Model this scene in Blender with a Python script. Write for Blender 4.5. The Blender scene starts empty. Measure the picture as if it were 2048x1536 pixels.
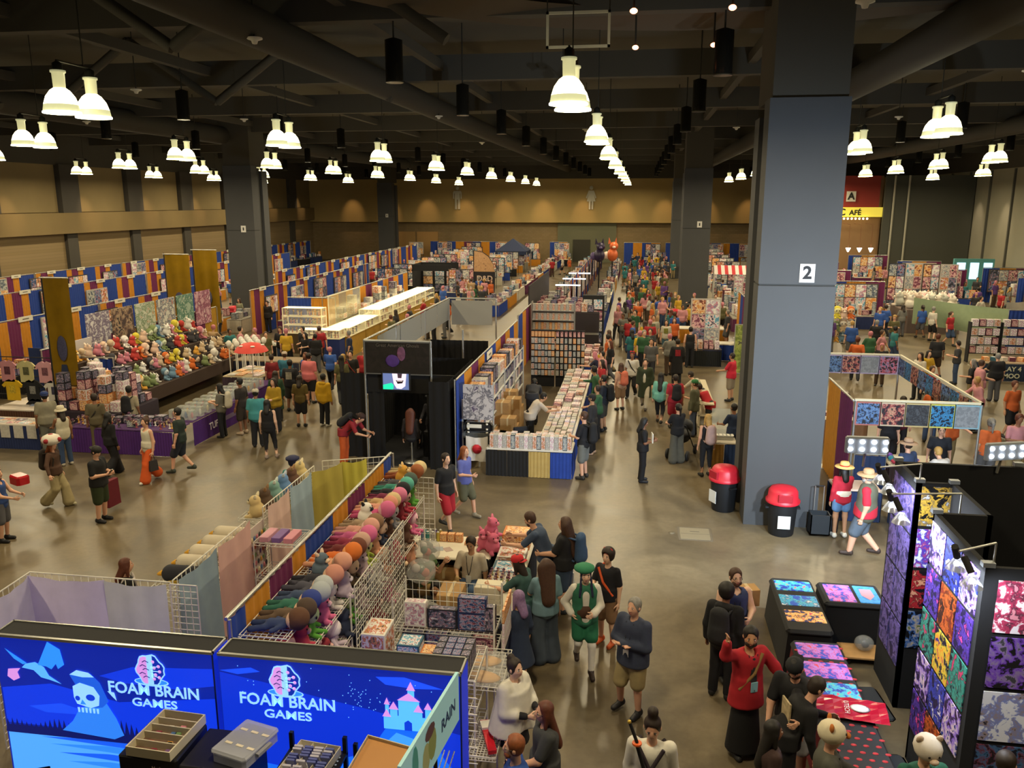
import bpy, bmesh, math, random
import numpy as np
from mathutils import Vector, Matrix, Euler
random.seed(7); rng = np.random.default_rng(7)
scene = bpy.context.scene; COL = scene.collection
PI = math.pi; R = math.radians
# ---------------------------------------------------------------- camera
cam = bpy.data.cameras.new('camera'); camo = bpy.data.objects.new('camera', cam); COL.objects.link(camo)
cam.sensor_width = 36; cam.lens = 1650 / 2048 * 36; cam.clip_end = 400
camo.location = (0, 0, 7); camo.rotation_euler = (R(90 - 12.507), 0, R(8.613))
scene.camera = camo
# ---------------------------------------------------------------- world, exposure
w = bpy.data.worlds.new('world'); scene.world = w; w.use_nodes = True
w.node_tree.nodes['Background'].inputs[0].default_value = (.55, .6, .7, 1)
w.node_tree.nodes['Background'].inputs[1].default_value = .02
scene.view_settings.view_transform = 'Standard'; scene.view_settings.look = 'None'
scene.view_settings.gamma = 1; scene.view_settings.use_curve_mapping = False
scene.view_settings.exposure = 0.35
LAMP_W = 290; LAMP_C = (1, .83, .53)
def light(kind, loc, power, color, rot=None, size=.5, **kw):
    d = bpy.data.lights.new('lamp_light', kind); o = bpy.data.objects.new('lamp_light', d)
    o.location = loc; d.energy = power; d.color = color
    if kind == 'AREA': d.shape = kw.get('shape', 'DISK'); d.size = size; d.size_y = kw.get('sy', size)
    else: d.shadow_soft_size = size
    if kind == 'SPOT': d.spot_size = kw.get('angle', 1.2); d.spot_blend = kw.get('blend', .6)
    if rot: o.rotation_euler = rot
    COL.objects.link(o); return o
# ---------------------------------------------------------------- materials
MATS = {}
def lin(c):
    return tuple(((v / 12.92) if v <= .04045 else ((v + .055) / 1.055) ** 2.4) for v in c)
def hexc(h):
    h = h.lstrip('#'); h = h if len(h) == 6 else ''.join(c * 2 for c in h); return lin(tuple(int(h[i:i + 2], 16) / 255 for i in (0, 2, 4)))
def mat(col, rough=.7, metal=0., emit=0., noise=0., scale=20., bump=0., alpha=1., trans=0., name=None, ecol=None):
    key = (col, rough, metal, emit, noise, scale, bump, alpha, trans, ecol)
    if key in MATS: return MATS[key]
    c = hexc(col) if isinstance(col, str) else col
    m = bpy.data.materials.new(name or 'surface_' + str(len(MATS))); m.use_nodes = True
    nt = m.node_tree; b = nt.nodes['Principled BSDF']
    b.inputs['Base Color'].default_value = (*c, 1); b.inputs['Roughness'].default_value = rough
    b.inputs['Metallic'].default_value = metal
    if emit:
        b.inputs['Emission Color'].default_value = (*(hexc(ecol) if ecol else c), 1); b.inputs['Emission Strength'].default_value = emit
    if alpha < 1: b.inputs['Alpha'].default_value = alpha
    if trans: b.inputs['Transmission Weight'].default_value = trans
    if noise or bump:
        tc = nt.nodes.new('ShaderNodeTexCoord'); n = nt.nodes.new('ShaderNodeTexNoise'); n.inputs['Scale'].default_value = scale
        n.inputs['Detail'].default_value = 3
        nt.links.new(tc.outputs['Object'], n.inputs['Vector'])
        if noise:
            mx = nt.nodes.new('ShaderNodeMix'); mx.data_type = 'RGBA'; mx.blend_type = 'MULTIPLY'
            rp = nt.nodes.new('ShaderNodeValToRGB'); rp.color_ramp.elements[0].position = .3; rp.color_ramp.elements[1].position = .7
            rp.color_ramp.elements[0].color = (1 - noise,) * 3 + (1,)
            nt.links.new(n.outputs['Fac'], rp.inputs[0]); mx.inputs[0].default_value = 1
            mx.inputs[6].default_value = (*c, 1); nt.links.new(rp.outputs[0], mx.inputs[7]); nt.links.new(mx.outputs[2], b.inputs['Base Color'])
        if bump:
            bp = nt.nodes.new('ShaderNodeBump'); bp.inputs['Strength'].default_value = bump; bp.inputs['Distance'].default_value = .02
            nt.links.new(n.outputs['Fac'], bp.inputs['Height']); nt.links.new(bp.outputs[0], b.inputs['Normal'])
    MATS[key] = m; return m
def art(cols, scale=3., seed=0., emit=0., rough=.5):
    """printed artwork: soft patches of several inks"""
    key = ('art', tuple(cols), scale, seed, emit, rough)
    if key in MATS: return MATS[key]
    m = bpy.data.materials.new('printed_art_' + str(len(MATS))); m.use_nodes = True; nt = m.node_tree; b = nt.nodes['Principled BSDF']
    tc = nt.nodes.new('ShaderNodeTexCoord'); mp = nt.nodes.new('ShaderNodeMapping'); mp.inputs['Location'].default_value = (seed, seed * 1.7, seed * .6)
    n = nt.nodes.new('ShaderNodeTexNoise'); n.inputs['Scale'].default_value = scale * 1.5; n.inputs['Detail'].default_value = 8; n.inputs['Roughness'].default_value = .62; n.inputs['Distortion'].default_value = .4
    rp = nt.nodes.new('ShaderNodeValToRGB'); rp.color_ramp.interpolation = 'LINEAR'
    es = rp.color_ramp.elements
    for i, c in enumerate(cols):
        e = es[i] if i < 2 else es.new(.5)
        e.position = .445 + .2 * i / len(cols); e.color = (*hexc(c), 1)
    nt.links.new(tc.outputs['Object'], mp.inputs[0]); nt.links.new(mp.outputs[0], n.inputs['Vector']); nt.links.new(n.outputs['Fac'], rp.inputs[0])
    nt.links.new(rp.outputs[0], b.inputs['Base Color']); b.inputs['Roughness'].default_value = rough
    if emit: nt.links.new(rp.outputs[0], b.inputs['Emission Color']); b.inputs['Emission Strength'].default_value = emit
    MATS[key] = m; return m
# ---------------------------------------------------------------- mesh builder
class MB:
    def __init__(s): s.v = []; s.f = []; s.mi = []; s.ms = []; s.sm = []
    def _m(s, m):
        if m not in s.ms: s.ms.append(m)
        return s.ms.index(m)
    def add(s, vs, fs, m=None, smooth=False):
        o = len(s.v); s.v += [tuple(v) for v in vs]; s.f += [tuple(i + o for i in f) for f in fs]
        k = s._m(m); s.mi += [k] * len(fs); s.sm += [smooth] * len(fs); return s
    def box(s, a, b, m=None, rz=0, org=None):
        (x0, y0, z0), (x1, y1, z1) = a, b
        vs = [(x, y, z) for z in (z0, z1) for y in (y0, y1) for x in (x0, x1)]
        if rz:
            ox, oy = org or ((x0 + x1) / 2, (y0 + y1) / 2); c, n = math.cos(rz), math.sin(rz)
            vs = [(ox + (x - ox) * c - (y - oy) * n, oy + (x - ox) * n + (y - oy) * c, z) for x, y, z in vs]
        return s.add(vs, [(0, 2, 3, 1), (4, 5, 7, 6), (0, 1, 5, 4), (2, 6, 7, 3), (0, 4, 6, 2), (1, 3, 7, 5)], m)
    def cbox(s, c, d, m=None, rz=0): 
        return s.box([c[i] - d[i] / 2 for i in range(3)], [c[i] + d[i] / 2 for i in range(3)], m, rz)
    def bbox(s, a, b, bev, m=None):
        """box with chamfered vertical edges and top"""
        (x0, y0, z0), (x1, y1, z1) = a, b
        def rg(k, z): 
            return [(x0 + k, y0 + (bev if k == 0 else k), z), (x0 + bev, y0 + k, z), (x1 - bev, y0 + k, z), (x1 - k, y0 + bev, z), (x1 - k, y1 - bev, z), (x1 - bev, y1 - k, z), (x0 + bev, y1 - k, z), (x0 + k, y1 - bev, z)]
        rs = [rg(0, z0), rg(0, z1 - bev * .7), rg(bev * .6, z1)]
        vs = sum(rs, []); fs = [tuple(range(7, -1, -1)), tuple(range(16, 24))]
        for j in range(2): fs += [(j * 8 + i, j * 8 + (i + 1) % 8, j * 8 + 8 + (i + 1) % 8, j * 8 + 8 + i) for i in range(8)]
        return s.add(vs, fs, m)
    def lathe(s, prof, m=None, n=16, c=(0, 0, 0), sx=1, sy=1, smooth=True, cap=True):
        vs = []; fs = []
        for r, z in prof: vs += [(c[0] + sx * r * math.cos(2 * PI * i / n), c[1] + sy * r * math.sin(2 * PI * i / n), c[2] + z) for i in range(n)]
        for j in range(len(prof) - 1): fs += [(j * n + i, j * n + (i + 1) % n, (j + 1) * n + (i + 1) % n, (j + 1) * n + i) for i in range(n)]
        s.add(vs, fs, m, smooth)
        if cap:
            k = len(prof) - 1
            if prof[0][0] > 1e-4: s.add(vs[:n], [tuple(range(n - 1, -1, -1))], m)
            if prof[-1][0] > 1e-4: s.add(vs[k * n:], [tuple(range(n))], m)
        return s
    def cyl(s, a, b, r, m=None, n=8, r2=None, smooth=True):
        a = Vector(a); b = Vector(b); d = (b - a); L = d.length
        if L < 1e-6: return s
        q = d.to_track_quat('Z', 'Y').to_matrix(); r2 = r if r2 is None else r2
        vs = [a + q @ Vector((r * math.cos(2 * PI * i / n), r * math.sin(2 * PI * i / n), 0)) for i in range(n)] + \
             [b + q @ Vector((r2 * math.cos(2 * PI * i / n), r2 * math.sin(2 * PI * i / n), 0)) for i in range(n)]
        s.add(vs, [(i, (i + 1) % n, n + (i + 1) % n, n + i) for i in range(n)], m, smooth)
        s.add(vs, [tuple(range(n - 1, -1, -1)), tuple(range(n, 2 * n))], m); return s
    def tube(s, pts, r, m=None, n=6):
        for a, b in zip(pts, pts[1:]): s.cyl(a, b, r, m, n)
        return s
    def ell(s, c, d, m=None, n=10, k=6, rot=None):
        vs = []; fs = []
        for j in range(k + 1):
            t = -PI / 2 + PI * j / k
            for i in range(n):
                p = Vector((d[0] * math.cos(t) * math.cos(2 * PI * i / n), d[1] * math.cos(t) * math.sin(2 * PI * i / n), d[2] * math.sin(t)))
                if rot is not None: p = rot @ p
                vs.append((c[0] + p[0], c[1] + p[1], c[2] + p[2]))
        for j in range(k): fs += [(j * n + i, j * n + (i + 1) % n, (j + 1) * n + (i + 1) % n, (j + 1) * n + i) for i in range(n)]
        return s.add(vs, fs, m, True)
    def quad(s, a, b, c, d, m=None): return s.add([a, b, c, d], [(0, 1, 2, 3)], m)
    def prism(s, poly, y0, y1, m=None, ax='y'):
        """poly of (x,z) extruded along y (or x/z)"""
        n = len(poly)
        f = {'y': lambda p, t: (p[0], t, p[1]), 'x': lambda p, t: (t, p[0], p[1]), 'z': lambda p, t: (p[0], p[1], t)}[ax]
        vs = [f(p, y0) for p in poly] + [f(p, y1) for p in poly]
        return s.add(vs, [tuple(range(n - 1, -1, -1)) if ax != 'y' else tuple(range(n)), tuple(range(n, 2 * n)) if ax != 'y' else tuple(range(2 * n - 1, n - 1, -1))] +
                     [(i, (i + 1) % n, n + (i + 1) % n, n + i) if ax != 'y' else (i, n + i, n + (i + 1) % n, (i + 1) % n) for i in range(n)], m)
    def mesh(s, name):
        me = bpy.data.meshes.new(name); me.from_pydata(s.v, [], s.f)
        for m in s.ms: me.materials.append(m)
        me.polygons.foreach_set('material_index', s.mi); me.polygons.foreach_set('use_smooth', s.sm); me.update(); return me
    def obj(s, name, parent=None, loc=None, rz=0):
        o = bpy.data.objects.new(name, s.mesh(name)); COL.objects.link(o)
        if loc: o.location = loc
        if rz: o.rotation_euler.z = rz
        if parent: o.parent = parent
        return o
def tag(o, label=None, cat=None, group=None, kind=None):
    if label: o['label'] = label
    if cat: o['category'] = cat
    if group: o['group'] = group
    if kind: o['kind'] = kind
    return o
def thing(name, label, cat, loc=(0, 0, 0), rz=0, group=None, kind=None):
    o = bpy.data.objects.new(name, None); COL.objects.link(o); o.location = loc; o.rotation_euler.z = rz
    o.empty_display_size = .1
    return tag(o, label, cat, group, kind)
def struct(o): o['kind'] = 'structure'; return o
def dup(root, loc=None, rz=None, label=None, group=None, sc=None, mats=None):
    """copy a thing with its parts and sub-parts; mats maps part names to materials of the copy"""
    kids = {}
    for ob in list(root.children): kids.setdefault(root, []).append(ob)
    r = root.copy(); COL.objects.link(r)
    if loc is not None: r.location = loc
    if rz is not None: r.rotation_euler.z = rz
    if sc is not None: r.scale = (sc,) * 3 if not isinstance(sc, tuple) else sc
    if label: r['label'] = label
    if group: r['group'] = group
    def setm(o):
        st = o.name.split('.')[0]
        if mats and st in mats and o.material_slots:
            o.material_slots[0].link = 'OBJECT'; o.material_slots[0].material = mats[st]
    setm(r)
    for ch in list(root.children):
        c = ch.copy(); COL.objects.link(c); c.parent = r; setm(c)
        for g in list(ch.children):
            d = g.copy(); COL.objects.link(d); d.parent = c; setm(d)
    return r
def child(o, p): o.parent = p; return o
def text(s, size, m, name, parent=None, loc=(0, 0, 0), rot=(0, 0, 0), ext=.002, align='CENTER', bold=0, sx=1):
    cu = bpy.data.curves.new(name, 'FONT'); cu.body = s; cu.size = size; cu.extrude = ext; cu.align_x = align; cu.align_y = 'CENTER'; cu.offset = bold
    cu.resolution_u = 3
    o = bpy.data.objects.new(name, cu); COL.objects.link(o)
    dg = bpy.context.evaluated_depsgraph_get(); me = bpy.data.meshes.new_from_object(o.evaluated_get(dg))
    bpy.data.objects.remove(o); me.materials.clear(); me.materials.append(m)
    o = bpy.data.objects.new(name, me); COL.objects.link(o); o.location = loc; o.rotation_euler = rot; o.scale.x = sx
    if parent: o.parent = parent
    return o
# ---------------------------------------------------------------- the hall
def floor_mat():
    m = bpy.data.materials.new('polished_concrete'); m.use_nodes = True; nt = m.node_tree; b = nt.nodes['Principled BSDF']; L = nt.links.new
    tc = nt.nodes.new('ShaderNodeTexCoord')
    n1 = nt.nodes.new('ShaderNodeTexNoise'); n1.inputs['Scale'].default_value = .55; n1.inputs['Detail'].default_value = 7; n1.inputs['Roughness'].default_value = .62; n1.inputs['Distortion'].default_value = .8
    n2 = nt.nodes.new('ShaderNodeTexNoise'); n2.inputs['Scale'].default_value = .16; n2.inputs['Detail'].default_value = 4
    n3 = nt.nodes.new('ShaderNodeTexNoise'); n3.inputs['Scale'].default_value = 9; n3.inputs['Detail'].default_value = 5
    for n in (n1, n2, n3): L(tc.outputs['Object'], n.inputs['Vector'])
    r1 = nt.nodes.new('ShaderNodeValToRGB'); e = r1.color_ramp.elements
    e[0].position = .32; e[0].color = (*hexc('#595040'), 1); e[1].position = .68; e[1].color = (*hexc('#7e725a'), 1)
    x = e.new(.5); x.color = (*hexc('#6c614c'), 1)
    r2 = nt.nodes.new('ShaderNodeValToRGB'); e = r2.color_ramp.elements
    e[0].position = .35; e[0].color = (.80, .76, .70, 1); e[1].position = .65; e[1].color = (1, 1, 1, 1)
    r3 = nt.nodes.new('ShaderNodeValToRGB'); e = r3.color_ramp.elements
    e[0].position = .3; e[0].color = (.88, .86, .84, 1); e[1].position = .6; e[1].color = (1, 1, 1, 1)
    def mul(a, c):
        k = nt.nodes.new('ShaderNodeMix'); k.data_type = 'RGBA'; k.blend_type = 'MULTIPLY'; k.inputs[0].default_value = 1; L(a, k.inputs[6]); L(c, k.inputs[7]); return k.outputs[2]
    L(n1.outputs['Fac'], r1.inputs[0]); L(n2.outputs['Fac'], r2.inputs[0]); L(n3.outputs['Fac'], r3.inputs[0])
    L(mul(mul(r1.outputs[0], r2.outputs[0]), r3.outputs[0]), b.inputs['Base Color'])
    rr = nt.nodes.new('ShaderNodeMapRange'); rr.inputs[3].default_value = .22; rr.inputs[4].default_value = .5; L(n1.outputs['Fac'], rr.inputs[0]); L(rr.outputs[0], b.inputs['Roughness'])
    b.inputs['Specular IOR Level'].default_value = .4
    return m
def brick_mat(col, col2):
    m = bpy.data.materials.new('block_wall_' + col[1:]); m.use_nodes = True; nt = m.node_tree; b = nt.nodes['Principled BSDF']; L = nt.links.new
    tc = nt.nodes.new('ShaderNodeTexCoord'); mp = nt.nodes.new('ShaderNodeMapping'); mp.inputs['Rotation'].default_value = (R(90), 0, 0)
    br = nt.nodes.new('ShaderNodeTexBrick'); br.inputs['Scale'].default_value = 1; br.inputs['Brick Width'].default_value = .41; br.inputs['Row Height'].default_value = .2; br.inputs['Mortar Size'].default_value = .008
    br.inputs['Color1'].default_value = (*hexc(col), 1); br.inputs['Color2'].default_value = (*hexc(col2), 1); br.inputs['Mortar'].default_value = (*[v * .7 for v in hexc(col)], 1)
    L(tc.outputs['Object'], mp.inputs[0]); L(mp.outputs[0], br.inputs[0]); L(br.outputs[0], b.inputs['Base Color']); b.inputs['Roughness'].default_value = .9
    return m
FLOOR = floor_mat(); BRICK = brick_mat('#8a7756', '#84714f'); BRICKX = BRICK
PANEL = mat('#877650', .9, noise=.12, scale=.5); BAND = mat('#7a6842', .85, noise=.08, scale=.6); PIL = mat('#45413a', .85, noise=.1, scale=.7)
BLACKC = mat('#464238', .9); COLP = mat('#454647', .75, noise=.06, scale=1.2); COLD = mat('#32322f', .8)
o = struct(MB().box((-48, -6, -.2), (34, 104, 0), FLOOR).obj('floor')); tag(o, 'polished mottled concrete exhibition hall floor', 'floor')
# floor joints and the hatch plate
m = MB()
o = struct(MB().box((-39.9, 12, 0), (-39.5, 98.5, 9.45), BRICKX).obj('wall_left')); tag(o, 'tan block side wall along the left of the hall', 'wall')
lw = o
child(MB().box((-39.5, 12, 4.8), (-38.9, 98, 6.2), BAND).obj('ledge_band'), lw)
for k in range(11):
    y = 14.5 + k * 7.62
    child(MB().box((-39.5, y, 6.2), (-39.1, y + 1.9, 9.45), PIL).obj('pilaster'), lw)
    child(MB().box((-39.5, y + .3, 0), (-39.25, y + 1.4, 4.8), PIL).obj('pilaster'), lw)
    child(MB().box((-39.5, y + 2.0, 6.25), (-39.42, y + 7.5, 9.45), PANEL).obj('wall_panel'), lw)
bw = struct(MB().box((-40, 98, 0), (32, 98.4, 9.55), BRICK).obj('wall_back')); tag(bw, 'tan block wall at the far end of the hall', 'wall')
child(MB().box((-39.5, 97.2, 4.55), (31, 98, 9.55), mat('#b39a62', .9, noise=.1, scale=.4)).obj('upper_fascia'), bw)
child(MB().box((-9.4, 97.8, 0), (-2.6, 98, 4.55), mat('#6f7058', .9, noise=.1)).obj('door_panel'), bw)
for x in (-29.2, -26.4): child(MB().box((x, 97.85, 0), (x + 2.6, 98, 3.4), mat('#a58350', .8)).obj('loading_door'), bw)
child(MB().box((-7.6, 97.7, 0), (-5.6, 97.8, 2.6), mat('#3a392f', .8)).obj('door_leaf'), bw)
rw = struct(MB().box((29, 30, 0), (29.4, 99, 9.6), mat('#94907c', .9, noise=.1, scale=.5)).obj('wall_right')); tag(rw, 'grey green folding partition wall on the right', 'wall')
for k in range(15): child(MB().box((28.85, 31 + k * 4.5, 0), (29, 31 + k * 4.5 + .18, 9.5), mat('#54534a', .8)).obj('partition_joint'), rw)
for a, b in (((-40.2, 12, 9.4), (-39.3, 98.5, 12.3)), ((-40, 97.1, 9.5), (32, 98.4, 12.3)), ((28.9, 30, 9.55), (29.5, 99, 12.3))): child(MB().box(a, b, BLACKC).obj('upper_wall'), bw)
# cafe corner
cw = struct(MB().box((14, 80, 0), (21.5, 80.4, 9.2), mat('#8a6a45', .85)).obj('wall_cafe')); tag(cw, 'brown cafe wall with red upper fascia', 'wall')
child(MB().box((13.8, 79.8, 6.2), (21.2, 80, 9.2), mat('#8d2b1f', .7)).obj('red_fascia'), cw)
child(MB().box((21.5, 79.2, 0), (28.9, 79.6, 9.2), mat('#4a4b42', .85)).obj('dark_panel'), cw)
for x in (22.2, 23.4): child(MB().cyl((x, 79.0, 0), (x, 79.0, 9.2), .09, mat('#a8a592', .5)).obj('conduit_pipe'), cw)
cs = thing('cafe_sign', 'yellow cafe sign with black capital letters below the red fascia', 'sign', (17.75, 79.55, 5.6))
MB().box((-1.2, 0, 0), (3.9, .12, .85), mat('#d8c545', .6, emit=.5)).obj('board', cs)
text('C', .82, mat('#1c1a10'), 'letter', cs, (0.3, -.02, .4), (R(90), 0, 0), .01, bold=.02)
text('AFÉ', .62, mat('#1c1a10'), 'letters', cs, (1.42, -.02, .36), (R(90), 0, 0), .01, bold=.02)
a = thing('hall_letter_plate', 'white plate with a black letter A on the red fascia', 'sign', (18.75, 79.7, 7.4))
MB().box((-.4, 0, -.45), (.4, .05, .45), mat('#d8d4c4', .7)).obj('plate', a); text('A', .85, mat('#1a1a18'), 'letter', a, (0, -.02, 0), (R(90), 0, 0), .008, bold=.03)
bulb = mat('#ffe9b8', .5, emit=6)
for i in range(11):
    tag(MB().ell((16.9 + i * .33, 79.4, 5.45 - .0 * i), (.09, .09, .09), bulb, 8, 5).obj('festoon_bulb'), 'round warm bulb in the string under the cafe sign', 'bulb', 'cafe festoon bulbs')
for i in range(4):
    t = thing('pendant_light', 'small white cone pendant hanging in front of the cafe counter', 'pendant lamp', (17.4 + i * .95, 77.5, 2.6), group='cafe pendant lamps')
    MB().lathe([(.22, .35), (.2, .3), (.05, 0)], mat('#fff4dc', .5, emit=7), 10).obj('shade', t); MB().tube([(0, 0, .35), (0, 0, 2.4), (0, 2.6, 2.4)], .015, mat('#7a4a30')).obj('cord', t)
# ceiling: deck, beams, ducts
ce = struct(MB().box((-48, -6, 12.3), (34, 104, 12.5), mat('#4a463b', .95)).obj('ceiling')); tag(ce, 'dark painted ceiling deck with beams and ducts', 'ceiling')
for k in range(10): child(MB().box((-40, 9.4 + k * 9.4, 10.9), (32, 9.8 + k * 9.4, 11.7), BLACKC).obj('beam'), ce)
for x in (-37, -30, -22.5, -15, -6.8, 3.2, 11.4, 19, 26): child(MB().box((x, 8, 11.2), (x + .25, 98, 11.5), BLACKC).obj('joist'), ce)
gm = mat('#35322a', .8)
for x, r, z in ((-8.2, .42, 10.6), (-24, .5, 10.7), (6.4, .45, 10.5), (18.5, .45, 10.7)): child(MB().cyl((x, 6, z), (x, 97, z), r, gm, 14).obj('duct'), ce)
child(MB().cyl((2.4, 8.8, 10.6), (10.5, 8.8 + 4, 11.0), .12, mat('#4a463d', .5)).obj('conduit'), ce)
# zig-zag web members of the roof trusses
for (y0, xs) in ((17.5, (-22, -16, -10)), (27, (-28, -20, -14)), (16, (8, 14))):
    for x in xs:
        child(MB().cyl((x, y0, 10.2), (x + 3, y0, 12.2), .14, BLACKC, 6).obj('truss_web'), ce)
        child(MB().cyl((x + 3, y0, 12.2), (x + 6, y0, 10.2), .14, BLACKC, 6).obj('truss_web'), ce)
# ring modelling the lobby ceiling's reflection in the window glass
ring = MB(); n = 48
for (r0, r1, z0, z1) in ((7.2, 8.6, 11.05, 10.85), (8.6, 8.6, 10.85, 11.6)):
    vs = [(r * math.cos(2 * PI * i / n), r * math.sin(2 * PI * i / n), z) for r, z in ((r0, z0), (r1, z1)) for i in range(n)]
    ring.add(vs, [(i, n + i, n + (i + 1) % n, (i + 1) % n) for i in range(n)], mat('#4b4030', .9), True)
child(ring.obj('reflected_ring', None, (1.5, 12.2, 0)), ce)
# ---------------------------------------------------------------- columns
def column(x0, y0, wd, dp, label, plate=None, top=9.0):
    c = struct(thing('column', label, 'column', (x0, y0, 0)))
    MB().box((0, 0, 0), (wd, dp * .34, 5.28), COLP).obj('column_face', c)
    MB().box((0, 0, 5.32), (wd, dp * .34, top), COLP).obj('column_face', c)
    MB().box((0, dp * .66, 0), (wd, dp, top - .25), COLP).obj('column_face', c)
    MB().box((.06, dp * .34, 0), (wd - .06, dp * .46, top - .5), COLP).obj('side_strip', c)
    MB().box((.14, dp * .46, 0), (wd - .14, dp * .66, top - .1), COLD).obj('recess_channel', c)
    MB().box((.02, .02, 5.28), (wd - .02, dp * .33, 5.32), COLD).obj('joint', c)
    MB().box((.05, .05, top), (wd - .05, dp - .05, 12.3), BLACKC).obj('column_head', c)
    if plate:
        MB().box((wd * .52, -.02, plate[0]), (wd * .52 + .3, 0, plate[0] + .38), mat('#d9d8d2', .6)).obj('number_plate', c)
        if plate[1]: text(plate[1], .36, mat('#17181a'), 'number', c, (wd * .52 + .15, -.022, plate[0] + .19), (R(90), 0, 0), .003, bold=.012)
        else: MB().box((wd * .52 + .11, -.025, plate[0] + .1), (wd * .52 + .19, -.02, plate[0] + .28), mat('#333')).obj('number_mark', c)
    return c
column(2.49, 17.77, 1.55, 2.1, 'tall grey square column with number plate beside the red lidded bins', (5.36, '2'))
column(2.72, 54.4, 1.75, 2.1, 'grey square column in the crowded middle aisle', (5.36, None))
column(2.95, 78, 1.75, 2.1, 'far grey column partly hidden behind the middle aisle column', (5.36, None))
column(-24.1, 46.5, 1.75, 2.1, 'dark grey column beside the glass display cases on the left', (5.2, None))
column(-29.3, 92, 1.75, 2.1, 'far dark grey column standing before the back wall on the left', (5.2, None))
# ---------------------------------------------------------------- pendant lamps
GL = mat('#fff6d8', .3, emit=5.5, ecol='#fff0c0'); GL2 = mat('#d8d6a8', .3, emit=.75, ecol='#e0dca0'); NK = mat('#c9c8a8', .25, emit=.35, ecol='#d8d6a0'); DK = mat('#3a3932', .5, metal=.6)
def pendant():
    t = thing('pendant_lamp', 'x', 'pendant lamp', (0, 0, 0), group='twin bell pendant lamps over the hall')
    for s in (-.48, .48):
        b = MB().lathe([(.31, .16), (.26, .31), (.18, .42), (.11, .47)], GL, 18, (0, s, 0), cap=False).lathe([(.33, 0), (.335, .03), (.31, .16)], GL2, 18, (0, s, 0), cap=False).obj('glass_bell', t)
        MB().lathe([(.33, 0), (.345, .0), (.345, .03), (.33, .035)], mat('#fffbe8', .3, emit=9), 18, (0, s, 0), cap=False).obj('rim', b)
        MB().lathe([(.11, .46), (.115, .74), (.14, .75), (.14, .79), (.05, .80)], NK, 12, (0, s, 0)).obj('neck', t)
        MB().lathe([(.09, .79), (.09, .92), (.03, .96)], DK, 10, (0, s, 0)).obj('ballast', t)
    MB().cyl((0, -.5, .97), (0, .5, .97), .02, DK).obj('cross_bar', t); MB().cyl((0, .3, .97), (0, .3, 3.7), .013, DK).obj('hanger_rod', t)
    return t
LP = pendant(); first = True
ROWS = {-1.3: (6, 15.7, 25.2, 34.6, 44, 53.5, 63, 72.5, 82, 91), -11.1: (6, 15.7, 25.5, 35.6, 45.6, 54, 63, 72.5, 82, 91), -18.8: (14.7, 24.3, 32.9, 41.5, 50.4, 59.3, 68, 77, 87),
        -26.6: (31.5, 40.9, 48.5, 57, 66, 75), -35: (41, 49.2, 57.2, 66, 75), 7.7: (6, 14.6, 23.8, 32.2, 41, 50, 59, 68, 77), 15.4: (31, 40.4, 47.5, 55, 62, 70, 78), 23: (42, 52, 62, 72)}
for x, ys in ROWS.items():
    for k, y in enumerate(ys):
        lab = 'glowing twin glass bell pendant lamp in the ' + ('aisle row' if x == -1.3 else 'left lamp rows' if x < 0 else 'right lamp rows')
        if x == -1.3 and k == 1: lab = 'nearest twin bell pendant lamp hanging over the middle aisle'
        if x == -11.1 and k == 1: lab = 'nearest twin bell pendant lamp at upper left'
        if x == 7.7 and k == 2: lab = 'twin bell pendant lamp nearest to the numbered column on its right'
        if x > 0 and y < 20 and k: pass
        if first: o = LP; o.location = (x, y, 8.65); o['label'] = lab; first = False
        else: o = dup(LP, (x, y, 8.65), None, lab)
        for s in (-.48, .48): light('AREA', (x, y + s, 8.67), LAMP_W / 2, LAMP_C, None, .46)
# ---------------------------------------------------------------- ceiling downlight cylinders, speakers
t = thing('cylinder_downlight', 'dark cylindrical downlight hanging from the ceiling', 'downlight', (0, 0, 0), group='cylinder downlights')
MB().lathe([(.2, 0), (.2, .9), (.05, .95)], mat('#35332c', .25, metal=.7), 14).obj('housing', t); MB().lathe([(.205, 0), (.205, .03), (.17, .03)], mat('#8d8a78', .3, metal=.8), 14, cap=False).obj('trim_ring', t)
MB().cyl((0, 0, .9), (0, 0, 2.76), .02, DK).obj('stem', t)
CY = t; first = True
for x in (1.65, -5.55, -14.9, -22.7, -30.8, 11.6, 19.2):
    for k in range(11):
        y = 19 + k * 7.4
        if x in (-14.9, -22.7, -30.8) and y < 20 - x * .15: continue
        if x > 2 and y < 25: continue
        if first: CY.location = (x, y, 9.6); first = False
        else: dup(CY, (x, y, 9.6))
t = thing('ceiling_speaker', 'small white round ceiling speaker', 'speaker', (0, 0, 0), group='white ceiling speakers')
MB().lathe([(.16, .06), (.16, .03), (.07, 0), (.05, -.06), (.01, -.07)], mat('#d9d6c6', .5), 12).obj('baffle', t); MB().cyl((0, 0, .05), (0, 0, 2.15), .015, DK).obj('stem', t)
SP = t; first = True
for x, y in ((-7.9, 17), (-2.4, 26), (-7.9, 33), (3.6, 15.5), (4, 26), (-15, 24), (-16, 33), (-23, 33), (-2.6, 40), (4.2, 40), (9.7, 24), (10, 36), (-9, 48), (-20, 46)):
    if first: SP.location = (x, y, 10.2); first = False
    else: dup(SP, (x, y, 10.2))
t = thing('ceiling_hoop', 'white rectangular frame hanging below the ceiling by the nearest aisle lamp', 'frame', (-1.29, 17.05, 9.9))
for a, b in (((-.62, -.02, 0), (.62, .02, .05)), ((-.62, -.02, .62), (.62, .02, .67)), ((-.62, -.02, 0), (-.57, .02, .67)), ((.57, -.02, 0), (.62, .02, .67))): MB().box(a, b, mat('#a8a696', .6)).obj('frame_bar', t)
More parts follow.
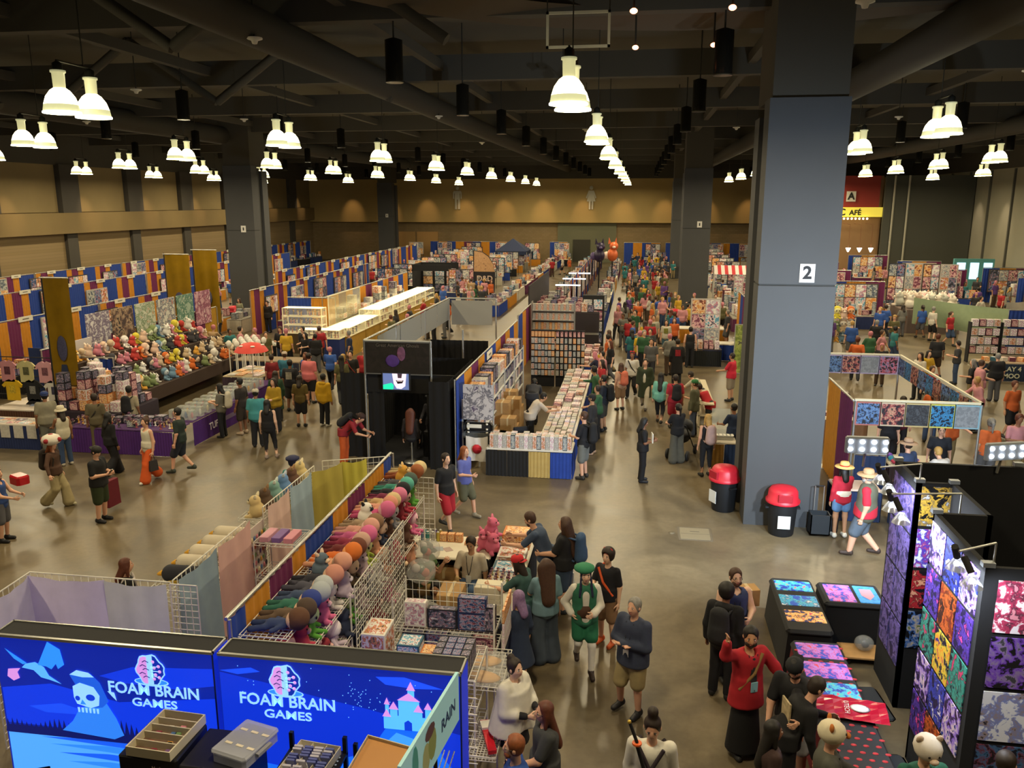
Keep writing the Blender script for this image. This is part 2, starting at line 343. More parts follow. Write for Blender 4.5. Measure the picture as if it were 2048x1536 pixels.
MB().cyl((-.6, 0, .66), (-.6, 0, 2.45), .012, DK).obj('hanger_rod', t); MB().cyl((.6, 0, .66), (.6, 0, 2.45), .012, DK).obj('hanger_rod', t)
for px in ((-0.22, 15.91, 10.3), (1.49, 15.9, 10.3), (-0.21, 19.53, 10.3), (1.47, 19.48, 10.3)):  # reflections of lamps behind the window glass, added here as small glowing bulbs
    t = thing('reflected_lamp', 'tiny reddish reflection of a lamp in the window glass, added as a bulb', 'lamp', px, group='lamp reflections')
    MB().ell((0, 0, 0), (.07, .07, .05), mat('#ffd0a8', .5, emit=8, ecol='#ff9060')).obj('bulb', t); MB().cyl((0, 0, .03), (0, 0, 2.05), .02, DK).obj('stem', t)
# restroom figures on the back fascia
wf = mat('#c9c5b0', .7)
t = thing('restroom_man_figure', 'pale cut-out figure of a man mounted on the back fascia', 'sign', (-21.18, 97.1, 6.66))
MB().lathe([(.01, 2.05), (.19, 1.95), (.22, 1.8), (.19, 1.65), (.01, 1.57)], wf, 12, sy=.3).obj('head', t)
MB().prism([(-.42, 1.5), (.42, 1.5), (.52, 1.3), (.52, .6), (.38, .6), (.38, 1.2), (.3, 1.2), (.3, -.6), (.06, -.6), (.06, .5), (-.06, .5), (-.06, -.6), (-.3, -.6), (-.3, 1.2), (-.38, 1.2), (-.38, .6), (-.52, .6), (-.52, 1.3)], -.05, .05, wf).obj('figure_body', t)
t = thing('restroom_woman_figure', 'pale cut-out figure of a woman in a dress mounted on the back fascia', 'sign', (-5.54, 97.1, 6.66))
MB().lathe([(.01, 2.05), (.19, 1.95), (.22, 1.8), (.19, 1.65), (.01, 1.57)], wf, 12, sy=.3).obj('head', t)
MB().prism([(-.3, 1.5), (.3, 1.5), (.6, .7), (.48, .62), (.28, 1.15), (.5, .3), (.25, .3), (.25, -.6), (.05, -.6), (.05, .3), (-.05, .3), (-.05, -.6), (-.25, -.6), (-.25, .3), (-.5, .3), (-.28, 1.15), (-.48, .62), (-.6, .7)], -.05, .05, wf).obj('figure_body', t)
# wall washers (recessed spots below the ceiling aimed at the band and the fascia)
for k in range(11): light('SPOT', (-36.6, 17 + k * 7.62, 8.9), 260, (1, .66, .36), (0, R(42), 0), .08, angle=.75, blend=.9)
for k in range(13): light('SPOT', (-34 + k * 4.6, 94.3, 8.9), 240, (1, .62, .32), (R(40), 0, 0), .08, angle=.75, blend=.9)
for k in range(7): light('SPOT', (26.6, 45 + k * 5.5, 9.2), 420, (1, .78, .55), (0, R(-28), 0), .08, angle=.7, blend=.9)
# ---------------------------------------------------------------- people: smooth blended volumes turned into one skin
def nets(F, org, h):
    """surface nets of a scalar field: vertices, quads"""
    neg = F < 0
    nx, ny, nz = F.shape
    acc = np.zeros((nx - 1, ny - 1, nz - 1, 3), np.float32); cnt = np.zeros((nx - 1, ny - 1, nz - 1), np.float32)
    base = np.stack(np.meshgrid(np.arange(nx), np.arange(ny), np.arange(nz), indexing='ij'), -1)
    edges = []
    for ax in range(3):
        a = [slice(None)] * 3; b = [slice(None)] * 3; a[ax] = slice(0, -1); b[ax] = slice(1, None)
        fa, fb = F[tuple(a)], F[tuple(b)]
        cr = neg[tuple(a)] != neg[tuple(b)]
        idx = np.argwhere(cr)
        if len(idx) == 0: continue
        va = fa[cr]; vb = fb[cr]; t = va / (va - vb)
        P = idx.astype(np.float32).copy(); P[:, ax] += t
        o1, o2 = [k for k in range(3) if k != ax]
        for d1 in (0, -1):
            for d2 in (0, -1):
                c = idx.copy(); c[:, o1] += d1; c[:, o2] += d2
                ok = ((c >= 0).all(1)) & (c[:, 0] < nx - 1) & (c[:, 1] < ny - 1) & (c[:, 2] < nz - 1)
                ci = tuple(c[ok].T); np.add.at(acc, ci, P[ok]); np.add.at(cnt, ci, 1)
        edges.append((ax, idx, neg[tuple(a)][cr]))
    use = cnt > 0; vid = -np.ones(cnt.shape, np.int64); vid[use] = np.arange(use.sum())
    V = acc[use] / cnt[use][:, None] * h + org
    Q = []
    for ax, idx, na in edges:
        o1, o2 = [(1, 2), (2, 0), (0, 1)][ax]
        ok = (idx[:, o1] > 0) & (idx[:, o2] > 0); c = idx[ok]; na = na[ok]
        def g(d1, d2):
            k = c.copy(); k[:, o1] += d1; k[:, o2] += d2; return vid[tuple(k.T)]
        q = np.stack([g(-1, -1), g(0, -1), g(0, 0), g(-1, 0)], 1)
        q[~na] = q[~na][:, ::-1]; Q.append(q)
    Q = np.concatenate(Q); return V, Q[(Q >= 0).all(1)]
def sdf(prims, cuts, h, k=.035):
    lo = np.min([np.minimum(p[1], p[2]) - max(p[3], p[4]) * max(1, p[5] if len(p) > 5 else 1) for p in prims], 0) - 2.5 * h
    hi = np.max([np.maximum(p[1], p[2]) + max(p[3], p[4]) * max(1, p[5] if len(p) > 5 else 1) for p in prims], 0) + 2.5 * h
    n = np.ceil((hi - lo) / h).astype(int) + 1
    X = (lo[0] + h * np.arange(n[0]))[:, None, None]; Y = (lo[1] + h * np.arange(n[1]))[None, :, None]; Z = (lo[2] + h * np.arange(n[2]))[None, None, :]
    def ev(p):
        a, b, r1, r2 = np.asarray(p[1], float), np.asarray(p[2], float), p[3], p[4]; sx = p[5] if len(p) > 5 else 1; sy = p[6] if len(p) > 6 else 1
        dx = (X - a[0]) / sx; dy = (Y - a[1]) / sy; dz = Z - a[2]; bx = (b[0] - a[0]) / sx; by = (b[1] - a[1]) / sy; bz = b[2] - a[2]
        bb = bx * bx + by * by + bz * bz
        t = np.clip((dx * bx + dy * by + dz * bz) / bb, 0, 1) if bb > 1e-9 else 0.
        if p[0] == 'f':   # flat-ended
            tt = ((dx * bx + dy * by + dz * bz) / bb); L = math.sqrt(bb); t = np.clip(tt, 0, 1)
            d = np.sqrt((dx - t * bx) ** 2 + (dy - t * by) ** 2 + (dz - t * bz) ** 2) - (r1 + (r2 - r1) * t)
            return np.maximum(d, np.maximum(-tt, tt - 1) * L) * min(sx, sy, 1)
        return (np.sqrt((dx - t * bx) ** 2 + (dy - t * by) ** 2 + (dz - t * bz) ** 2) - (r1 + (r2 - r1) * t)) * min(sx, sy, 1)
    F = None
    for p in prims:
        d = ev(p)
        if F is None: F = np.broadcast_to(d, n).copy(); continue
        hh = np.clip(.5 + .5 * (F - d) / k, 0, 1); F = F * (1 - hh) + d * hh - k * hh * (1 - hh)
    for c in cuts: F = np.maximum(F, -ev(c))
    return nets(F.astype(np.float32), lo, h)
def smesh(name, parts, mats):
    """parts: list of (V,Q,matindex)"""
    vs = []; fs = []; mi = []; o = 0
    for V, Q, k in parts: vs.append(V); fs.append(Q + o); mi.append(np.full(len(Q), k)); o += len(V)
    V = np.concatenate(vs).astype(np.float32); Q = np.concatenate(fs).astype(np.int32); mi = np.concatenate(mi).astype(np.int32)
    me = bpy.data.meshes.new(name); me.vertices.add(len(V)); me.vertices.foreach_set('co', V.ravel())
    me.loops.add(Q.size); me.loops.foreach_set('vertex_index', Q.ravel()); me.polygons.add(len(Q))
    me.polygons.foreach_set('loop_start', np.arange(0, Q.size, 4, dtype=np.int32)); me.polygons.foreach_set('loop_total', np.full(len(Q), 4, np.int32))
    for m in mats: me.materials.append(m)
    me.polygons.foreach_set('material_index', mi); me.polygons.foreach_set('use_smooth', np.ones(len(Q), bool)); me.update(calc_edges=True); return me
def ellq(c, d, n=8, k=6, rot=None):
    m = MB().ell((0, 0, 0), d, None, n, k); V = np.array(m.v)
    if rot is not None: V = V @ np.array(rot).T
    return V + np.array(c), np.array(m.f)
# one relaxed hand, fingers along -z, palm facing inwards (+x for a left hand)
def hand_mesh(curl):
    pr = [('c', (0, 0, 0), (0, .005, -.05), .022, .03, .62, 1.25)]
    for i, (y, L) in enumerate(((.031, .066), (.011, .076), (-.01, .07), (-.03, .054))):
        a = np.array((0, y, -.075)); b = a + np.array((.3 * curl * L, 0, -L * .5)); c = b + np.array((L * .75 * curl, 0, -L * .5 * (1 - curl * .8)))
        pr += [('c', a, b, .0098, .009), ('c', b, c, .009, .0075)]
    a = np.array((.006, .03, -.03)); b = a + np.array((.018, .026, -.03)); c = b + np.array((.012 + .02 * curl, .006, -.028))
    pr += [('c', a, b, .012, .0105), ('c', b, c, .0105, .009)]
    return sdf(pr, [], .0075, .006)
HANDS = {c: hand_mesh(c) for c in (.35, .9)}
SKIN = {k: mat(v, .55) for k, v in dict(light='#d3a184', pale='#dcb298', tan='#b88a68', brown='#8a5f45', dark='#5f4230').items()}
EYEW = mat('#e8e2da', .3); EYED = mat('#1c1512', .3); LIP = mat('#a8605a', .5)
HAIR = dict(black='#17130f', dark='#2a1d15', brown='#4a3020', auburn='#5f2f1c', ginger='#8a4a22', blond='#b9924f', grey='#8d8a84', purple='#8a6f9a', pink='#c77a86', white='#cfc9bd', navy='#1a2342', blue='#2c55a8', red='#8c1f22')
def cm(c): return mat(c, .85, noise=.14, scale=9)
def V3(*a): return np.array(a, float)
def rx(v, a, piv):
    v = np.asarray(v, float) - piv; c, s = math.cos(a), math.sin(a); return np.array((v[0], v[1] * c - v[2] * s, v[1] * s + v[2] * c)) + piv
def person(loc, face, label, H=1.72, skin='light', hair='dark', style='short', top=('tee', '#333333'), bot=('pants', '#2a2a30'), shoe='#222222', armL='down', armR='down', legs='stand', lean=0, fat=1., look=0, nod=0, hat=None, extra=(), sz=0., res=None, group=None, fem=False, z=0, beard=None, glasses=False, lo=False):
    """face: compass angle in degrees the person looks towards, 0 = +y (away from the camera), 180 = towards it, 90 = -x, -90 = +x"""
    s = H / 1.75
    root = thing('person', label, 'person', (loc[0], loc[1], z), R(face), group)
    if res is None:
        d = math.hypot(loc[0], loc[1]); res = .019 if d < 14 else .023 if d < 24 else .03
    near = res < .025
    # ---- skeleton
    hz = .93; sit = legs.startswith('sit')
    if sit: hz = .50
    if legs == 'squat': hz = .42
    pel = V3(0, 0, hz)
    def up(x, y, zz): return rx(V3(x, y, zz + hz - .93), -R(lean), pel)
    sw = .17 if fem else .19
    chest, neck, headc = up(0, 0, 1.28), up(0, -.005, 1.47), up(0, .02, 1.625)
    sh = {-1: up(-sw, 0, 1.40), 1: up(sw, 0, 1.40)}
    def arm(kind, q):
        S = sh[q]
        A = {'down': ((.05, -.03, -.29), (.02, .06, -.25)), 'bag': ((.06, 0, -.29), (.03, .03, -.27)), 'phone': ((.05, .04, -.28), (-.13, .24, .03)), 'reach': ((.04, .2, -.2), (-.02, .26, .0)),
             'fwd': ((.04, .14, -.25), (-.05, .25, -.06)), 'cross': ((.06, .06, -.27), (-.27, .17, .03)), 'hip': ((.15, -.06, -.25), (-.1, .1, -.14)), 'back': ((.05, -.1, -.27), (.0, -.05, -.26)),
             'swing': ((.06, .1, -.27), (.0, .14, -.2)), 'upb': ((.06, .1, -.26), (-.06, .14, .2)), 'lap': ((.06, .1, -.25), (-.1, .2, -.06)), 'low': ((.05, .1, -.28), (-.04, .16, -.2)), 'wave': ((.16, .05, .05), (.05, .1, .25)), 'hold': ((.07, .06, -.27), (-.14, .23, -.02)), 'side': ((.17, .03, -.23), (.1, .12, -.2))}[kind]
        E = S + V3(A[0][0] * q, A[0][1], A[0][2]); 
        if lean and kind in ('down', 'bag'): pass
        W = E + V3(A[1][0] * q, A[1][1], A[1][2]); return S, E, W
    arms = {-1: arm(armL, -1), 1: arm(armR, 1)}
    hip = {q: V3(.092 * q, 0, hz - .02) for q in (-1, 1)}
    if legs == 'walk': lg = {-1: (V3(-.1, .16, .5), V3(-.09, .22, .1)), 1: (V3(.1, .04, .49), V3(.09, -.26, .16))}
    elif legs == 'walk2': lg = {1: (V3(.1, .16, .5), V3(.09, .22, .1)), -1: (V3(-.1, .04, .49), V3(-.09, -.26, .16))}
    elif legs == 'wide': lg = {q: (V3(.15 * q, .02, .5), V3(.2 * q, -.02, .09)) for q in (-1, 1)}
    elif legs == 'sit': lg = {q: (V3(.13 * q, .42, .5), V3(.12 * q, .40, .09)) for q in (-1, 1)}
    elif legs == 'sitx': lg = {-1: (V3(-.1, .42, .52), V3(-.1, .45, .09)), 1: (V3(.22, .36, .62), V3(-.12, .5, .56))}
    elif legs == 'squat': lg = {q: (V3(.16 * q, .3, .46), V3(.12 * q, .05, .09)) for q in (-1, 1)}
    elif legs == 'kick': lg = {-1: (V3(-.1, .02, .5), V3(-.1, -.02, .09)), 1: (V3(.13, .1, .5), V3(.2, -.02, .12))}
    else: lg = {q: (V3(.105 * q, .015, .5), V3(.115 * q, -.02, .09)) for q in (-1, 1)}
    f = fat
    torso = lambda o, lowz=.86: [('c', up(0, -.005, 1.31), up(0, 0, 1.05), .125 * (1 + (f - 1) * .6) + o, .105 * f + o, 1.32, .92), ('c', up(0, .0, 1.06), pel + V3(0, 0, -.03), .11 * f + o, .125 * (1 + (f - 1) * .7) + o, 1.3, .95), ('c', sh[-1] * .8 + chest * .2, sh[1] * .8 + chest * .2, .048 + o, .048 + o)]
    fa = 1 + (f - 1) * .7
    armp = lambda q, o, t=2.: ([('c', arms[q][0], arms[q][1], .052 * fa + o, .041 * fa + o)] if t >= 1 else [('c', arms[q][0], arms[q][0] + (arms[q][1] - arms[q][0]) * t, .055 * fa + o, .05 * fa + o)]) + \
        ([('c', arms[q][1], arms[q][1] + (arms[q][2] - arms[q][1]) * min(1, t - 1), .041 * fa + o, (.041 - .014 * min(1, t - 1)) * fa + o)] if t > 1 else [])
    legp = lambda q, o, t=2., flare=0.: ([('c', hip[q], hip[q] + (lg[q][0] - hip[q]) * min(t, 1), .088 * fa + o, (.088 - .03 * min(t, 1)) * fa + o + flare * min(t, 1))]) + \
        ([('c', lg[q][0], lg[q][0] + (lg[q][1] - lg[q][0]) * (t - 1), .058 * fa + o + flare, (.058 - .02 * (t - 1)) * fa + o + flare * (1 + t))] if t > 1 else [])
    hr = Matrix.Rotation(R(look), 3, 'Z') @ Matrix.Rotation(R(-nod - lean * .6), 3, 'X')
    def hp(x, y, zz): v = hr @ Vector((x, y, zz)); return headc + V3(*v)
    # ---- skin body
    pr = [('c', hp(0, -.012, .035), hp(0, .012, -.01), .088, .082, .9, 1.02), ('c', hp(0, .02, -.04), hp(0, .035, -.075), .06, .042), ('c', neck + V3(0, 0, -.05), headc + V3(0, -.015, -.06), .055, .05)]
    if near: pr += [('c', hp(0, .09, .01), hp(0, .105, -.022), .007, .011)]
    pr += torso(-.012)
    for q in (-1, 1): pr += armp(q, 0) + legp(q, 0)
    body = [(*sdf(pr, [], res), 0)]
    hc = .35 if near else None
    for q in (-1, 1):
        S, E, W = arms[q]; d = W - E; d = d / np.linalg.norm(d)
        if near:
            cl = .9 if (armL if q < 0 else armR) in ('phone', 'bag', 'reach', 'hold', 'upb', 'fwd') else .35
            V, Q = HANDS[cl]; V = V.copy(); V[:, 0] *= -q; Qq = Q if q < 0 else Q[:, ::-1]
            zq = -d; yv = V3(0, 1, 0) if abs(d[1]) < .75 else V3(0, 0, 1); xv = np.cross(yv, zq); xv /= np.linalg.norm(xv); yv = np.cross(zq, xv)
            body.append((V @ np.stack([xv, yv, zq]) + W + d * .005, Qq, 0))
        else:
            body.append((*sdf([('c', W, W + d * .09, .034, .03), ('c', W + d * .05, W + d * .14, .028, .02)], [], .02), 0))
    if near or not lo:
        for q in (-1, 1):
            body.append((*ellq(hp(.034 * q, .078, .012), (.014, .009, .009)), 1)); body.append((*ellq(hp(.034 * q, .086, .012), (.0075, .005, .0075), 6, 4), 2)); body.append((*ellq(hp(.083 * q, -.005, 0), (.012, .02, .03)), 0))
            body.append((*ellq(hp(.034 * q, .084, .034), (.018, .007, .005), 6, 4), 4))
        body.append((*ellq(hp(0, .088, -.055), (.024, .008, .008), 8, 4), 3))
    hm = mat(HAIR.get(hair, hair), .6, noise=.3, scale=40)
    o = bpy.data.objects.new('body', smesh('body', body, [SKIN[skin], EYEW, EYED, LIP, hm])); COL.objects.link(o); o.parent = root
    def part(name, prims, col, cuts=(), k=.03, rs=None, m=None):
        o = bpy.data.objects.new(name, smesh(name, [(*sdf(prims, list(cuts), rs or res, k), 0)], [m or cm(col)])); COL.objects.link(o); o.parent = root; return o
    # ---- top
    kind, tc = top[0], top[1]
    ofs = .016
    if kind in ('tee', 'long', 'jacket', 'crop', 'hood', 'polo'):
        o = ofs + (.02 if kind in ('jacket', 'hood') else .004)
        tp = torso(o)
        t = {'tee': .8, 'polo': .75, 'crop': .8}.get(kind, 1.93)
        for q in (-1, 1): tp += armp(q, o - .010, t)
        if kind != 'crop' and not sit: tp += [('f', pel + V3(0, 0, .14), pel + V3(0, .005, -.07 if kind != 'jacket' else -.13), .126 * (1 + (f - 1) * .8) + o, .134 * (1 + (f - 1) * .8) + o, 1.34, 1.04)]
        cut = [('c', hp(0, .02, -.06), neck + V3(0, .03, .0), .085, .06)]
        if kind == 'crop': cut.append(('f', pel + V3(0, 0, -.3), pel + V3(0, 0, .14), .5, .5))
        part('jacket' if kind == 'jacket' else 'shirt', tp, tc, cut)
        if kind == 'jacket': part('undershirt', [('c', up(0, .07, 1.36), up(0, .09, 1.02), .062, .07 * f, 1, .75)], top[2] if len(top) > 2 else '#222')
        if kind == 'hood': part('hood', [('c', neck + V3(-.07, -.07, -.02), neck + V3(.07, -.07, -.02), .06, .06)], tc)
    elif kind == 'tank':
        part('tank_top', torso(ofs + .004) + ([] if sit else [('f', pel + V3(0, 0, .16), pel + V3(0, .005, .02), .122 * (1 + (f - 1) * .8) + ofs, .13 * (1 + (f - 1) * .8) + ofs, 1.32, 1.04)]), tc, [('c', hp(0, .02, -.06), neck + V3(0, .03, -.05), .09, .085), ('c', sh[-1] + V3(-.03, 0, .03), sh[-1] + V3(-.03, 0, -.06), .06, .05), ('c', sh[1] + V3(.03, 0, .03), sh[1] + V3(.03, 0, -.06), .06, .05)])
    elif kind == 'dress':
        tp = torso(ofs); tt = top[2] if len(top) > 2 else .7
        for q in (-1, 1): tp += armp(q, ofs - .006, tt)
        if not sit: tp += [('f', up(0, 0, 1.05), V3(0, 0, .52), .11 * f + ofs, .25, 1.15, .95)]
        part('dress', tp, tc, [('c', hp(0, .02, -.06), neck + V3(0, .03, 0), .085, .06)])
    elif kind in ('robe', 'coat'):
        ln = .2 if kind == 'robe' else top[3] if len(top) > 3 else .42
        tp = torso(ofs + .02) + [('f', up(0, 0, 1.1), V3(0, 0, ln), .13 * f + ofs, .19, 1.25, 1.0)]
        for q in (-1, 1):
            S, E, W = arms[q]
            tp += [('c', S, E, .07, .075), ('c', E, E + (W - E) * .85, .07, .085 if kind == 'robe' else .055)]
        part('robe' if kind == 'robe' else 'coat', tp, tc, [('c', hp(0, .03, -.06), neck + V3(0, .04, -.03), .085, .07)])
        part('undershirt', [('c', up(0, .1, 1.36), up(0, .13, .98), .05, .06 * f, 1, .7)], top[2] if len(top) > 2 else '#222')
    elif kind == 'cape':
        tp = torso(ofs); 
        for q in (-1, 1): tp += armp(q, ofs, 1.9)
        part('blouse', tp, top[2] if len(top) > 2 else '#16151a', [('c', hp(0, .02, -.06), neck + V3(0, .03, 0), .085, .06)])
        part('cape', [('f', up(0, 0, 1.47), up(0, 0, 1.36), .09, .2, 1.2, .85), ('f', up(0, 0, 1.37), V3(0, -.02, .82), .2, .31, 1.2, .9)] + sum([armp(q, .045, 1.4) for q in (-1, 1)], []), tc, [('c', V3(.0, .3, 1.4), V3(.05, .36, .75), .03, .2), ('c', hp(0, .02, -.06), neck + V3(0, .03, 0), .085, .06)])
    elif kind == 'blouse':
        tp = torso(ofs)
        for q in (-1, 1):
            S, E, W = arms[q]; tp += [('c', S, E, .075, .06), ('c', E, W, .055, .065)]
        part('blouse', tp, tc, [('c', hp(0, .02, -.06), neck + V3(0, .03, 0), .085, .06)])
    # ---- bottom
    kind, bc = bot[0], bot[1]
    hips = [('c', pel + V3(0, 0, .06), pel + V3(0, 0, -.04), .112 * (1 + (f - 1) * .7) + ofs, .116 * (1 + (f - 1) * .7) + ofs, 1.2, .94)]
    if kind in ('pants', 'wide', 'leggings'):
        fl = {'pants': .006, 'wide': .03, 'leggings': -.006}[kind]; pp = list(hips)
        for q in (-1, 1): pp += legp(q, .014, 1.97, fl)
        part('trousers', pp, bc)
    elif kind in ('shorts', 'short'):
        pp = list(hips)
        for q in (-1, 1): pp += legp(q, .03, .95 if kind == 'shorts' else .5, .012)
        part('shorts', pp, bc)
    elif kind == 'skirt':
        ln = bot[2] if len(bot) > 2 else .55
        part('skirt', hips + [('f', pel + V3(0, 0, .08), V3(0, 0, ln), .12, .2, 1.15, .95)], bc)
    elif kind == 'puff':
        pp = list(hips)
        for q in (-1, 1): pp += [('c', hip[q] + V3(.02 * q, 0, -.05), hip[q] + (lg[q][0] - hip[q]) * .7, .1, .11)]
        part('puff_shorts', pp, bc)
        for q in (-1, 1): part('stocking', legp(q, .006, 1.98)[0:] , bot[2])
    # ---- shoes
    sm = mat(shoe, .6)
    for q in (-1, 1):
        a = lg[q][1]
        ky = a[1]; zz = max(0, a[2] - .09)
        pt = .0
        o = MB(); 
        if legs == 'sitx' and q == 1: V, Q = sdf([('c', a + V3(0, 0, -.02), a + V3(-.02, .02, .15), .05, .042)], [], .02)
        else: V, Q = sdf([('c', (a[0], ky - .03, zz + .05), (a[0] + .01 * q, ky + .15, zz + .036), .048, .04, 1, 1), ('c', (a[0], ky - .02, zz + .08), (a[0], ky, zz + .1), .045, .042)], [('f', (a[0], ky + .05, zz - .2), (a[0], ky + .05, zz), .5, .5)], .014 if near else .022)
        so = bpy.data.objects.new('shoe', smesh('shoe', [(V, Q, 0)], [sm])); COL.objects.link(so); so.parent = root
    # ---- hair
    if style != 'bald' and style != 'hidden':
        fc = [('c', hp(0, .10, -.03), hp(0, .085, .035), .072, .06)]
        hp_ = [('c', hp(0, -.02, .045), hp(0, -.015, .0), .098, .092, .95, 1.03)]
        lowcut = [('c', hp(0, .06, -.1), hp(0, .02, -.12), .07, .06)]
        if style == 'afro': hp_ = [('c', hp(0, -.03, .06), hp(0, -.03, .02), .15, .14)]; fc = [('c', hp(0, .14, -.05), hp(0, .11, .03), .09, .07)]
        if style == 'curly': hp_ = [('c', hp(0, -.02, .06), hp(0, -.02, .02), .118, .11)]
        if style in ('long', 'mid', 'huge'):
            L = {'long': .42, 'mid': .22, 'huge': .5}[style]; wv = {'long': .1, 'mid': .095, 'huge': .15}[style]
            hp_ += [('c', hp(0, -.045, -.02), headc + V3(0, -.155 * fa, -L), wv, wv * .75, 1, .6)]
            for q in (-1, 1): hp_ += [('c', hp(.075 * q, .0, .0), hp(.085 * q, .0, -.16), .03, .025)]
        if style == 'pony': hp_ += [('c', hp(0, -.1, .06), hp(0, -.16, .02), .035, .04), ('c', hp(0, -.16, .02), hp(0, -.15, -.2), .035, .02)]
        if style == 'bun': hp_ += [('c', hp(0, -.08, .12), hp(0, -.07, .14), .045, .045)]
        if style == 'topknot': hp_ += [('c', hp(0, -.04, .12), hp(0, -.06, .19), .05, .06)]
        if style == 'braids':
            for q in (-1, 1): hp_ += [('c', hp(.07 * q, .04, -.03), headc + V3(.1 * q, .12, -.3), .025, .022)]
        part('hair', hp_, hair, fc + (lowcut if style not in ('long', 'huge') else []), .02, min(res, .02), hm)
    if beard: part('beard', [('c', hp(-.04, .055, -.06), hp(.04, .055, -.06), .035, .035), ('c', hp(0, .065, -.085), hp(0, .06, -.1), .035, .028)], beard, [('c', hp(0, .1, -.03), hp(0, .095, -.05), .03, .022)], .02, .014, mat(HAIR.get(beard, beard), .7))
    if glasses:
        g = MB(); gm = mat('#1a1a1c', .3)
        for q in (-1, 1):
            c = hp(.034 * q, .098, .01); g.add([tuple(c + V3(*(hr @ Vector((.026 * math.cos(t) * rr, 0, .02 * math.sin(t) * rr))))) for rr in (1, .8) for t in np.linspace(0, 2 * PI, 9)[:-1]], [(i, (i + 1) % 8, 8 + (i + 1) % 8, 8 + i) for i in range(8)], gm)
            g.cyl(tuple(hp(.06 * q, .095, .015)), tuple(hp(.086 * q, 0, .012)), .004, gm, 4)
        g.obj('glasses', root)
    # ---- headwear
    M4 = Matrix.Translation(Vector(headc)) @ hr.to_4x4()
    if hat:
        hk, hcol = hat[0], hat[1]; hb = MB(); hmt = mat(hcol, .8, noise=.1, scale=15)
        if hk == 'cap': hb.lathe([(.1, .035), (.104, .07), (.09, .11), (.05, .135), (.0, .14)], hmt, 14, (0, -.01, 0), 1, 1.06); hb.prism([(-.075, .07), (-.07, .13), (-.04, .175), (.04, .175), (.07, .13), (.075, .07)], .035, .047, hmt, 'z')
        if hk == 'capback': hb.lathe([(.1, .035), (.104, .07), (.09, .11), (.05, .135), (.0, .14)], hmt, 14, (0, -.01, 0), 1, 1.06); hb.prism([(-.075, -.07), (-.07, -.13), (-.04, -.17), (.04, -.17), (.07, -.13), (.075, -.07)], .03, .042, hmt, 'z')
        if hk in ('straw', 'bucket'):
            br = {'straw': .21, 'bucket': .165}[hk]
            hb.lathe([(br, .02 if hk == 'bucket' else .045), (br - .01, .06), (.105, .07), (.1, .14), (.085, .165), (.0, .172)], hmt, 18, (0, -.01, 0)); hb.lathe([(.107, .068), (.106, .1)], mat(hat[2] if len(hat) > 2 else '#a02a22', .7), 18, (0, -.01, 0), cap=False)
        if hk == 'beanie': hb.lathe([(.1, .02), (.106, .06), (.095, .12), (.05, .15), (0, .155)], hmt, 14, (0, -.012, 0), 1, 1.05)
        if hk == 'beret': hb.lathe([(.1, .05), (.16, .09), (.16, .13), (.09, .17), (0, .175)], hmt, 16, (.02, -.03, 0))
        if hk == 'tophat': hb.lathe([(.18, .07), (.18, .08), (.1, .085), (.105, .25), (0, .25)], hmt, 16)
        if hk == 'puff': hb.lathe([(.1, .0), (.2, .05), (.23, .13), (.19, .22), (.09, .27), (0, .275)], hmt, 18, (0, -.01, 0)); sp = mat(hat[2], .8); [hb.ell((.2 * math.sin(a) * 1.03, -.01 + .2 * math.cos(a) * 1.03, .14), (.065, .065, .06), sp, 10, 6) for a in (0, PI / 2, PI, -PI / 2)]; hb.ell((0, -.01, .255), (.08, .08, .03), sp, 10, 5)
        if hk == 'plush': hb.ell((0, -.01, .07), (.14, .15, .13), hmt, 14, 9); [hb.ell((.1 * q, -.03, .17), (.04, .025, .05), mat(hat[2], .8), 8, 6) for q in (-1, 1)]; [hb.ell((.05 * q, .125, .09), (.014, .012, .014), EYED, 6, 4) for q in (-1, 1)]; hb.ell((0, .15, .05), (.05, .035, .03), mat(hat[2], .8), 8, 6)
        if hk == 'bow': [hb.ell((.045 * q, .0, .125), (.05, .02, .04), hmt, 8, 6) for q in (-1, 1)]; hb.lathe([(.1, .03), (.1, .05)], hmt, 14, (0, -.03, .03), cap=False)
        if hk == 'ears': [hb.prism([(.03 * q, .1), (.1 * q, .1), (.08 * q, .2)], -.02, .02, hmt) for q in (-1, 1)]
        ho = hb.obj({'cap': 'cap', 'capback': 'cap', 'straw': 'brimmed_hat', 'bucket': 'bucket_hat', 'plush': 'plush_hat', 'bow': 'hair_bow', 'ears': 'ear_headband', 'puff': 'mushroom_hat'}.get(hk, hk if hk != 'tophat' else 'top_hat'), root); ho.matrix_local = M4
    for e in extra:
        if e[0] == 'lanyard':
            b = MB(); c1 = mat('#23262e', .7); b.tube([up(-.06, .09, 1.43), up(-.03, .135 * fa, 1.2), up(0, .15 * fa, 1.1), up(.03, .135 * fa, 1.2), up(.06, .09, 1.43)], .006, c1, 5); b.box((-.045, .0, -.12), (.045, .008, 0), None)
            b = MB(); b.tube([tuple(up(-.06, .1, 1.43)), tuple(up(-.03, .145 * fa, 1.2)), tuple(up(0, .155 * fa, 1.1)), tuple(up(.03, .145 * fa, 1.2)), tuple(up(.06, .1, 1.43))], .006, c1, 5); c = up(0, .165 * fa, 1.03); b.cbox(tuple(c), (.09, .01, .13), mat(e[1] if len(e) > 1 else '#d8d8d4', .5)); b.obj('lanyard_badge', root)
        if e[0] == 'phone': W = arms[e[1]][2]; d = W - arms[e[1]][1]; d /= np.linalg.norm(d); b = MB(); b.cbox((0, 0, 0), (.075, .012, .15), mat('#15161a', .2)); o = b.obj('phone', root); o.location = W + d * .1 + V3(0, 0, .04); o.rotation_euler = (R(-35), 0, 0)
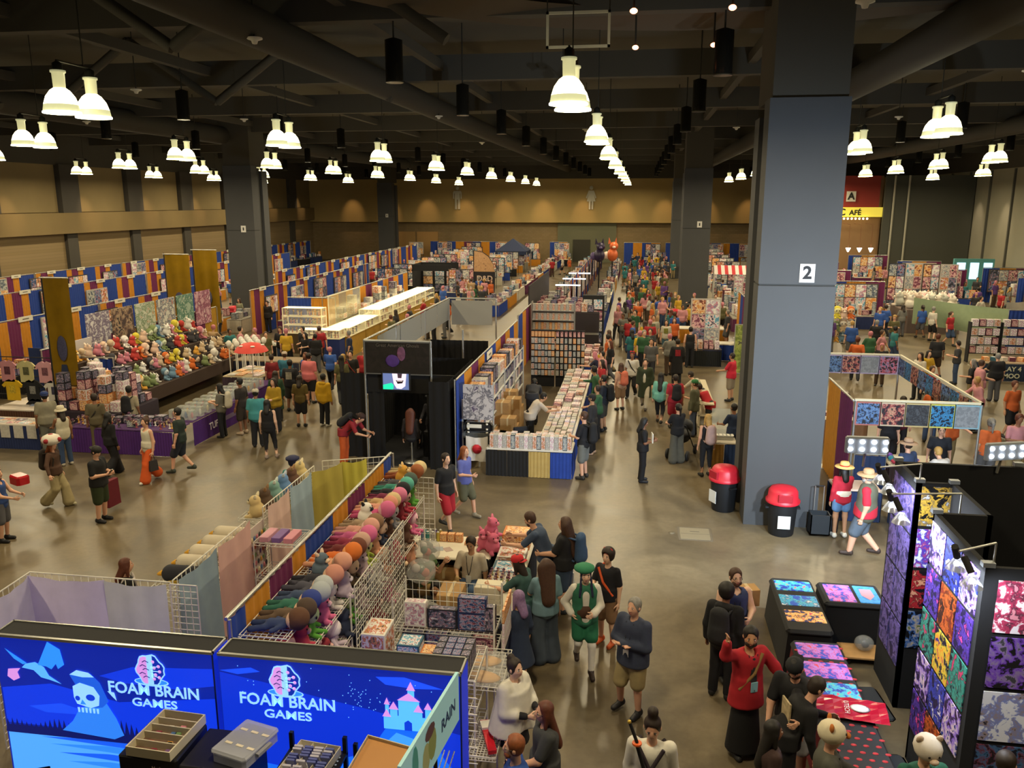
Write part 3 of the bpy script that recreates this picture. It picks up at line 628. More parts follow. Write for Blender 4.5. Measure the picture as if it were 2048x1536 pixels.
        if e[0] == 'print': b = MB(); c = up(0, (.135 if len(e) < 3 else -.14) * fa + (.012 if len(e) < 3 else -.01), 1.24); b.cbox(tuple(c), (.2, .02, .24), mat(e[1], .8, noise=.5, scale=14)); b.obj('shirt_print', root)
        if e[0] == 'sash': b = MB(); c1 = mat(e[1], .8); b.tube([tuple(up(.13 * e[2], .1, 1.43)), tuple(up(0, .15 * fa, 1.2)), tuple(up(-.16 * e[2], .09, .98))], .022, c1, 6); b.tube([tuple(up(.13 * e[2], -.05, 1.45)), tuple(up(0, -.14 * fa, 1.2)), tuple(up(-.17 * e[2], -.07, .98))], .022, c1, 6); b.obj('strap', root)
        if e[0] == 'belt': part('belt', [('c', pel + V3(0, 0, .1), pel + V3(0, 0, .12), .125 * fa + .03, .125 * fa + .03, 1.25, 1.0)], e[1])
        if e[0] == 'vest': part('vest', torso(.04), e[1], [('c', up(0, .2, 1.4), up(0, .2, .95), .1, .1)])
        if e[0] == 'mask': b = MB(); b.ell(tuple(hp(0, .075, -.05)), (.055, .05, .04), mat(e[1], .7)); b.obj('face_mask', root)
        if e[0] == 'backpack':
            t = thing('backpack', e[2], 'backpack', (0, 0, 0), 0)
            b = MB(); bm = cm(e[1])
            V, Q = sdf([('c', (0, -.1, .2), (0, -.1, -.12), .11, .13, 1.25, .8), ('c', (0, -.17, -.02), (0, -.17, -.12), .07, .08, 1.3, .7)], [], max(res, .02)); o = bpy.data.objects.new('bag', smesh('bag', [(V, Q, 0)], [bm])); COL.objects.link(o); o.parent = t
            for q in (-1, 1): MB().tube([(.1 * q, -.06, .2), (.12 * q, .1, .24), (.13 * q, .24, .1), (.14 * q, .2, -.1), (.13 * q, -.03, -.18)], .018, bm, 6).obj('shoulder_strap', t)
            mt = Matrix.Translation((loc[0], loc[1], z)) @ Matrix.Rotation(R(face), 4, 'Z') @ Matrix.Scale(s, 4) @ Matrix.Translation(Vector(up(0, -.12 * fa - .02, 1.2))) @ Matrix.Rotation(-R(lean), 4, 'X')
            t.matrix_world = mt
        if e[0] == 'bag':   # carried in a hand: ('bag', side, colour, label, size)
            W = arms[e[1]][2]; szz = e[4] if len(e) > 4 else .34
            t = thing('shopping_bag', e[3], 'bag', (0, 0, 0)); bm = cm(e[2]); w_ = szz * .42
            MB().add([(-w_, -.05, -szz), (w_, -.05, -szz), (w_, .05, -szz), (-w_, .05, -szz), (-w_ * .9, -.02, 0), (w_ * .9, -.02, 0), (w_ * .9, .02, 0), (-w_ * .9, .02, 0)], [(0, 3, 2, 1), (4, 5, 6, 7), (0, 1, 5, 4), (1, 2, 6, 5), (2, 3, 7, 6), (3, 0, 4, 7)], bm).obj('bag_body', t)
            MB().tube([(-w_ * .5, 0, 0), (-w_ * .2, 0, .14), (w_ * .2, 0, .14), (w_ * .5, 0, 0)], .01, bm, 5).obj('bag_handle', t)
            d = W - arms[e[1]][1]; d /= np.linalg.norm(d)
            t.matrix_world = Matrix.Translation((loc[0], loc[1], z)) @ Matrix.Rotation(R(face), 4, 'Z') @ Matrix.Scale(s, 4) @ Matrix.Translation(Vector(W + d * .09 + V3(0, 0, -.14))) @ Matrix.Rotation(R(90), 4, 'Z')
    root.scale = (s,) * 3
    return root
# ---------------------------------------------------------------- booth kit
BLUE, GOLD, PURP, TEAL = '#1f3f94', '#c4821f', '#6a2050', '#2c5a68'
FAB = lambda c: mat(c, .85, noise=.12, scale=6)
ALU = mat('#b9b9b4', .35, metal=.8); WIRE = mat('#d6d3ca', .5); BLK = mat('#17171a', .8); WHT = mat('#dedbd2', .6); CARD = mat('#b08a58', .85, noise=.15, scale=8); WOOD = mat('#b98d55', .7, noise=.2, scale=6)
def pleat(w, h, m, amp=.025, per=.16):
    """one hanging pleated curtain from x=0..w, z=0..h in its own frame"""
    n = max(4, int(w / per) * 4); b = MB(); vs = []
    for i in range(n + 1):
        x = w * i / n; y = amp * math.sin(i * PI / 2 * 1.0)
        vs += [(x, y * 1.25, 0), (x, y * .6, h)]
    b.add(vs, [(2 * i, 2 * i + 2, 2 * i + 3, 2 * i + 1) for i in range(n)], m, True); return b
def drape(p0, p1, cols, label, h=2.44, cuts=None, group=None, z0=.0, cat='drape wall'):
    """pipe and drape from p0 to p1; cols cycles over the panels, cuts are the panel ends in metres"""
    p0 = Vector((*p0, 0)); p1 = Vector((*p1, 0)); L = (p1 - p0).length; a = math.atan2(p1.y - p0.y, p1.x - p0.x)
    t = thing('drape_wall', label, cat, p0, a, group)
    if cuts is None:
        k = max(1, round(L / 1.05)); cuts = [L * (i + 1) / k for i in range(k)]
    x = 0
    for i, c in enumerate(cuts):
        pleat(c - x - .01, h - z0 - .04, FAB(cols[i % len(cols)]), per=.16 if c - x < 2 else .25).obj('drape_panel', t, (x, 0, z0)); x = c
    MB().cyl((0, 0, h), (L, 0, h), .025, ALU, 6).obj('crossbar', t)
    for x in (0, L): MB().cyl((x, 0.04, 0), (x, .04, h), .022, ALU, 6).obj('upright', t); MB().box((x - .2, -.16, 0), (x + .2, .24, .012), ALU).obj('base_plate', t)
    return t
OCC = [(2.2, 54, 4.8, 57), (2.3, 17.5, 4.3, 20.2)]
def table(x0, y0, x1, y1, label, top='#d8d4c8', skirt=None, h=.75, sides='flrb', cat='table', group=None, legs=False):
    """trestle table with cloth; skirt: colour or list of colours for the front panels"""
    OCC.append((x0 - .28, y0 - .28, x1 + .28, y1 + .28))
    t = thing('covered_table' if skirt else 'folding_table', label, cat, ((x0 + x1) / 2, (y0 + y1) / 2, 0), 0, group); w, d = (x1 - x0) / 2, (y1 - y0) / 2
    MB().bbox((-w, -d, h - .04), (w, d, h), .03, mat(top, .75)).obj('table_top', t)
    sk = skirt if isinstance(skirt, (list, tuple)) else [skirt]
    if skirt:
        for s in sides:
            if s in 'fb':
                n = len(sk)
                for i, c in enumerate(sk):
                    o = pleat(2 * w / n - .01, h - .06, FAB(c), .012, .08).obj('skirt', t)
                    o.location = (-w + 2 * w * i / n, -d - .01, .01) if s == 'f' else (-w + 2 * w * i / n, d + .01, .01)
            else:
                o = pleat(2 * d - .01, h - .06, FAB(sk[0] if s == 'l' else sk[-1]), .012, .08).obj('skirt', t); o.rotation_euler.z = R(90); o.location = (-w - .01 if s == 'l' else w + .01, -d, .01)
    if legs or not skirt:
        for sx in (-1, 1):
            for sy in (-1, 1): MB().cyl((sx * (w - .12), sy * (d - .1), 0), (sx * (w - .12), sy * (d - .1), h - .04), .018, mat('#55565a', .5, metal=.5), 6).obj('leg', t)
    return t
def gridwall(p0, p1, z0, z1, label, step=.1, m=None, name='grid_panel', group=None):
    p0 = Vector((*p0, 0)); p1 = Vector((*p1, 0)); L = (p1 - p0).length; a = math.atan2(p1.y - p0.y, p1.x - p0.x)
    t = thing(name, label, 'grid panel', p0, a, group); b = MB(); m = m or WIRE; r = .0045
    n = max(1, round(L / step)); k = max(1, round((z1 - z0) / step))
    for i in range(n + 1): b.box((L * i / n - r, -r, z0), (L * i / n + r, r, z1), m)
    for j in range(k + 1): z = z0 + (z1 - z0) * j / k; b.box((0, -r, z - r), (L, r, z + r), m)
    o = b.obj('wire_mesh', t); o['kind'] = 'stuff'
    f = MB().tube([(0, 0, z0), (0, 0, z1), (L, 0, z1), (L, 0, z0), (0, 0, z0)], .01, m, 6).obj('frame', t)
    if z0 > .02:
        for x in (0, L): MB().cyl((x, 0, 0), (x, 0, z0), .012, m, 6).obj('leg', t)
    return t
def wireshelf(x0, y0, x1, y1, z, parent, step=.06, lip=.05, m=None):
    b = MB(); m = m or WIRE; r = .004
    n = round((x1 - x0) / step) if x1 - x0 < y1 - y0 else round((y1 - y0) / step)
    nx = max(2, round((x1 - x0) / (step * 1.4))); ny = max(2, round((y1 - y0) / (step * 1.4)))
    for i in range(nx + 1): x = x0 + (x1 - x0) * i / nx; b.box((x - r, y0, z - r), (x + r, y1, z + r), m)
    for j in range(ny + 1): y = y0 + (y1 - y0) * j / ny; b.box((x0, y - r, z - r), (x1, y + r, z + r), m)
    o = b.obj('wire_shelf', parent); o['kind'] = 'stuff'
    MB().tube([(x0, y0, z + lip), (x1, y0, z + lip), (x1, y1, z + lip), (x0, y1, z + lip), (x0, y0, z + lip)], .006, m, 6).obj('shelf_lip', parent)
# product boxes: unit box standing on z=0 with a printed front (-y side) and a lid line
def prodmesh(side, arts, win=None):
    b = MB(); s = mat(side, .5)
    b.bbox((-.5, -.5, 0), (.5, .5, 1), .02, s)
    b.add([(-.44, -.506, .06), (.44, -.506, .06), (.44, -.506, .94), (-.44, -.506, .94)], [(0, 1, 2, 3)], arts)
    b.add([(-.42, -.42, 1.004), (.42, -.42, 1.004), (.42, .42, 1.004), (-.42, .42, 1.004)], [(0, 1, 2, 3)], arts)
    b.add([(.504, -.4, .1), (.504, .4, .1), (.504, .4, .9), (.504, -.4, .9)], [(0, 1, 2, 3)], arts)
    return b.mesh('box_carton')
PALS = [('#20305a', ('#24406e', '#8fa3c0', '#1a1f38', '#b04048')), ('#d8d4cc', ('#e0dcd4', '#b9424a', '#303848', '#d8b060')), ('#1c1c22', ('#2a2a34', '#6f7f9a', '#c8ccd4', '#8a3038')), ('#b9b4a8', ('#d0cabc', '#5a6a80', '#8a4a50', '#e8e2d0')),
        ('#5a2a3a', ('#7a3a4e', '#d8a0a8', '#2a1a24', '#e0c8b0')), ('#2d5a70', ('#5a9ab8', '#dfe6e2', '#2a4a5a', '#e8b0b8')), ('#c87838', ('#d89048', '#f0e0b0', '#6a3a20', '#b83a2a')), ('#e4e0da', ('#f0ece4', '#c0bcc8', '#8a8aa0', '#d86a80')), ('#3c4450', ('#55606e', '#a0a8b0', '#20242c', '#d8d4c0'))]
PROD = [prodmesh(s, art(a, 5, i * 3.1)) for i, (s, a) in enumerate(PALS)]
def prod(loc, size, label, k=0, rz=0, group=None, name=None, cat='box'):
    if name in (None, 'product_box'): name = next((n for w_, n in (('kit', 'kit_box'), ('blister', 'blister_pack'), ('window box', 'window_box'), ('goods', 'goods_box'), ('leaflet', 'leaflet'), ('print', 'paper_print'), ('toy', 'toy_box'), ('small figure', 'small_figure_box'), ('figure', 'figure_box'), ('cloth', 'folded_cloth'), ('pack', 'packet'), ('tray', 'goods_tray')) if w_ in label), 'product_box')
    o = bpy.data.objects.new(name, PROD[k % len(PROD)]); COL.objects.link(o); o.location = loc; o.scale = size; o.rotation_euler.z = rz
    return tag(o, label, cat, group)
def fill(x0, y0, x1, y1, z, dims, label, group, ks=None, gap=.01, jit=.12, stack=1, rz=0, name='product_box', miss=.0, hvar=.25):
    w, d, h = dims; nx = max(1, int((x1 - x0 + gap) / (w + gap))); ny = max(1, int((y1 - y0 + gap) / (d + gap)))
    for j in range(ny):
        for i in range(nx):
            zz = z
            for q in range(stack if stack == 1 else random.randint(1, stack)):
                if random.random() < miss: break
                hh = h * random.uniform(1 - hvar, 1)
                prod((x0 + (x1 - x0) * (i + .5) / nx, y0 + (y1 - y0) * (j + .5) / ny, zz + .002), (w * .96, d * .96, hh), label, random.choice(ks) if ks else random.randrange(9), rz + random.uniform(-jit, jit) * .3, group, name); zz += hh + .003
# plush toys
def plush_proto(kind):
    t = thing('plush_toy', 'x', 'plush toy', (0, 0, 0))
    A, B = mat('#c9a080', .95), mat('#e8d8c8', .95)
    def sp(name, prims, m, rs=.016): o = bpy.data.objects.new(name, smesh(name, [(*sdf(prims, [], rs, .02), 0)], [m])); COL.objects.link(o); o.parent = t; return o
    # sits facing +y
    if kind == 0:   # doll with big head and hair
        sp('torso', [('c', (0, 0, .06), (0, 0, .16), .065, .05), ('c', (-.05, .03, .04), (-.07, .15, .03), .03, .03), ('c', (.05, .03, .04), (.07, .15, .03), .03, .03), ('c', (-.05, 0, .14), (-.12, .05, .08), .025, .025), ('c', (.05, 0, .14), (.12, .05, .08), .025, .025)], A)
        h = sp('face', [('c', (0, .02, .27), (0, .02, .26), .095, .095, 1.1, .95)], B); sp('hair', [('c', (0, -.015, .295), (0, -.015, .27), .108, .105, 1.1, .95)], A)
        MB().ell((-.045, .112, .26), (.016, .008, .022), EYED, 6, 5).ell((.045, .112, .26), (.016, .008, .022), EYED, 6, 5).obj('eyes', h)
    if kind == 1:   # round animal with ears
        h = sp('torso', [('c', (0, 0, .11), (0, .0, .12), .115, .11, 1.05, 1), ('c', (0, .02, .25), (0, .03, .25), .085, .085, 1.1, .95), ('c', (-.07, .08, .03), (-.08, .14, .03), .035, .03), ('c', (.07, .08, .03), (.08, .14, .03), .035, .03)], A)
        sp('ear', [('c', (-.06, .0, .32), (-.08, -.01, .36), .03, .018)], B); sp('ear', [('c', (.06, .0, .32), (.08, -.01, .36), .03, .018)], B); sp('snout', [('c', (-.015, .11, .235), (.015, .11, .235), .03, .03)], B)
        MB().ell((-.04, .105, .275), (.012, .008, .014), EYED, 6, 5).ell((.04, .105, .275), (.012, .008, .014), EYED, 6, 5).obj('eyes', h)
    if kind == 2:   # lying long plush (head at +y end)
        h = sp('torso', [('c', (0, -.2, .09), (0, .1, .1), .08, .095, 1.1, .95)], A); sp('belly', [('c', (0, -.1, .04), (0, .08, .05), .07, .08, 1.1, .8)], B)
        sp('wing', [('c', (-.1, -.05, .12), (-.14, -.1, .06), .03, .02)], A); sp('wing', [('c', (.1, -.05, .12), (.14, -.1, .06), .03, .02)], A); sp('beak', [('c', (0, .19, .1), (0, .23, .09), .035, .02)], mat('#d9a02a', .9))
        MB().ell((-.05, .16, .14), (.012, .01, .012), EYED, 6, 5).ell((.05, .16, .14), (.012, .01, .012), EYED, 6, 5).obj('eyes', h)
    if kind == 3:   # doll lying on its back, head towards +y, hair covering crown
        sp('torso', [('c', (0, -.06, .06), (0, .06, .06), .055, .05), ('c', (-.04, -.1, .05), (-.06, -.24, .04), .032, .03), ('c', (.04, -.1, .05), (.06, -.24, .04), .032, .03), ('c', (-.05, .05, .06), (-.12, -.03, .05), .026, .024), ('c', (.05, .05, .06), (.12, -.03, .05), .026, .024)], A)
        h = sp('face', [('c', (0, .17, .1), (0, .18, .1), .09, .09)], B); sp('hair', [('c', (0, .2, .115), (0, .19, .1), .103, .1)], A)
    return t
PLUSH = [plush_proto(k) for k in range(4)]; PL_USED = [False] * 4
def plush(k, loc, rz, a, b, hair=None, label='x', sc=1., group=None):
    mm = {'torso': FAB(a), 'hair': FAB(hair or a), 'ear': FAB(b), 'face': FAB(b), 'snout': FAB(b), 'belly': FAB(b), 'wing': FAB(hair or a)}
    if not PL_USED[k]:
        PL_USED[k] = True; o = PLUSH[k]; o.location = loc; o.rotation_euler.z = rz; o.scale = (sc,) * 3; o['label'] = label
        if group: o['group'] = group
        for c in o.children:
            st = c.name.split('.')[0]
            if st in mm: c.material_slots[0].link = 'OBJECT'; c.material_slots[0].material = mm[st]
        return o
    return dup(PLUSH[k], loc, rz, label, group, sc, mm)
# small figurines and bottles
def fig_proto():
    b = MB(); b.lathe([(.035, 0), (.035, .012), (.012, .015), (.018, .05), (.026, .09), (.014, .115), (.012, .12)], mat('#8a6a60', .5), 8)
    me = b.mesh('figurine')
    b2 = MB(); b2.ell((0, 0, .145), (.032, .032, .032), mat('#c8a890', .5), 8, 6); b2.ell((0, -.006, .155), (.036, .034, .032), mat('#55304a', .6), 8, 6); b2.cyl((-.02, 0, .1), (-.05, .02, .06), .009, mat('#c8a890', .5), 5); b2.cyl((.02, 0, .1), (.05, .03, .12), .009, mat('#c8a890', .5), 5)
    t = thing('figurine', 'x', 'figurine'); o = bpy.data.objects.new('torso', me); COL.objects.link(o); o.parent = t; b2.obj('head', t); return t
FIG = fig_proto(); FIG_USED = [False]
FC = ['#8a3a44', '#d8c8a0', '#4a6a9a', '#c87a8a', '#3a3a44', '#d8a040', '#6a8a5a', '#e0dcd4', '#7a5a8a', '#b85a3a']
def figurine(loc, label, group, sc=1., rz=None):
    mm = {'torso': mat(random.choice(FC), .5)}
    rz = random.uniform(0, 6) if rz is None else rz
    if not FIG_USED[0]: FIG_USED[0] = True; FIG.location = loc; FIG['label'] = label; FIG['group'] = group; FIG.scale = (sc,) * 3; return FIG
    return dup(FIG, loc, rz, label, group, sc, mm)
def poster(p0, p1, z0, z1, m, label, group=None, th=.012, frame=None, name='poster', cat='poster'):
    """upright printed panel from p0 to p1 (its front is on the right-hand side of p0->p1 ... both faces printed)"""
    p0 = Vector((*p0, 0)); p1 = Vector((*p1, 0)); L = (p1 - p0).length; a = math.atan2(p1.y - p0.y, p1.x - p0.x)
    b = MB().box((0, -th / 2, z0), (L, th / 2, z1), m)
    if frame is None: o = b.obj(name); o.location = p0; o.rotation_euler.z = a; return tag(o, label, cat, group)
    t = thing(name, label, cat, p0, a, group); b.obj('print', t); fm = mat(frame, .5)
    MB().box((-.03, -th, z1), (L + .03, th, z1 + .03), fm).box((-.03, -th, z0 - .03), (L + .03, th, z0), fm).box((-.03, -th, z0), (0, th, z1), fm).box((L, -th, z0), (L + .03, th, z1), fm).obj('frame', t); return t
def sign_plate(loc, rz, label, w=.9, h=.22, group='booth name signs', cat='sign'):
    t = thing('booth_sign', label, cat, loc, rz, group); MB().box((-w / 2, -.01, -h), (w / 2, .01, 0), mat('#d6d2c2', .7)).obj('card', t)
    MB().box((-w * .22, -.014, -h * .62), (w * .22, -.01, -h * .4), mat('#6a675e', .7)).obj('lettering', t); return t
def shirt_proto():
    t = thing('hanging_shirt', 'x', 'shirt'); m = mat('#888', .9)
    prof = [(-.08, .0), (-.2, -.05), (-.36, -.2), (-.29, -.27), (-.22, -.2), (-.22, -.68), (.22, -.68), (.22, -.2), (.29, -.27), (.36, -.2), (.2, -.05), (.08, 0), (0, -.05)]
    MB().prism(prof, -.025, .025, m).obj('cloth', t); MB().box((-.1, -.03, -.45), (.1, -.026, -.2), mat('#55505a', .8, noise=.6, scale=25)).obj('print', t); MB().tube([(-.2, 0, -.04), (0, 0, .03), (.2, 0, -.04)], .008, BLK, 5).tube([(0, 0, .03), (.02, 0, .09), (-.01, 0, .11)], .005, BLK, 5).obj('hanger', t)
    return t
SHIRT = shirt_proto(); SH_USED = [False]
def hang(loc, rz, col, pr, label, sc=1.):
    mm = {'cloth': FAB(col), 'print': mat(pr, .8, noise=.6, scale=25)}
    if SH_USED[0]: return dup(SHIRT, loc, rz, label, None, sc, mm)
    SH_USED[0] = True; o = SHIRT; o.location = loc; o.rotation_euler.z = rz; o['label'] = label
    for c in o.children:
        st = c.name.split('.')[0]
        if st in mm: c.material_slots[0].link = 'OBJECT'; c.material_slots[0].material = mm[st]
    return o
def folding_chair(loc, rz, label, col='#1b1b1e'):
    t = thing('folding_chair', label, 'chair', loc, rz); m = mat(col, .5)
    MB().bbox((-.21, -.2, .43), (.21, .2, .46), .04, m).obj('seat', t); MB().bbox((-.21, -.25, .68), (.21, -.22, .86), .02, m).obj('backrest', t)
    for s in (-1, 1):
        MB().tube([(s * .22, .22, 0), (s * .22, -.2, .6), (s * .22, -.25, .86)], .012, m, 6).obj('leg', t); MB().tube([(s * .22, -.25, 0), (s * .22, .15, .44)], .012, m, 6).obj('leg', t)
    return t
def carton(loc, size, label, rz=0, col=None):
    t = thing('cardboard_box', label, 'box', loc, rz); w, d, h = size; m = col or CARD
    MB().bbox((-w / 2, -d / 2, 0), (w / 2, d / 2, h), .008, m).obj('carton', t); MB().box((-.025, -d / 2 - .003, h * .7), (.025, d / 2 + .003, h + .003), mat('#c9b48a', .4)).obj('tape', t); return t
def truss_post(x, y, h, label): return None
# ---------------------------------------------------------------- foreground: backlit game sign walls
def poly(pts, y, m, name, parent, th=.004):
    """flat printed shape on a wall facing the camera; pts are (x, z)"""
    b = MB(); n = len(pts); c = sum((p[0] * q[1] - q[0] * p[1]) for p, q in zip(pts, pts[1:] + pts[:1]))
    if c < 0: pts = pts[::-1]
    b.add([(p[0], y, p[1]) for p in pts], [tuple(range(n))], m); return b.obj(name, parent)
E_ = lambda c, s=.8: mat(c, .5, emit=s)
SKYB, SKY2, SKY3 = E_('#0e2ac0', .75), E_('#0f37dc', .8), E_('#1a4cf0', .8); ICE, ICE2, DEEP, PINK, LBL = E_('#6db6f8', .8), E_('#2f86f0', .8), E_('#101a6a', .6), E_('#d28fe0', .8), E_('#8fcaf8', .85)
def signwall(x0, x1, label):
    t = thing('backlit_sign_wall', label, 'display wall', (0, 0, 0)); y0, y1, H = 7.25, 7.56, 2.4
    MB().box((x0, y0, 0), (x1, y1, H - .03), E_('#0c249e', .7)).obj('fabric_print', t); MB().box((x0 + .02, y0 + .02, H - .03), (x1 - .02, y1 - .02, H - .01), BLK).obj('top_cover', t)
    for a, b in (((x0, y0 - .012, H - .03), (x1, y0 + .02, H)), ((x0, y1 - .02, H - .03), (x1, y1, H)), ((x0, y0, H - .03), (x0 + .02, y1, H)), ((x1 - .02, y0, H - .03), (x1, y1, H))): MB().box(a, b, ALU).obj('frame_rail', t)
    MB().box((x1 - .015, y0 - .008, 0), (x1 + .0, y0, H), mat('#1a2a6a', .4)).obj('corner_post', t)
    return t
def brain(cx, cz, t, s=1.):
    y = 7.244
    def el(cx_, cz_, a, b, n=16, a0=0, a1=2 * PI): return [(cx_ + a * math.cos(a0 + (a1 - a0) * i / n), cz_ + b * math.sin(a0 + (a1 - a0) * i / n)) for i in range(n)]
    poly(el(cx, cz - .145 * s, .2 * s, .05 * s), y, LBL, 'logo_plate', t); poly(el(cx, cz - .14 * s, .185 * s, .035 * s), y - .002, ICE2, 'logo_plate', t)
    blob = lambda r, k: [(cx + (r + .012 * math.sin(i * PI / 2.2)) * k * math.cos(i * 2 * PI / 28), cz + (r * 1.12 + .012 * math.sin(i * PI / 2.2)) * math.sin(i * 2 * PI / 28)) for i in range(28)]
    poly(blob(.165 * s, 1), y - .004, LBL, 'brain_outline', t)
    L = [p for p in blob(.15 * s, 1) if p[0] <= cx - .005]; L = sorted(L, key=lambda p: math.atan2(p[1] - cz, -(p[0] - cx))); Rr = [p for p in blob(.15 * s, 1) if p[0] >= cx + .005]; Rr = sorted(Rr, key=lambda p: math.atan2(p[1] - cz, p[0] - cx))
    poly(L, y - .006, PINK, 'brain_half', t); poly(Rr, y - .006, E_('#0d2aa0', .8), 'circuit_half', t)
    b = MB()
    for (dx, dz, q) in ((-.03, .09, .07), (-.06, .04, .06), (-.03, 0, .07), (-.07, -.05, .06), (-.03, -.09, .05)): b.tube([(cx + dx * s - .05 * s, y - .008, cz + dz * s), (cx + dx * s - .02 * s, y - .008, cz + dz * s + .02), (cx + dx * s + .02 * s, y - .008, cz + dz * s)], .005 * s, DEEP, 4)
    b.obj('brain_fold', t); b = MB()
    for (dx, dz) in ((.04, .1), (.1, .05), (.05, .03), (.11, -.01), (.06, -.05), (.1, -.08), (.04, -.1)): b.ell((cx + dx * s, y - .006, cz + dz * s), (.02 * s, .004, .02 * s), PINK, 8, 4); b.cyl((cx + dx * s, y - .008, cz + dz * s), (cx + .01, y - .008, cz + dz * s * .7), .004 * s, LBL, 4)
    b.obj('circuit_node', t)
def logo(cx, cz, t, k):
    brain(cx - .01, cz + .24, t)
    text('FOAM BRAIN', .185, LBL, 'lettering', t, (cx, 7.243, cz - .01), (R(90), 0, 0), .002, bold=.003, sx=.98); text('GAMES', .135, LBL, 'lettering', t, (cx, 7.243, cz - .165), (R(90), 0, 0), .002, bold=.002, sx=1.25)
SL = signwall(-6.82, -4.26, 'backlit blue sign wall with dragon, skull mountain and brain logo'); SR = signwall(-4.21, -1.61, 'backlit blue sign wall with pink roofed castle and brain logo')
poly([(-6.8, 1.32), (-6.8, 1.75), (-6.2, 1.85), (-5.4, 1.7), (-4.28, 1.85), (-4.28, 1.3)], 7.248, SKY2, 'sky_band', SL)
poly([(-5.6, 2.0), (-5.2, 2.14), (-4.28, 2.2), (-4.28, 2.0), (-4.7, 1.92), (-5.3, 1.94)], 7.248, SKY2, 'cloud', SL); poly([(-6.5, 1.55), (-6.1, 1.62), (-5.9, 1.57), (-5.9, 1.5), (-6.3, 1.49)], 7.2475, SKY3, 'cloud', SL)
poly([(-6.8, 0), (-6.8, 1.3), (-6.3, 1.27), (-5.9, 1.3), (-5.2, 1.2), (-4.28, 1.33), (-4.28, 0)], 7.247, E_('#4fa4fb', .8), 'ice_field', SL)
for i, z in enumerate((1.18, 1.1, 1.0, .9, .8)): poly([(-6.4 + i * .1, z), (-5.6, z + .04), (-4.4, z), (-5.3, z - .05)], 7.246, ICE2 if i % 2 else E_('#1a5cf0', .8), 'ice_streak', SL)
tr = MB(); xs = np.linspace(-6.79, -4.3, 44)
for x in xs:
    hgt = (.09 + .12 * abs(math.sin(x * 7.3)) * abs(math.sin(x * 2.1 + 1))); z0 = 1.27 + .04 * math.sin(x * 2); tr.add([(x - .035, 7.244, z0 - .03), (x + .035, 7.244, z0 - .03), (x, 7.244, z0 + hgt)], [(0, 1, 2)], DEEP)
tr.add([(-6.8, 7.2445, 1.2), (-4.28, 7.2445, 1.2), (-4.28, 7.2445, 1.3), (-6.8, 7.2445, 1.3)], [(0, 1, 2, 3)], DEEP); tr.obj('tree_line', SL)
# skull mountain
poly([(-6.12, 1.29), (-5.98, 1.42), (-5.9, 1.55), (-5.62, 1.75), (-5.55, 1.68), (-5.45, 1.5), (-5.38, 1.3), (-5.5, 1.24)], 7.242, E_('#2e7ef0', .8), 'mountain', SL)
poly([(-5.95, 1.98), (-5.88, 2.03), (-5.7, 2.02), (-5.6, 1.92), (-5.52, 1.7), (-5.6, 1.62), (-5.75, 1.6)], 7.2415, E_('#1c5ad8', .8), 'castle_ruin', SL)
poly([(-5.93, 1.85), (-5.84, 1.9), (-5.68, 1.86), (-5.62, 1.76), (-5.64, 1.64), (-5.74, 1.6), (-5.9, 1.64), (-5.93, 1.72)], 7.240, LBL, 'skull', SL)
for (cx, cz, a, b) in ((-5.73, 1.73, .055, .04), (-5.885, 1.71, .03, .03)): poly([(cx + a * math.cos(i * PI / 6), cz + b * math.sin(i * PI / 6)) for i in range(12)], 7.238, E_('#0d3ad0', .8), 'eye_socket', SL)
poly([(-5.83, 1.7), (-5.79, 1.64), (-5.86, 1.64)], 7.238, ICE2, 'nose_hollow', SL)
for i in range(6): poly([(-5.9 + i * .045, 1.6), (-5.87 + i * .045, 1.6), (-5.875 + i * .045, 1.54), (-5.895 + i * .045, 1.54)], 7.238, LBL, 'tooth', SL)
poly([(-5.95, 1.99), (-5.86, 2.05), (-5.72, 2.03), (-5.66, 1.98), (-5.8, 1.97)], 7.2395, LBL, 'cloud_cap', SL); poly([(-5.52, 1.83), (-5.44, 1.82), (-5.42, 1.72), (-5.47, 1.77)], 7.2395, LBL, 'smoke', SL)
# dragon
poly([(-6.47, 2.07), (-6.35, 2.1), (-6.25, 2.05), (-6.2, 1.95), (-6.06, 1.86), (-6.2, 1.9), (-6.3, 1.92), (-6.38, 2.0), (-6.52, 2.02)], 7.243, E_('#59b0fa', .8), 'dragon_body', SL)
poly([(-6.32, 2.07), (-6.17, 2.36), (-6.03, 2.28), (-6.0, 2.1), (-6.08, 2.04), (-6.1, 2.1), (-6.16, 2.03), (-6.22, 2.06)], 7.242, E_('#2c8cf4', .8), 'dragon_wing', SL); poly([(-6.45, 2.08), (-6.7, 2.24), (-6.6, 2.12), (-6.5, 2.06)], 7.242, E_('#2c8cf4', .8), 'dragon_wing', SL)
poly([(-6.54, 2.01), (-6.58, 1.96), (-6.56, 1.89), (-6.64, 1.85), (-6.71, 1.9), (-6.69, 1.99), (-6.62, 2.0)], 7.242, PINK, 'dragon_fire', SL)
logo(-4.98, 1.89, SL, 0)
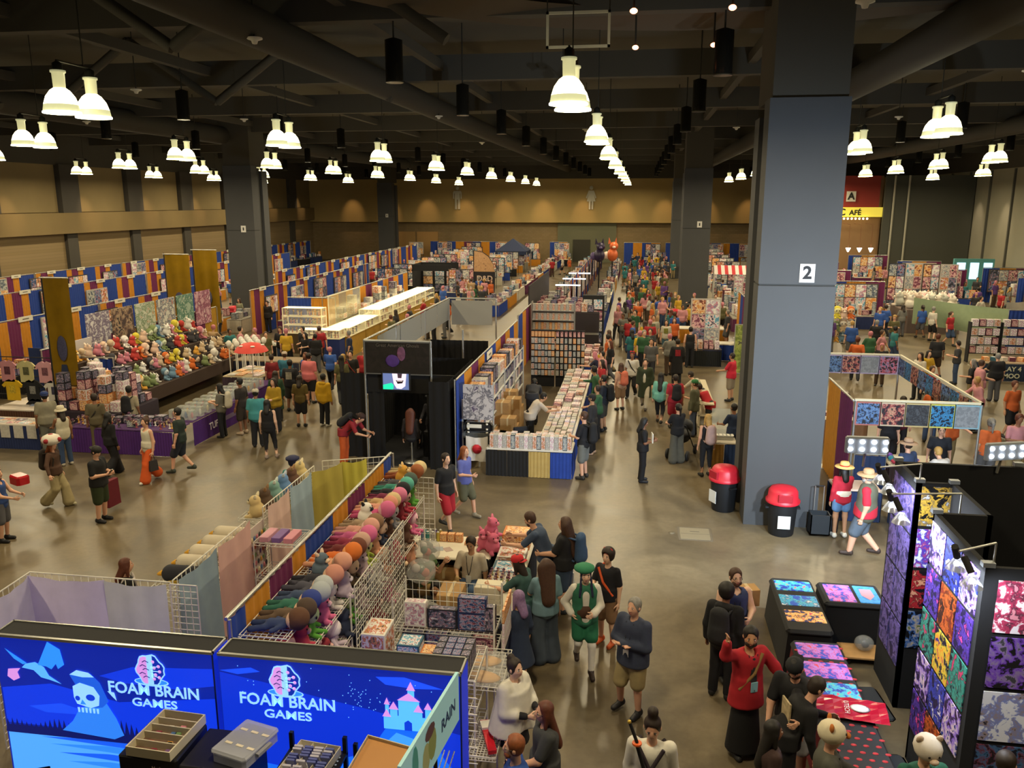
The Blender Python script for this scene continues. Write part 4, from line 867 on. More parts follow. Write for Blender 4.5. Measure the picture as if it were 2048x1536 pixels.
# right wall: castle on a hill
poly([(-4.2, 1.9), (-4.2, 2.18), (-3.7, 2.1), (-3.1, 1.98), (-2.6, 1.9), (-1.63, 1.7), (-1.63, 0), (-4.2, 0)], 7.248, E_('#0d31cc', .8), 'sky_band', SR); poly([(-4.2, 2.2), (-3.85, 2.26), (-3.75, 2.22), (-4.0, 2.17)], 7.2475, SKY3, 'cloud', SR); poly([(-2.5, 2.28), (-2.2, 2.3), (-1.8, 2.2), (-2.1, 2.18), (-2.4, 2.2)], 7.2475, SKY3, 'cloud', SR)
poly([(-4.2, 0), (-4.2, 1.2), (-3.4, 1.1), (-2.6, 1.4), (-2.4, 1.72), (-1.95, 1.74), (-1.8, 1.4), (-1.63, 1.2), (-1.63, 0)], 7.247, E_('#1766ee', .8), 'hill', SR); poly([(-2.45, 1.5), (-2.3, 1.66), (-2.1, 1.6), (-2.2, 1.4), (-2.4, 1.3)], 7.246, E_('#3f9af8', .8), 'hill_light', SR)
for (a, b, zt, roof, rz) in ((-2.36, -1.97, 1.86, 0, 0), (-2.43, -2.36, 1.84, 1, .09), (-2.27, -2.05, 2.04, 1, .09), (-2.17, -2.1, 2.16, 1, .1), (-2.36, -2.28, 1.93, 1, .09), (-2.1, -2.02, 1.92, 1, .09), (-1.99, -1.93, 1.96, 1, .08), (-2.41, -2.37, 1.98, 1, .08), (-1.95, -1.86, 1.85, 1, .09)):
    poly([(a, 1.7), (b, 1.7), (b, zt), (a, zt)], 7.245 - random.random() * .002, E_('#55b4f6', .85), 'castle_tower', SR)
    if roof: poly([(a - .012, zt), (b + .012, zt), ((a + b) / 2, zt + rz)], 7.241, PINK, 'castle_roof', SR)
poly([(-2.21, 1.7), (-2.13, 1.7), (-2.13, 1.79), (-2.17, 1.82), (-2.21, 1.79)], 7.24, E_('#0d3ad0', .8), 'castle_gate', SR)
st = MB()
for i in range(60):
    x, z = random.uniform(-4.1, -1.8), random.uniform(1.95, 2.32)
    if i > 25: x, z = random.gauss(-2.7, .12), random.gauss(2.02, .1)
    st.ell((x, 7.2455, z), (.006, .002, .006), ICE, 5, 3)
st.obj('star_print', SR)['kind'] = 'stuff'
logo(-3.47, 1.905, SR, 1)
# things standing in front of the sign walls
def tower(x0, y0, label, letters):
    t = thing('drawer_tower', label, 'drawer cabinet', (x0, y0, 0)); w, d, h = .62, .6, 1.72
    MB().bbox((0, 0, .06), (w, d, h), .02, mat('#131318', .5)).obj('cabinet', t); MB().box((.03, .03, 0), (w - .03, d - .03, .06), BLK).obj('plinth', t)
    for r in range(5):
        for c in range(2):
            z = h - .2 - r * .15; x = .03 + c * .29
            dr = MB().bbox((x, -.015, z - .1), (x + .27, 0, z + .02), .008, mat('#1c1c24', .4)).obj('drawer', t)
            MB().box((x + .06, -.02, z - .03), (x + .17, -.016, z - .005), mat('#c9c6b4', .6)).obj('drawer_label', dr)
    text(letters, .05, mat('#c8b0a8', .5), 'maker_lettering', t, (.42, -.004, h - .1), (R(90), 0, 0), .002)
    return t
tower(-4.87, 6.42, 'black drawer tower carrying the cream compartment tray', 'Husky'); tower(-4.2, 6.36, 'black drawer tower carrying the clear plastic organiser', 'Husky')
cream = mat('#cdc3a4', .6)
t = thing('compartment_tray', 'cream tray with four dividers holding trinkets', 'tray', (-4.52, 6.72, 1.725), R(-3))
MB().box((-.23, -.3, 0), (.23, .3, .012), mat('#6a5040', .7)).obj('tray_floor', t)
for a, b in (((-.24, -.3, 0), (-.225, .3, .1)), ((.225, -.3, 0), (.24, .3, .1)), ((-.24, -.31, 0), (.24, -.3, .1)), ((-.24, .3, 0), (.24, .31, .1))): MB().box(a, b, cream).obj('tray_side', t)
for y in (-.17, -.04, .08, .19): MB().box((-.225, y, 0), (.225, y + .012, .085), cream).obj('divider', t)
for i in range(12): tag(MB().bbox((-.03, -.02, 0), (.03, .02, .03), .005, mat(FC[i % 10], .4)).obj('trinket', None, (-4.52 + random.uniform(-.16, .16), 6.72 + (-.23, -.1, .02, .135)[i % 4] + random.uniform(-.02, .02), 1.74)), 'small trinket lying in the cream compartment tray', 'trinket', 'trinkets in the cream tray')
t = thing('plastic_organiser', 'clear plastic organiser box with labelled compartments', 'storage box', (-3.66, 6.68, 1.725), R(-14))
cl = mat('#b9bcc6', .25, alpha=.55)
MB().bbox((-.2, -.26, 0), (.2, .26, .1), .03, cl).obj('box_body', t); MB().bbox((-.21, -.27, .1), (.21, .27, .13), .03, cl).obj('lid', t); MB().box((.2, -.1, .05), (.24, .1, .08), mat('#9a9aa0', .4)).obj('handle', t)
for i in range(6): MB().box((-.14 + .13 * (i % 3), -.13 + .22 * (i // 3), .131), (-.06 + .13 * (i % 3), -.1 + .22 * (i // 3), .134), mat('#d8cdb4', .7)).obj('paper_label', t)
for x in (-.07, .06): MB().box((x, -.25, .01), (x + .006, .25, .098), cl).obj('divider', t)
def rack(x0, y0, label):
    t = thing('perforated_rack', label, 'rack', (x0, y0, 0)); m = mat('#121216', .5, metal=.3)
    for x in (0, .56):
        for y in (0, .62): MB().box((x, y, 0), (x + .04, y + .04, 1.78), m).obj('post', t)
    for z in (1.58, 1.2, .8):
        MB().box((.0, .0, z), (.6, .66, z + .025), m).obj('shelf', t)
        if z > 1.5:
            b = MB()
            for i in range(10):
                for j in range(3): b.lathe([(.012, 0), (.012, .002)], mat('#8fa0c0', .4), 6, (.05 + j * .03, .06 + i * .055, z + .025)); b.lathe([(.012, 0), (.012, .002)], mat('#8fa0c0', .4), 6, (.55 - j * .03, .06 + i * .055, z + .025))
            o = b.obj('perforation', t); o['kind'] = 'stuff'
    return t
rack(-3.32, 6.3, 'black perforated rack holding the tray of card packs'); rack(-2.62, 6.22, 'black perforated rack under the open cardboard box')
t = thing('card_tray', 'white cardboard tray filled with rows of card packs', 'tray', (-3.02, 6.62, 1.608), R(-6))
MB().box((-.22, -.3, 0), (.22, .3, .01), WHT).obj('tray_floor', t)
for a, b in (((-.22, -.3, 0), (-.212, .3, .09)), ((.212, -.3, 0), (.22, .3, .09)), ((-.22, -.308, 0), (.22, -.3, .09)), ((-.22, .3, 0), (.22, .308, .09)), ((-.08, -.3, 0), (-.074, .3, .08)), ((.07, -.3, 0), (.076, .3, .08))): MB().box(a, b, cream).obj('tray_side', t)
cp = MB().bbox((-.045, -.012, 0), (.045, .012, .1), .004, mat('#5a62a0', .4)).mesh('card_pack'); cq = MB().bbox((-.045, -.012, 0), (.045, .012, .1), .004, mat('#b9b6c4', .4)).mesh('card_pack')
for c in range(4):
    for r in range(13):
        if random.random() < .15: continue
        o = bpy.data.objects.new('card_pack', random.choice((cp, cp, cq))); COL.objects.link(o); o.location = (-3.02 - .16 + .107 * c + .04 * 0, 6.62 - .26 + .042 * r, 1.622); o.rotation_euler = (R(20), 0, 0); tag(o, 'foil card pack standing in the white cardboard tray', 'card pack', 'card packs in the tray')
t = thing('open_cardboard_box', 'white cardboard box with its brown lid tilted back', 'box', (-2.3, 6.55, 1.61), R(-10))
for a, b in (((-.24, -.28, 0), (-.23, .28, .12)), ((.23, -.28, 0), (.24, .28, .12)), ((-.24, -.29, 0), (.24, -.28, .12)), ((-.24, .28, 0), (.24, .29, .12)), ((-.24, -.28, 0), (.24, .28, .01))): MB().box(a, b, cream).obj('box_side', t)
l = MB().box((-.25, -.27, 0), (.25, .27, .012), mat('#c08a52', .8)).box((-.25, -.27, 0), (-.24, .27, .05), cream).box((.24, -.27, 0), (.25, .27, .05), WHT).box((-.25, .26, 0), (.25, .27, .05), cream).obj('lid', t, (.01, .05, .14)); l.rotation_euler = (R(14), R(3), 0)
for i in range(4): MB().bbox((-.2 + i * .1, -.27, .01), (-.11 + i * .1, -.2, .11), .005, mat('#a8906a', .7)).obj('packet', t)
for i in range(5): MB().bbox((-2.57 + i * .1, 6.28, 1.225), (-2.49 + i * .1, 6.82, 1.33), .01, mat('#1d2136', .4)).obj('card_case').update_tag()
for o in [o for o in COL.objects if o.name.startswith('card_case')]: tag(o, 'dark card case lying on the middle shelf of the rack', 'case', 'card cases on the rack')
# game store board along the right end
t = thing('screen_board', 'pale teal board with dark lettering and a drawn figure at the wall end', 'sign', (0, 0, 0))
MB().add([(-1.63, 7.08, 2.52), (-1.8, 5.66, 2.52), (-1.8, 5.66, 2.0), (-1.63, 7.08, 2.0), (-1.60, 7.08, 2.52), (-1.77, 5.66, 2.52), (-1.77, 5.66, 2.0), (-1.60, 7.08, 2.0)], [(0, 3, 2, 1), (4, 5, 6, 7), (0, 1, 5, 4), (3, 7, 6, 2), (0, 4, 7, 3), (1, 2, 6, 5)], mat('#8fb8b8', .5, emit=.25)).obj('panel', t)
text('RAIN', .17, mat('#2c4a7a', .5), 'lettering', t, (-1.636, 6.78, 2.24), (R(90), 0, R(83.2)), .003, bold=.004)
for (yy, zz, a, b, c) in ((6.35, 2.25, .1, .16, '#9aa86a'), (6.2, 2.2, .09, .15, '#b5bd8a'), (6.3, 2.4, .12, .07, '#6a4a55'), (5.95, 2.3, .07, .2, '#58b0b0')):
    MB().add([(-1.6 - (7.08 - yy - a * math.cos(i * PI / 5)) * .12 + .004 + .001 * a, yy + a * math.cos(i * PI / 5), zz + b * math.sin(i * PI / 5)) for i in range(10)], [tuple(range(10))], mat(c, .6)).obj('drawn_shape', t)
MB().cyl((-1.7, 6.5, 0), (-1.7, 6.5, 2.0), .02, BLK).obj('stand_post', t); MB().box((-1.85, 6.3, 0), (-1.55, 6.7, .02), BLK).obj('stand_base', t)
t = table(-2.0, 5.2, -1.66, 7.1, 'narrow table carrying the sparkling dice rack', '#20232c', '#16181f', h=1.2)
dm = MB()
for i in range(700): dm.cbox((random.uniform(-1.97, -1.69), random.uniform(5.25, 7.05), 1.21 + random.random() * .05), (.022, .022, .022), mat(random.choice(['#8a7a6a', '#b8a890', '#5a5a66', '#d8d0c0', '#6a5a7a']), .15), random.random())
tag(dm.obj('loose_dice'), 'heap of sparkling loose dice on the narrow table', 'dice', kind='stuff')
for i in range(3): tag(MB().cyl((-1.72 - i * .05, 5.3, 1.3), (-1.66 - i * .05, 7.1, 1.62), .008, ALU).obj('display_rod'), 'steel display rod above the loose dice', 'rod', 'display rods over the dice')
t = table(-6.9, 5.4, -5.75, 6.6, 'blue covered table at the lower left corner', '#1f4f78', '#16305a', h=.95)
for i, (x, y, c, s) in enumerate(((-6.3, 6.35, '#d86a9a', .14), (-6.45, 6.1, '#c86a30', .12), (-6.15, 6.2, '#a0c0b8', .1), (-6.2, 6.0, '#8a3a60', .09), (-6.35, 5.9, '#c08a4a', .12), (-6.0, 6.05, '#b8b4a8', .07))):
    t = thing('game_pouch', ['pink dice pouch', 'orange hexagonal dice tray', 'pale green dice bag', 'maroon dice cup', 'bronze coin tray', 'silver dice tin'][i] + ' on the blue corner table', 'pouch', (x, y, .952)); MB().lathe([(s, 0), (s, .02), (s * .8, .05), (s * .3, .07), (0, .072)], mat(c, .35), 6 if i == 1 else 12).obj('pouch', t); MB().lathe([(s * .5, .055), (s * .5, .075), (s * .4, .08)], mat('#d8c8b8', .3), 10).obj('closure', t)
t = thing('tablet_stand', 'dark tablet standing on the blue corner table', 'tablet', (-5.88, 6.45, .952), R(25)); o = MB().bbox((-.16, -.01, 0), (.16, .01, .42), .01, mat('#0d1320', .2)).obj('tablet', t); o.rotation_euler.x = R(-12); MB().box((-.13, -.02, .04), (.13, -.011, .38), mat('#143a66', .2, emit=.15)).obj('screen', o); MB().box((-.08, 0, 0), (.08, .15, .02), BLK).obj('stand', t)
t = thing('desk_chair', 'black padded chair seen from behind in front of the sign wall', 'chair', (-5.35, 6.05, 0), R(200)); MB().bbox((-.25, -.25, .42), (.25, .25, .5), .06, BLK).obj('seat', t); MB().bbox((-.24, -.3, .6), (.24, -.24, 1.35), .05, mat('#101014', .6)).obj('backrest', t)
for s in (-1, 1): MB().tube([(s * .24, -.27, .55), (s * .26, -.27, 1.1), (s * .2, -.27, 1.4)], .03, mat('#0c0c10', .4), 8).obj('side_arm', t); MB().cyl((s * .2, .2, 0), (s * .2, .2, .43), .02, BLK).obj('leg', t); MB().cyl((s * .2, -.22, 0), (s * .2, -.26, .6), .02, BLK).obj('leg', t)
tag(MB().bbox((-5.45, 5.9, 0), (-4.85, 6.38, 1.45), .08, mat('#15161c', .85, noise=.3, scale=8)).obj('draped_stack'), 'stack draped with black cloth beside the drawer tower', 'cloth')
# the sign walls light what stands in front of them
# ---------------------------------------------------------------- plush booth behind the sign walls
D1 = drape((-4.42, 14.15), (-4.42, 7.85), [BLUE, GOLD, PURP, GOLD, BLUE, GOLD, PURP, GOLD, BLUE], 'pipe and drape wall in blue, gold and purple behind the wire plush shelf', cuts=[.45, 1.5, 2.35, 3.0, 4.05, 4.5, 5.2, 5.85, 6.3])
sign_plate((-4.45, 10.7, 2.42), R(90), 'long white booth name sign on the drape behind the plush shelf', 1.1, .3, None)
pastel = [('#cdb2ac', 9.3, 10.4), ('#8fa3b0', 10.4, 11.3), ('#c9a9a2', 11.9, 13.0), ('#93a9b8', 13.0, 13.95), ('#b0a046', 13.95, 14.6), ('#c2b74a', 14.6, 15.0)]
gw = gridwall((-5.95, 9.3), (-5.95, 11.4), 0, 2.1, 'white wire grid wall behind the pink and blue cloths', .11)
gridwall((-5.95, 12.0), (-5.95, 14.2), 0, 2.1, 'white wire grid wall behind the far pastel cloths', .11); gridwall((-5.9, 14.5), (-4.7, 15.0), 0, 2.1, 'bare white wire grid panel closing the far end of the plush booth', .11)
gridwall((-8.0, 9.25), (-5.95, 9.25), 0, 2.1, 'white wire grid wall behind the lilac and grey cloths', .11); gridwall((-7.95, 8.4), (-8.0, 9.25), 0, 2.1, 'short white wire grid return at the left corner', .11); gridwall((-5.93, 9.2), (-5.55, 9.2), 0, 2.1, 'narrow white wire grid beside the blue cloth', .09)
def cloth(p0, p1, z0, z1, col, label, sag=.06, off=-.03):
    p0 = Vector((*p0, 0)); p1 = Vector((*p1, 0)); L = (p1 - p0).length; a = math.atan2(p1.y - p0.y, p1.x - p0.x); n, k = 14, 8; vs = []
    for j in range(k + 1):
        for i in range(n + 1):
            u, v = i / n, j / k; vs.append((L * u, off + sag * math.sin(PI * u) * (1 - v) * .8 * math.sin(v * 3 + u * 5) + .012 * math.sin(u * 17 + v * 4), z0 + (z1 - z0) * v - .05 * math.sin(PI * u) * v ** 3))
    o = MB().add(vs, [(j * (n + 1) + i, j * (n + 1) + i + 1, (j + 1) * (n + 1) + i + 1, (j + 1) * (n + 1) + i) for j in range(k) for i in range(n)], mat(col, .9, noise=.08, scale=5), True).obj('hung_cloth', None, p0, a)
    return tag(o, label, 'cloth')
cloth((-7.98, 9.2), (-6.85, 9.2), .3, 2.1, '#e8def4', 'lilac cloth pinned on the near wire grid'); cloth((-6.85, 9.2), (-5.97, 9.2), .3, 2.1, '#e4e6dc', 'grey green cloth pinned on the near wire grid')
cloth((-7.9, 8.4), (-7.98, 9.2), .3, 2.1, '#c8c4dc', 'greyish violet cloth on the left corner grid')
cloth((-5.9, 9.3), (-5.9, 10.35), .2, 2.12, '#8aa2b4', 'slate blue cloth on the side grid nearest the sign wall'); cloth((-5.9, 10.35), (-5.9, 11.4), .2, 2.12, '#d2aaa4', 'dusty pink cloth hanging beside the slate blue cloth')
cloth((-5.9, 12.0), (-5.9, 12.9), .3, 2.12, '#d8bcb4', 'pale pink cloth on the far side grid'); cloth((-5.9, 12.9), (-5.86, 13.8), .3, 2.12, '#9ab4c8', 'light blue cloth on the far side grid'); cloth((-5.86, 13.8), (-5.5, 14.5), .3, 2.12, '#b8ac50', 'olive yellow cloth at the far corner of the plush booth'); cloth((-5.5, 14.5), (-5.1, 14.75), .3, 2.12, '#d0c64c', 'bright yellow cloth at the far corner of the plush booth')
# outer shelves with plush along the left side of the pastel grid
t = thing('plush_ledge', 'white wire ledge on the outer side of the pastel grid', 'shelf', (0, 0, 0)); wireshelf(-6.5, 9.6, -6.0, 11.6, 1.75, t); wireshelf(-6.5, 12.2, -6.0, 14.6, 1.75, t)
for y in (9.6, 11.5, 12.3, 14.5): MB().tube([(-6.45, y, 1.75), (-6.0, y, 1.5)], .012, WIRE).obj('bracket', t)
for i in range(5): plush(2, (-6.25, 9.95 + i * .36, 1.76), R(100), *[('#d0c4ae', '#c9a03a'), ('#d6cab4', '#d9a936'), ('#cfc3ad', '#cfa63e'), ('#d3c7b0', '#d2a83a'), ('#24242c', '#d8b03a')][(i + 4) % 5], label=['cream duck plush', 'cream duck plush', 'cream duck plush', 'cream duck plush', 'black long plush with yellow beak'][(i + 4) % 5] + ' lying on the outer pastel ledge', sc=1.25, group='ducks on the outer ledge')
for i, (a, b, n) in enumerate((('#d9c08a', '#e8dcb8', 'cream chick plush'), ('#5a4636', '#8a6a4a', 'brown bear plush'), ('#7fa8a0', '#d8e0d8', 'mint cat plush'), ('#6a8fc0', '#c8d4e4', 'blue bear plush'), ('#6a4a3a', '#a8845a', 'dark brown dog plush'), ('#dcc68e', '#efe4c4', 'pale yellow bird plush'))): plush(1, (-6.25, 12.4 + i * .38, 1.76), R(100), a, b, None, n + ' sitting on the far outer ledge', 1.15)
# slatwall with hooks (keyring display) seen between the cloths
t = thing('keyring_display', 'grid panel hung with rows of small keyrings between the cloths', 'display', (-5.95, 11.45, 0)); MB().box((-.02, 0, .6), (.0, .55, 1.9), mat('#b9aea8', .7)).obj('backboard', t)
for r in range(8):
    for c in range(6): MB().ell((.03, .05 + c * .09, .75 + r * .14), (.012, .03, .045), mat(FC[(r * 3 + c) % 10], .5), 6, 5).obj('keyring', t)
t = thing('pink_counter', 'white wire rack with pink trays beside the keyring display', 'rack', (-5.9, 11.4, 0)); 
for z in (.5, 1.1, 1.7): wireshelf(.05, 0, .75, .6, z, t)
for y in (0, .6):
    for x in (.05, .75): MB().cyl((x, y, 0), (x, y, 1.75), .012, WIRE).obj('post', t)
for i in range(3): tag(MB().bbox((-5.8 + i * .2, 11.5, 1.72), (-5.65 + i * .2, 11.9, 1.8), .01, mat(['#d8a0b0', '#7a5a9a', '#d08a9a'][i], .6)).obj('gift_tray'), ['pale pink', 'violet', 'rose'][i] + ' gift tray on the white wire rack', 'tray')
# wire shelf full of plush in front of the drape
t = thing('plush_shelf', 'long white wire shelf unit crowded with plush dolls along the drape', 'shelf', (0, 0, 0))
for z, x1 in ((2.12, -3.8), (1.62, -3.78), (1.1, -3.75), (.55, -3.75)): wireshelf(-4.36, 8.0, x1, 14.0, z, t, .05)
for y in (8.0, 10, 12, 14):
    MB().cyl((-4.36, y, 0), (-4.36, y, 2.15), .014, WIRE).obj('post', t); MB().cyl((-3.77, y, 0), (-3.77, y, 1.7), .014, WIRE).obj('post', t); MB().tube([(-3.8, y, 2.12), (-4.36, y, 1.9)], .01, WIRE).obj('bracket', t)
TOPP = [('#2d3c66', '#e0b898', '#5a3a26', 'brown haired doll plush in a tan top'), ('#5d4a3a', '#e0b898', '#4a3a30', 'grey brown haired doll plush'), ('#2f6a5a', '#e0b898', '#2a3c8a', 'royal blue haired doll plush in green'), ('#3a4a6a', '#e4c8b0', '#a9b0b8', 'silver haired doll plush in navy'), ('#4a4a58', '#e4c8b0', '#b0b6bc', 'second silver haired doll plush'), ('#2a2a34', '#e0b898', '#c98a78', 'salmon haired doll plush in black'), ('#5a6a7a', '#e4c8b0', '#c0c4c4', 'white haired doll plush'), ('#d8a080', '#e8c0a0', '#d49a84', 'peach plush with rounded ears'), ('#d06a2a', '#e8a060', '#d8742c', 'orange fox plush'), ('#6a2a2a', '#d8a888', '#6a3a2a', 'red brown bear plush'), ('#8a2a44', '#e4c0b0', '#c8a090', 'maroon dressed doll plush'), ('#c05a8a', '#e8c0c8', '#d86a9a', 'hot pink haired doll plush'), ('#d49a8a', '#ecc8b8', '#d8a090', 'soft pink pig plush'), ('#a08a70', '#e0c0a0', '#8a6a50', 'tan haired doll plush'), ('#f0ece4', '#20202a', '#f0ece4', 'black and white panda plush'), ('#c05080', '#e8b8c0', '#d86a98', 'pink bunny plush'), ('#d89a84', '#ecc4b0', '#d8937c', 'coral haired doll plush'), ('#c8a878', '#ecd8b0', '#d8bc8c', 'blond haired doll plush'), ('#7a2a4a', '#e0b0b8', '#d87aa0', 'pink haired doll plush with dark bow'), ('#22222a', '#e0c0a8', '#1e1e26', 'black haired doll plush'), ('#3a8a7a', '#e0c0a8', '#5ab0a0', 'mint haired doll plush'), ('#4a4a50', '#e0c0a8', '#4a5a54', 'dark green plush'), ('#d8a040', '#e8c890', '#d8a848', 'golden haired doll plush'), ('#8a4a2a', '#e0b898', '#9a5a34', 'chestnut haired doll plush'), ('#c8b080', '#e8d8b8', '#d4c090', 'cream cat eared plush')]
for i, (a, b, h, n) in enumerate(TOPP): plush(3 if i % 8 != 6 else 1, (-4.02 + random.uniform(-.03, .03), 8.25 + i * .235, 2.13), R(-90 + random.uniform(-14, 14)), a, b, h, n + ' lying on the top wire shelf', 1.25 if i % 8 != 6 else 1.0)
LOWP = [('#8a2030', '#e0b0a8'), ('#b03048', '#e0b0a8'), ('#5aa03a', '#c8e0a8'), ('#d86a98', '#f0c0d0'), ('#d8d4d0', '#f0ece8'), ('#c8b8c8', '#e8e0e8'), ('#4a3a2a', '#e0c0a0'), ('#b8a0a8', '#e8d8d8'), ('#b0c050', '#e0e0a0'), ('#d89a7a', '#f0d0b8'), ('#26304a', '#d8b8a0'), ('#5a3a2a', '#d8b090'), ('#8a8a92', '#d8d8d8')]
for i in range(16): a, b = LOWP[i % 13]; plush((0, 1)[i % 2], (-3.95 + random.uniform(-.04, .04), 8.3 + i * .36, 1.63), R(-90 + random.uniform(-25, 25)), a, b, a, 'seated plush doll on the second wire shelf', 1.1, 'plush dolls on the second wire shelf')
for i in range(14): a, b = LOWP[(i * 5 + 3) % 13]; plush((1, 0)[i % 2], (-3.93 + random.uniform(-.04, .04), 8.4 + i * .4, 1.11), R(-90 + random.uniform(-25, 25)), a, b, a, 'seated plush doll on the third wire shelf', 1.15, 'plush dolls on the third wire shelf')
for i in range(8): a, b = LOWP[(i * 3 + 1) % 13]; plush(1, (-3.95, 8.6 + i * .7, .56), R(-90), a, b, a, 'large seated plush on the lowest wire shelf', 1.4, 'large plush on the lowest wire shelf')
gridwall((-3.7, 10.0), (-3.7, 12.4), .0, 1.85, 'white wire grid divider in front of the plush shelf', .1); gridwall((-4.3, 14.12), (-3.6, 14.12), 0, 2.0, 'white wire grid end of the plush shelf', .1)
# bagged goods, boxes near the front end
bagm = mat('#c8c8c4', .15, alpha=.35)
for i, (x, y, z, s) in enumerate(((-2.98, 10.6, .85, .3), (-3.2, 11.6, 1.2, .2), (-3.25, 12.2, 1.3, .18))):
    t = thing('clear_bag', ['large clear bag of plush on the brown paper stack', 'small clear bag hanging by the grid divider', 'clear bag of pale plush by the grid divider'][i], 'bag', (x, y, z)); V, Q = sdf([('c', (0, 0, s * .8), (0, 0, s * .9), s, s * .9, 1.2, 1), ('c', (s * .5, 0, s * .5), (s * .6, .1, s), s * .6, s * .5)], [], .04); o = bpy.data.objects.new('film', smesh('film', [(V, Q, 0)], [bagm])); COL.objects.link(o); o.parent = t
    for k in range(3): MB().ell((random.uniform(-.4, .4) * s, random.uniform(-.3, .3) * s, s * (.6 + .25 * k)), (s * .35,) * 3, mat(['#c87a6a', '#7a8a7a', '#d0c8c0'][k], .9)).obj('contents', t)
carton((-3.0, 10.6, 0), (.5, .55, .84), 'tall brown carton stack holding the big clear bag'); carton((-2.62, 11.2, 0), (.35, .5, 1.3), 'tall narrow brown carton beside the seated man'); carton((-2.95, 12.9, 0), (.55, .45, .45), 'open brown carton on the floor behind the shelves'); carton((-3.2, 9.3, 0), (.6, .6, .5), 'brown carton on the floor behind the sign wall')
for i, (x, y, w, d, h, k, n) in enumerate(((-3.05, 9.0, .3, .42, .42, 1, 'large white figure box with tilted lid'), (-2.62, 8.95, .28, .28, .3, 5, 'small light blue handled gift box'), (-2.35, 8.95, .25, .22, .2, 6, 'small brown carton beside the blue gift box'))): prod((x, y, 1.42), (w, d, h), n + ' on the shelf behind the sign wall', k)
t = thing('kit_shelf', 'white wire shelf unit stacked with model kit boxes', 'shelf', (0, 0, 0))
for z in (1.4, .95, .5): wireshelf(-3.3, 8.6, -1.75, 9.4, z, t, .07)
for x in (-3.3, -1.75):
    for y in (8.6, 9.4): MB().cyl((x, y, 0), (x, y, 1.45), .015, WIRE).obj('post', t)
for r in range(4):
    for c in range(4): prod((-2.15 + c * .115 - .1, 8.72 + r * .14, 1.42), (.11, .135, .24), 'dark blue model kit box standing in the close rows', (2, 0, 0, 2)[c], 0, 'close rows of dark blue kit boxes')
# raised grid counter with kit boxes facing the camera
t = thing('kit_counter', 'tall white wire counter rack with model kit boxes facing out', 'rack', (0, 0, 0))
for z in (.95, 1.25): wireshelf(-3.15, 9.95, -1.75, 10.5, z, t, .06)
for x in (-3.15, -1.75):
    for y in (9.95, 10.6): MB().cyl((x, y, 0), (x, y, 1.75), .014, WIRE).obj('post', t)
g = MB()
for i in range(15): g.cyl((-3.15 + i * .1, 10.6, 1.25), (-3.15 + i * .1, 10.6, 1.7), .005, WIRE, 4)
for z in (1.4, 1.55, 1.7): g.cyl((-3.15, 10.6, z), (-1.75, 10.6, z), .005, WIRE, 4)
for i in range(7): g.cyl((-3.15, 9.95 + i * .1, 1.25), (-3.15, 9.95 + i * .1, 1.7), .005, WIRE, 4)
for z in (1.4, 1.55, 1.7): g.cyl((-3.15, 9.95, z), (-3.15, 10.6, z), .005, WIRE, 4)
g.obj('back_grid', t)['kind'] = 'stuff'
for i, (x, w, h, k, n, z) in enumerate(((-2.88, .3, .36, 7, 'pale blue and white action figure pack', 1.26), (-2.5, .42, .28, 2, 'grey robot model kit box', 1.26), (-2.08, .4, .25, 0, 'blue winged robot kit box lower in the pile', 1.26), (-2.08, .4, .22, 0, 'dark blue robot kit box on top of the pile', 1.515), (-1.84, .16, .36, 2, 'tall dark kit box with red shield print', 1.26))): prod((x, 10.15, z), (w, .12, h), n + ' on the wire counter', k)
for i in range(4): prod((-2.9 + i * .33, 10.1, .96), (.31, .14, .24), 'dark robot kit box on the lower wire counter shelf', (2, 0, 8, 4)[i], 0, 'kit boxes on the lower counter shelf')
t = thing('counter_end_rack', 'white wire end rack hung with blister packs', 'rack', (0, 0, 0)); wireshelf(-2.0, 9.0, -1.5, 9.9, 1.08, t, .06); wireshelf(-1.78, 8.3, -1.45, 9.0, .62, t, .03)
for (x, y) in ((-1.55, 9.0), (-1.55, 9.9), (-1.9, 8.3), (-1.78, 8.3)): MB().cyl((x, y, 0), (x, y, 1.12), .012, WIRE).obj('post', t)
g = MB()
for i in range(9): g.box((-1.9 + i * .03, 7.75, 0), (-1.894 + i * .03, 7.756, 1.9), WIRE)
for i in range(18): g.box((-1.9, 7.74, .1 + i * .1), (-1.55, 7.75, .106 + i * .1), WIRE)
g.obj('grid_end', t)['kind'] = 'stuff'
for r in range(3):
    for c in range(5): prod((-1.62, 9.97 + c * .13, 1.5 - r * .2), (.03, .12, .19), 'orange and white blister pack hanging on the end rack', 6 if r == 0 else 7, 0, 'blister packs on the end rack')
t = thing('bagged_shield', 'tan oval prop sealed in clear film on the wire shelf', 'prop', (-1.85, 9.6, 1.1), R(10), group='bagged tan props'); MB().lathe([(.24, 0), (.26, .015), (.2, .04), (0, .05)], mat('#c9995a', .7, noise=.1), 18, sy=.5).obj('prop', t); MB().bbox((-.32, -.2, 0), (.32, .2, .055), .05, mat('#d8d8d4', .1, alpha=.25)).obj('film', t)
t.name = 'bagged_prop'; o = dup(t, (-1.8, 9.25, 1.1), R(-6), 'nearer tan oval prop sealed in clear film on the wire shelf')
t = thing('boxed_sword', 'red toy pack in clear film on the low wire shelf', 'toy', (-1.6, 8.65, .67), R(20)); MB().box((-.05, -.3, 0), (.05, .3, .05), mat('#c01828', .4)).obj('pack', t); MB().box((-.06, .1, .05), (.06, .25, .08), WHT).obj('header_card', t)
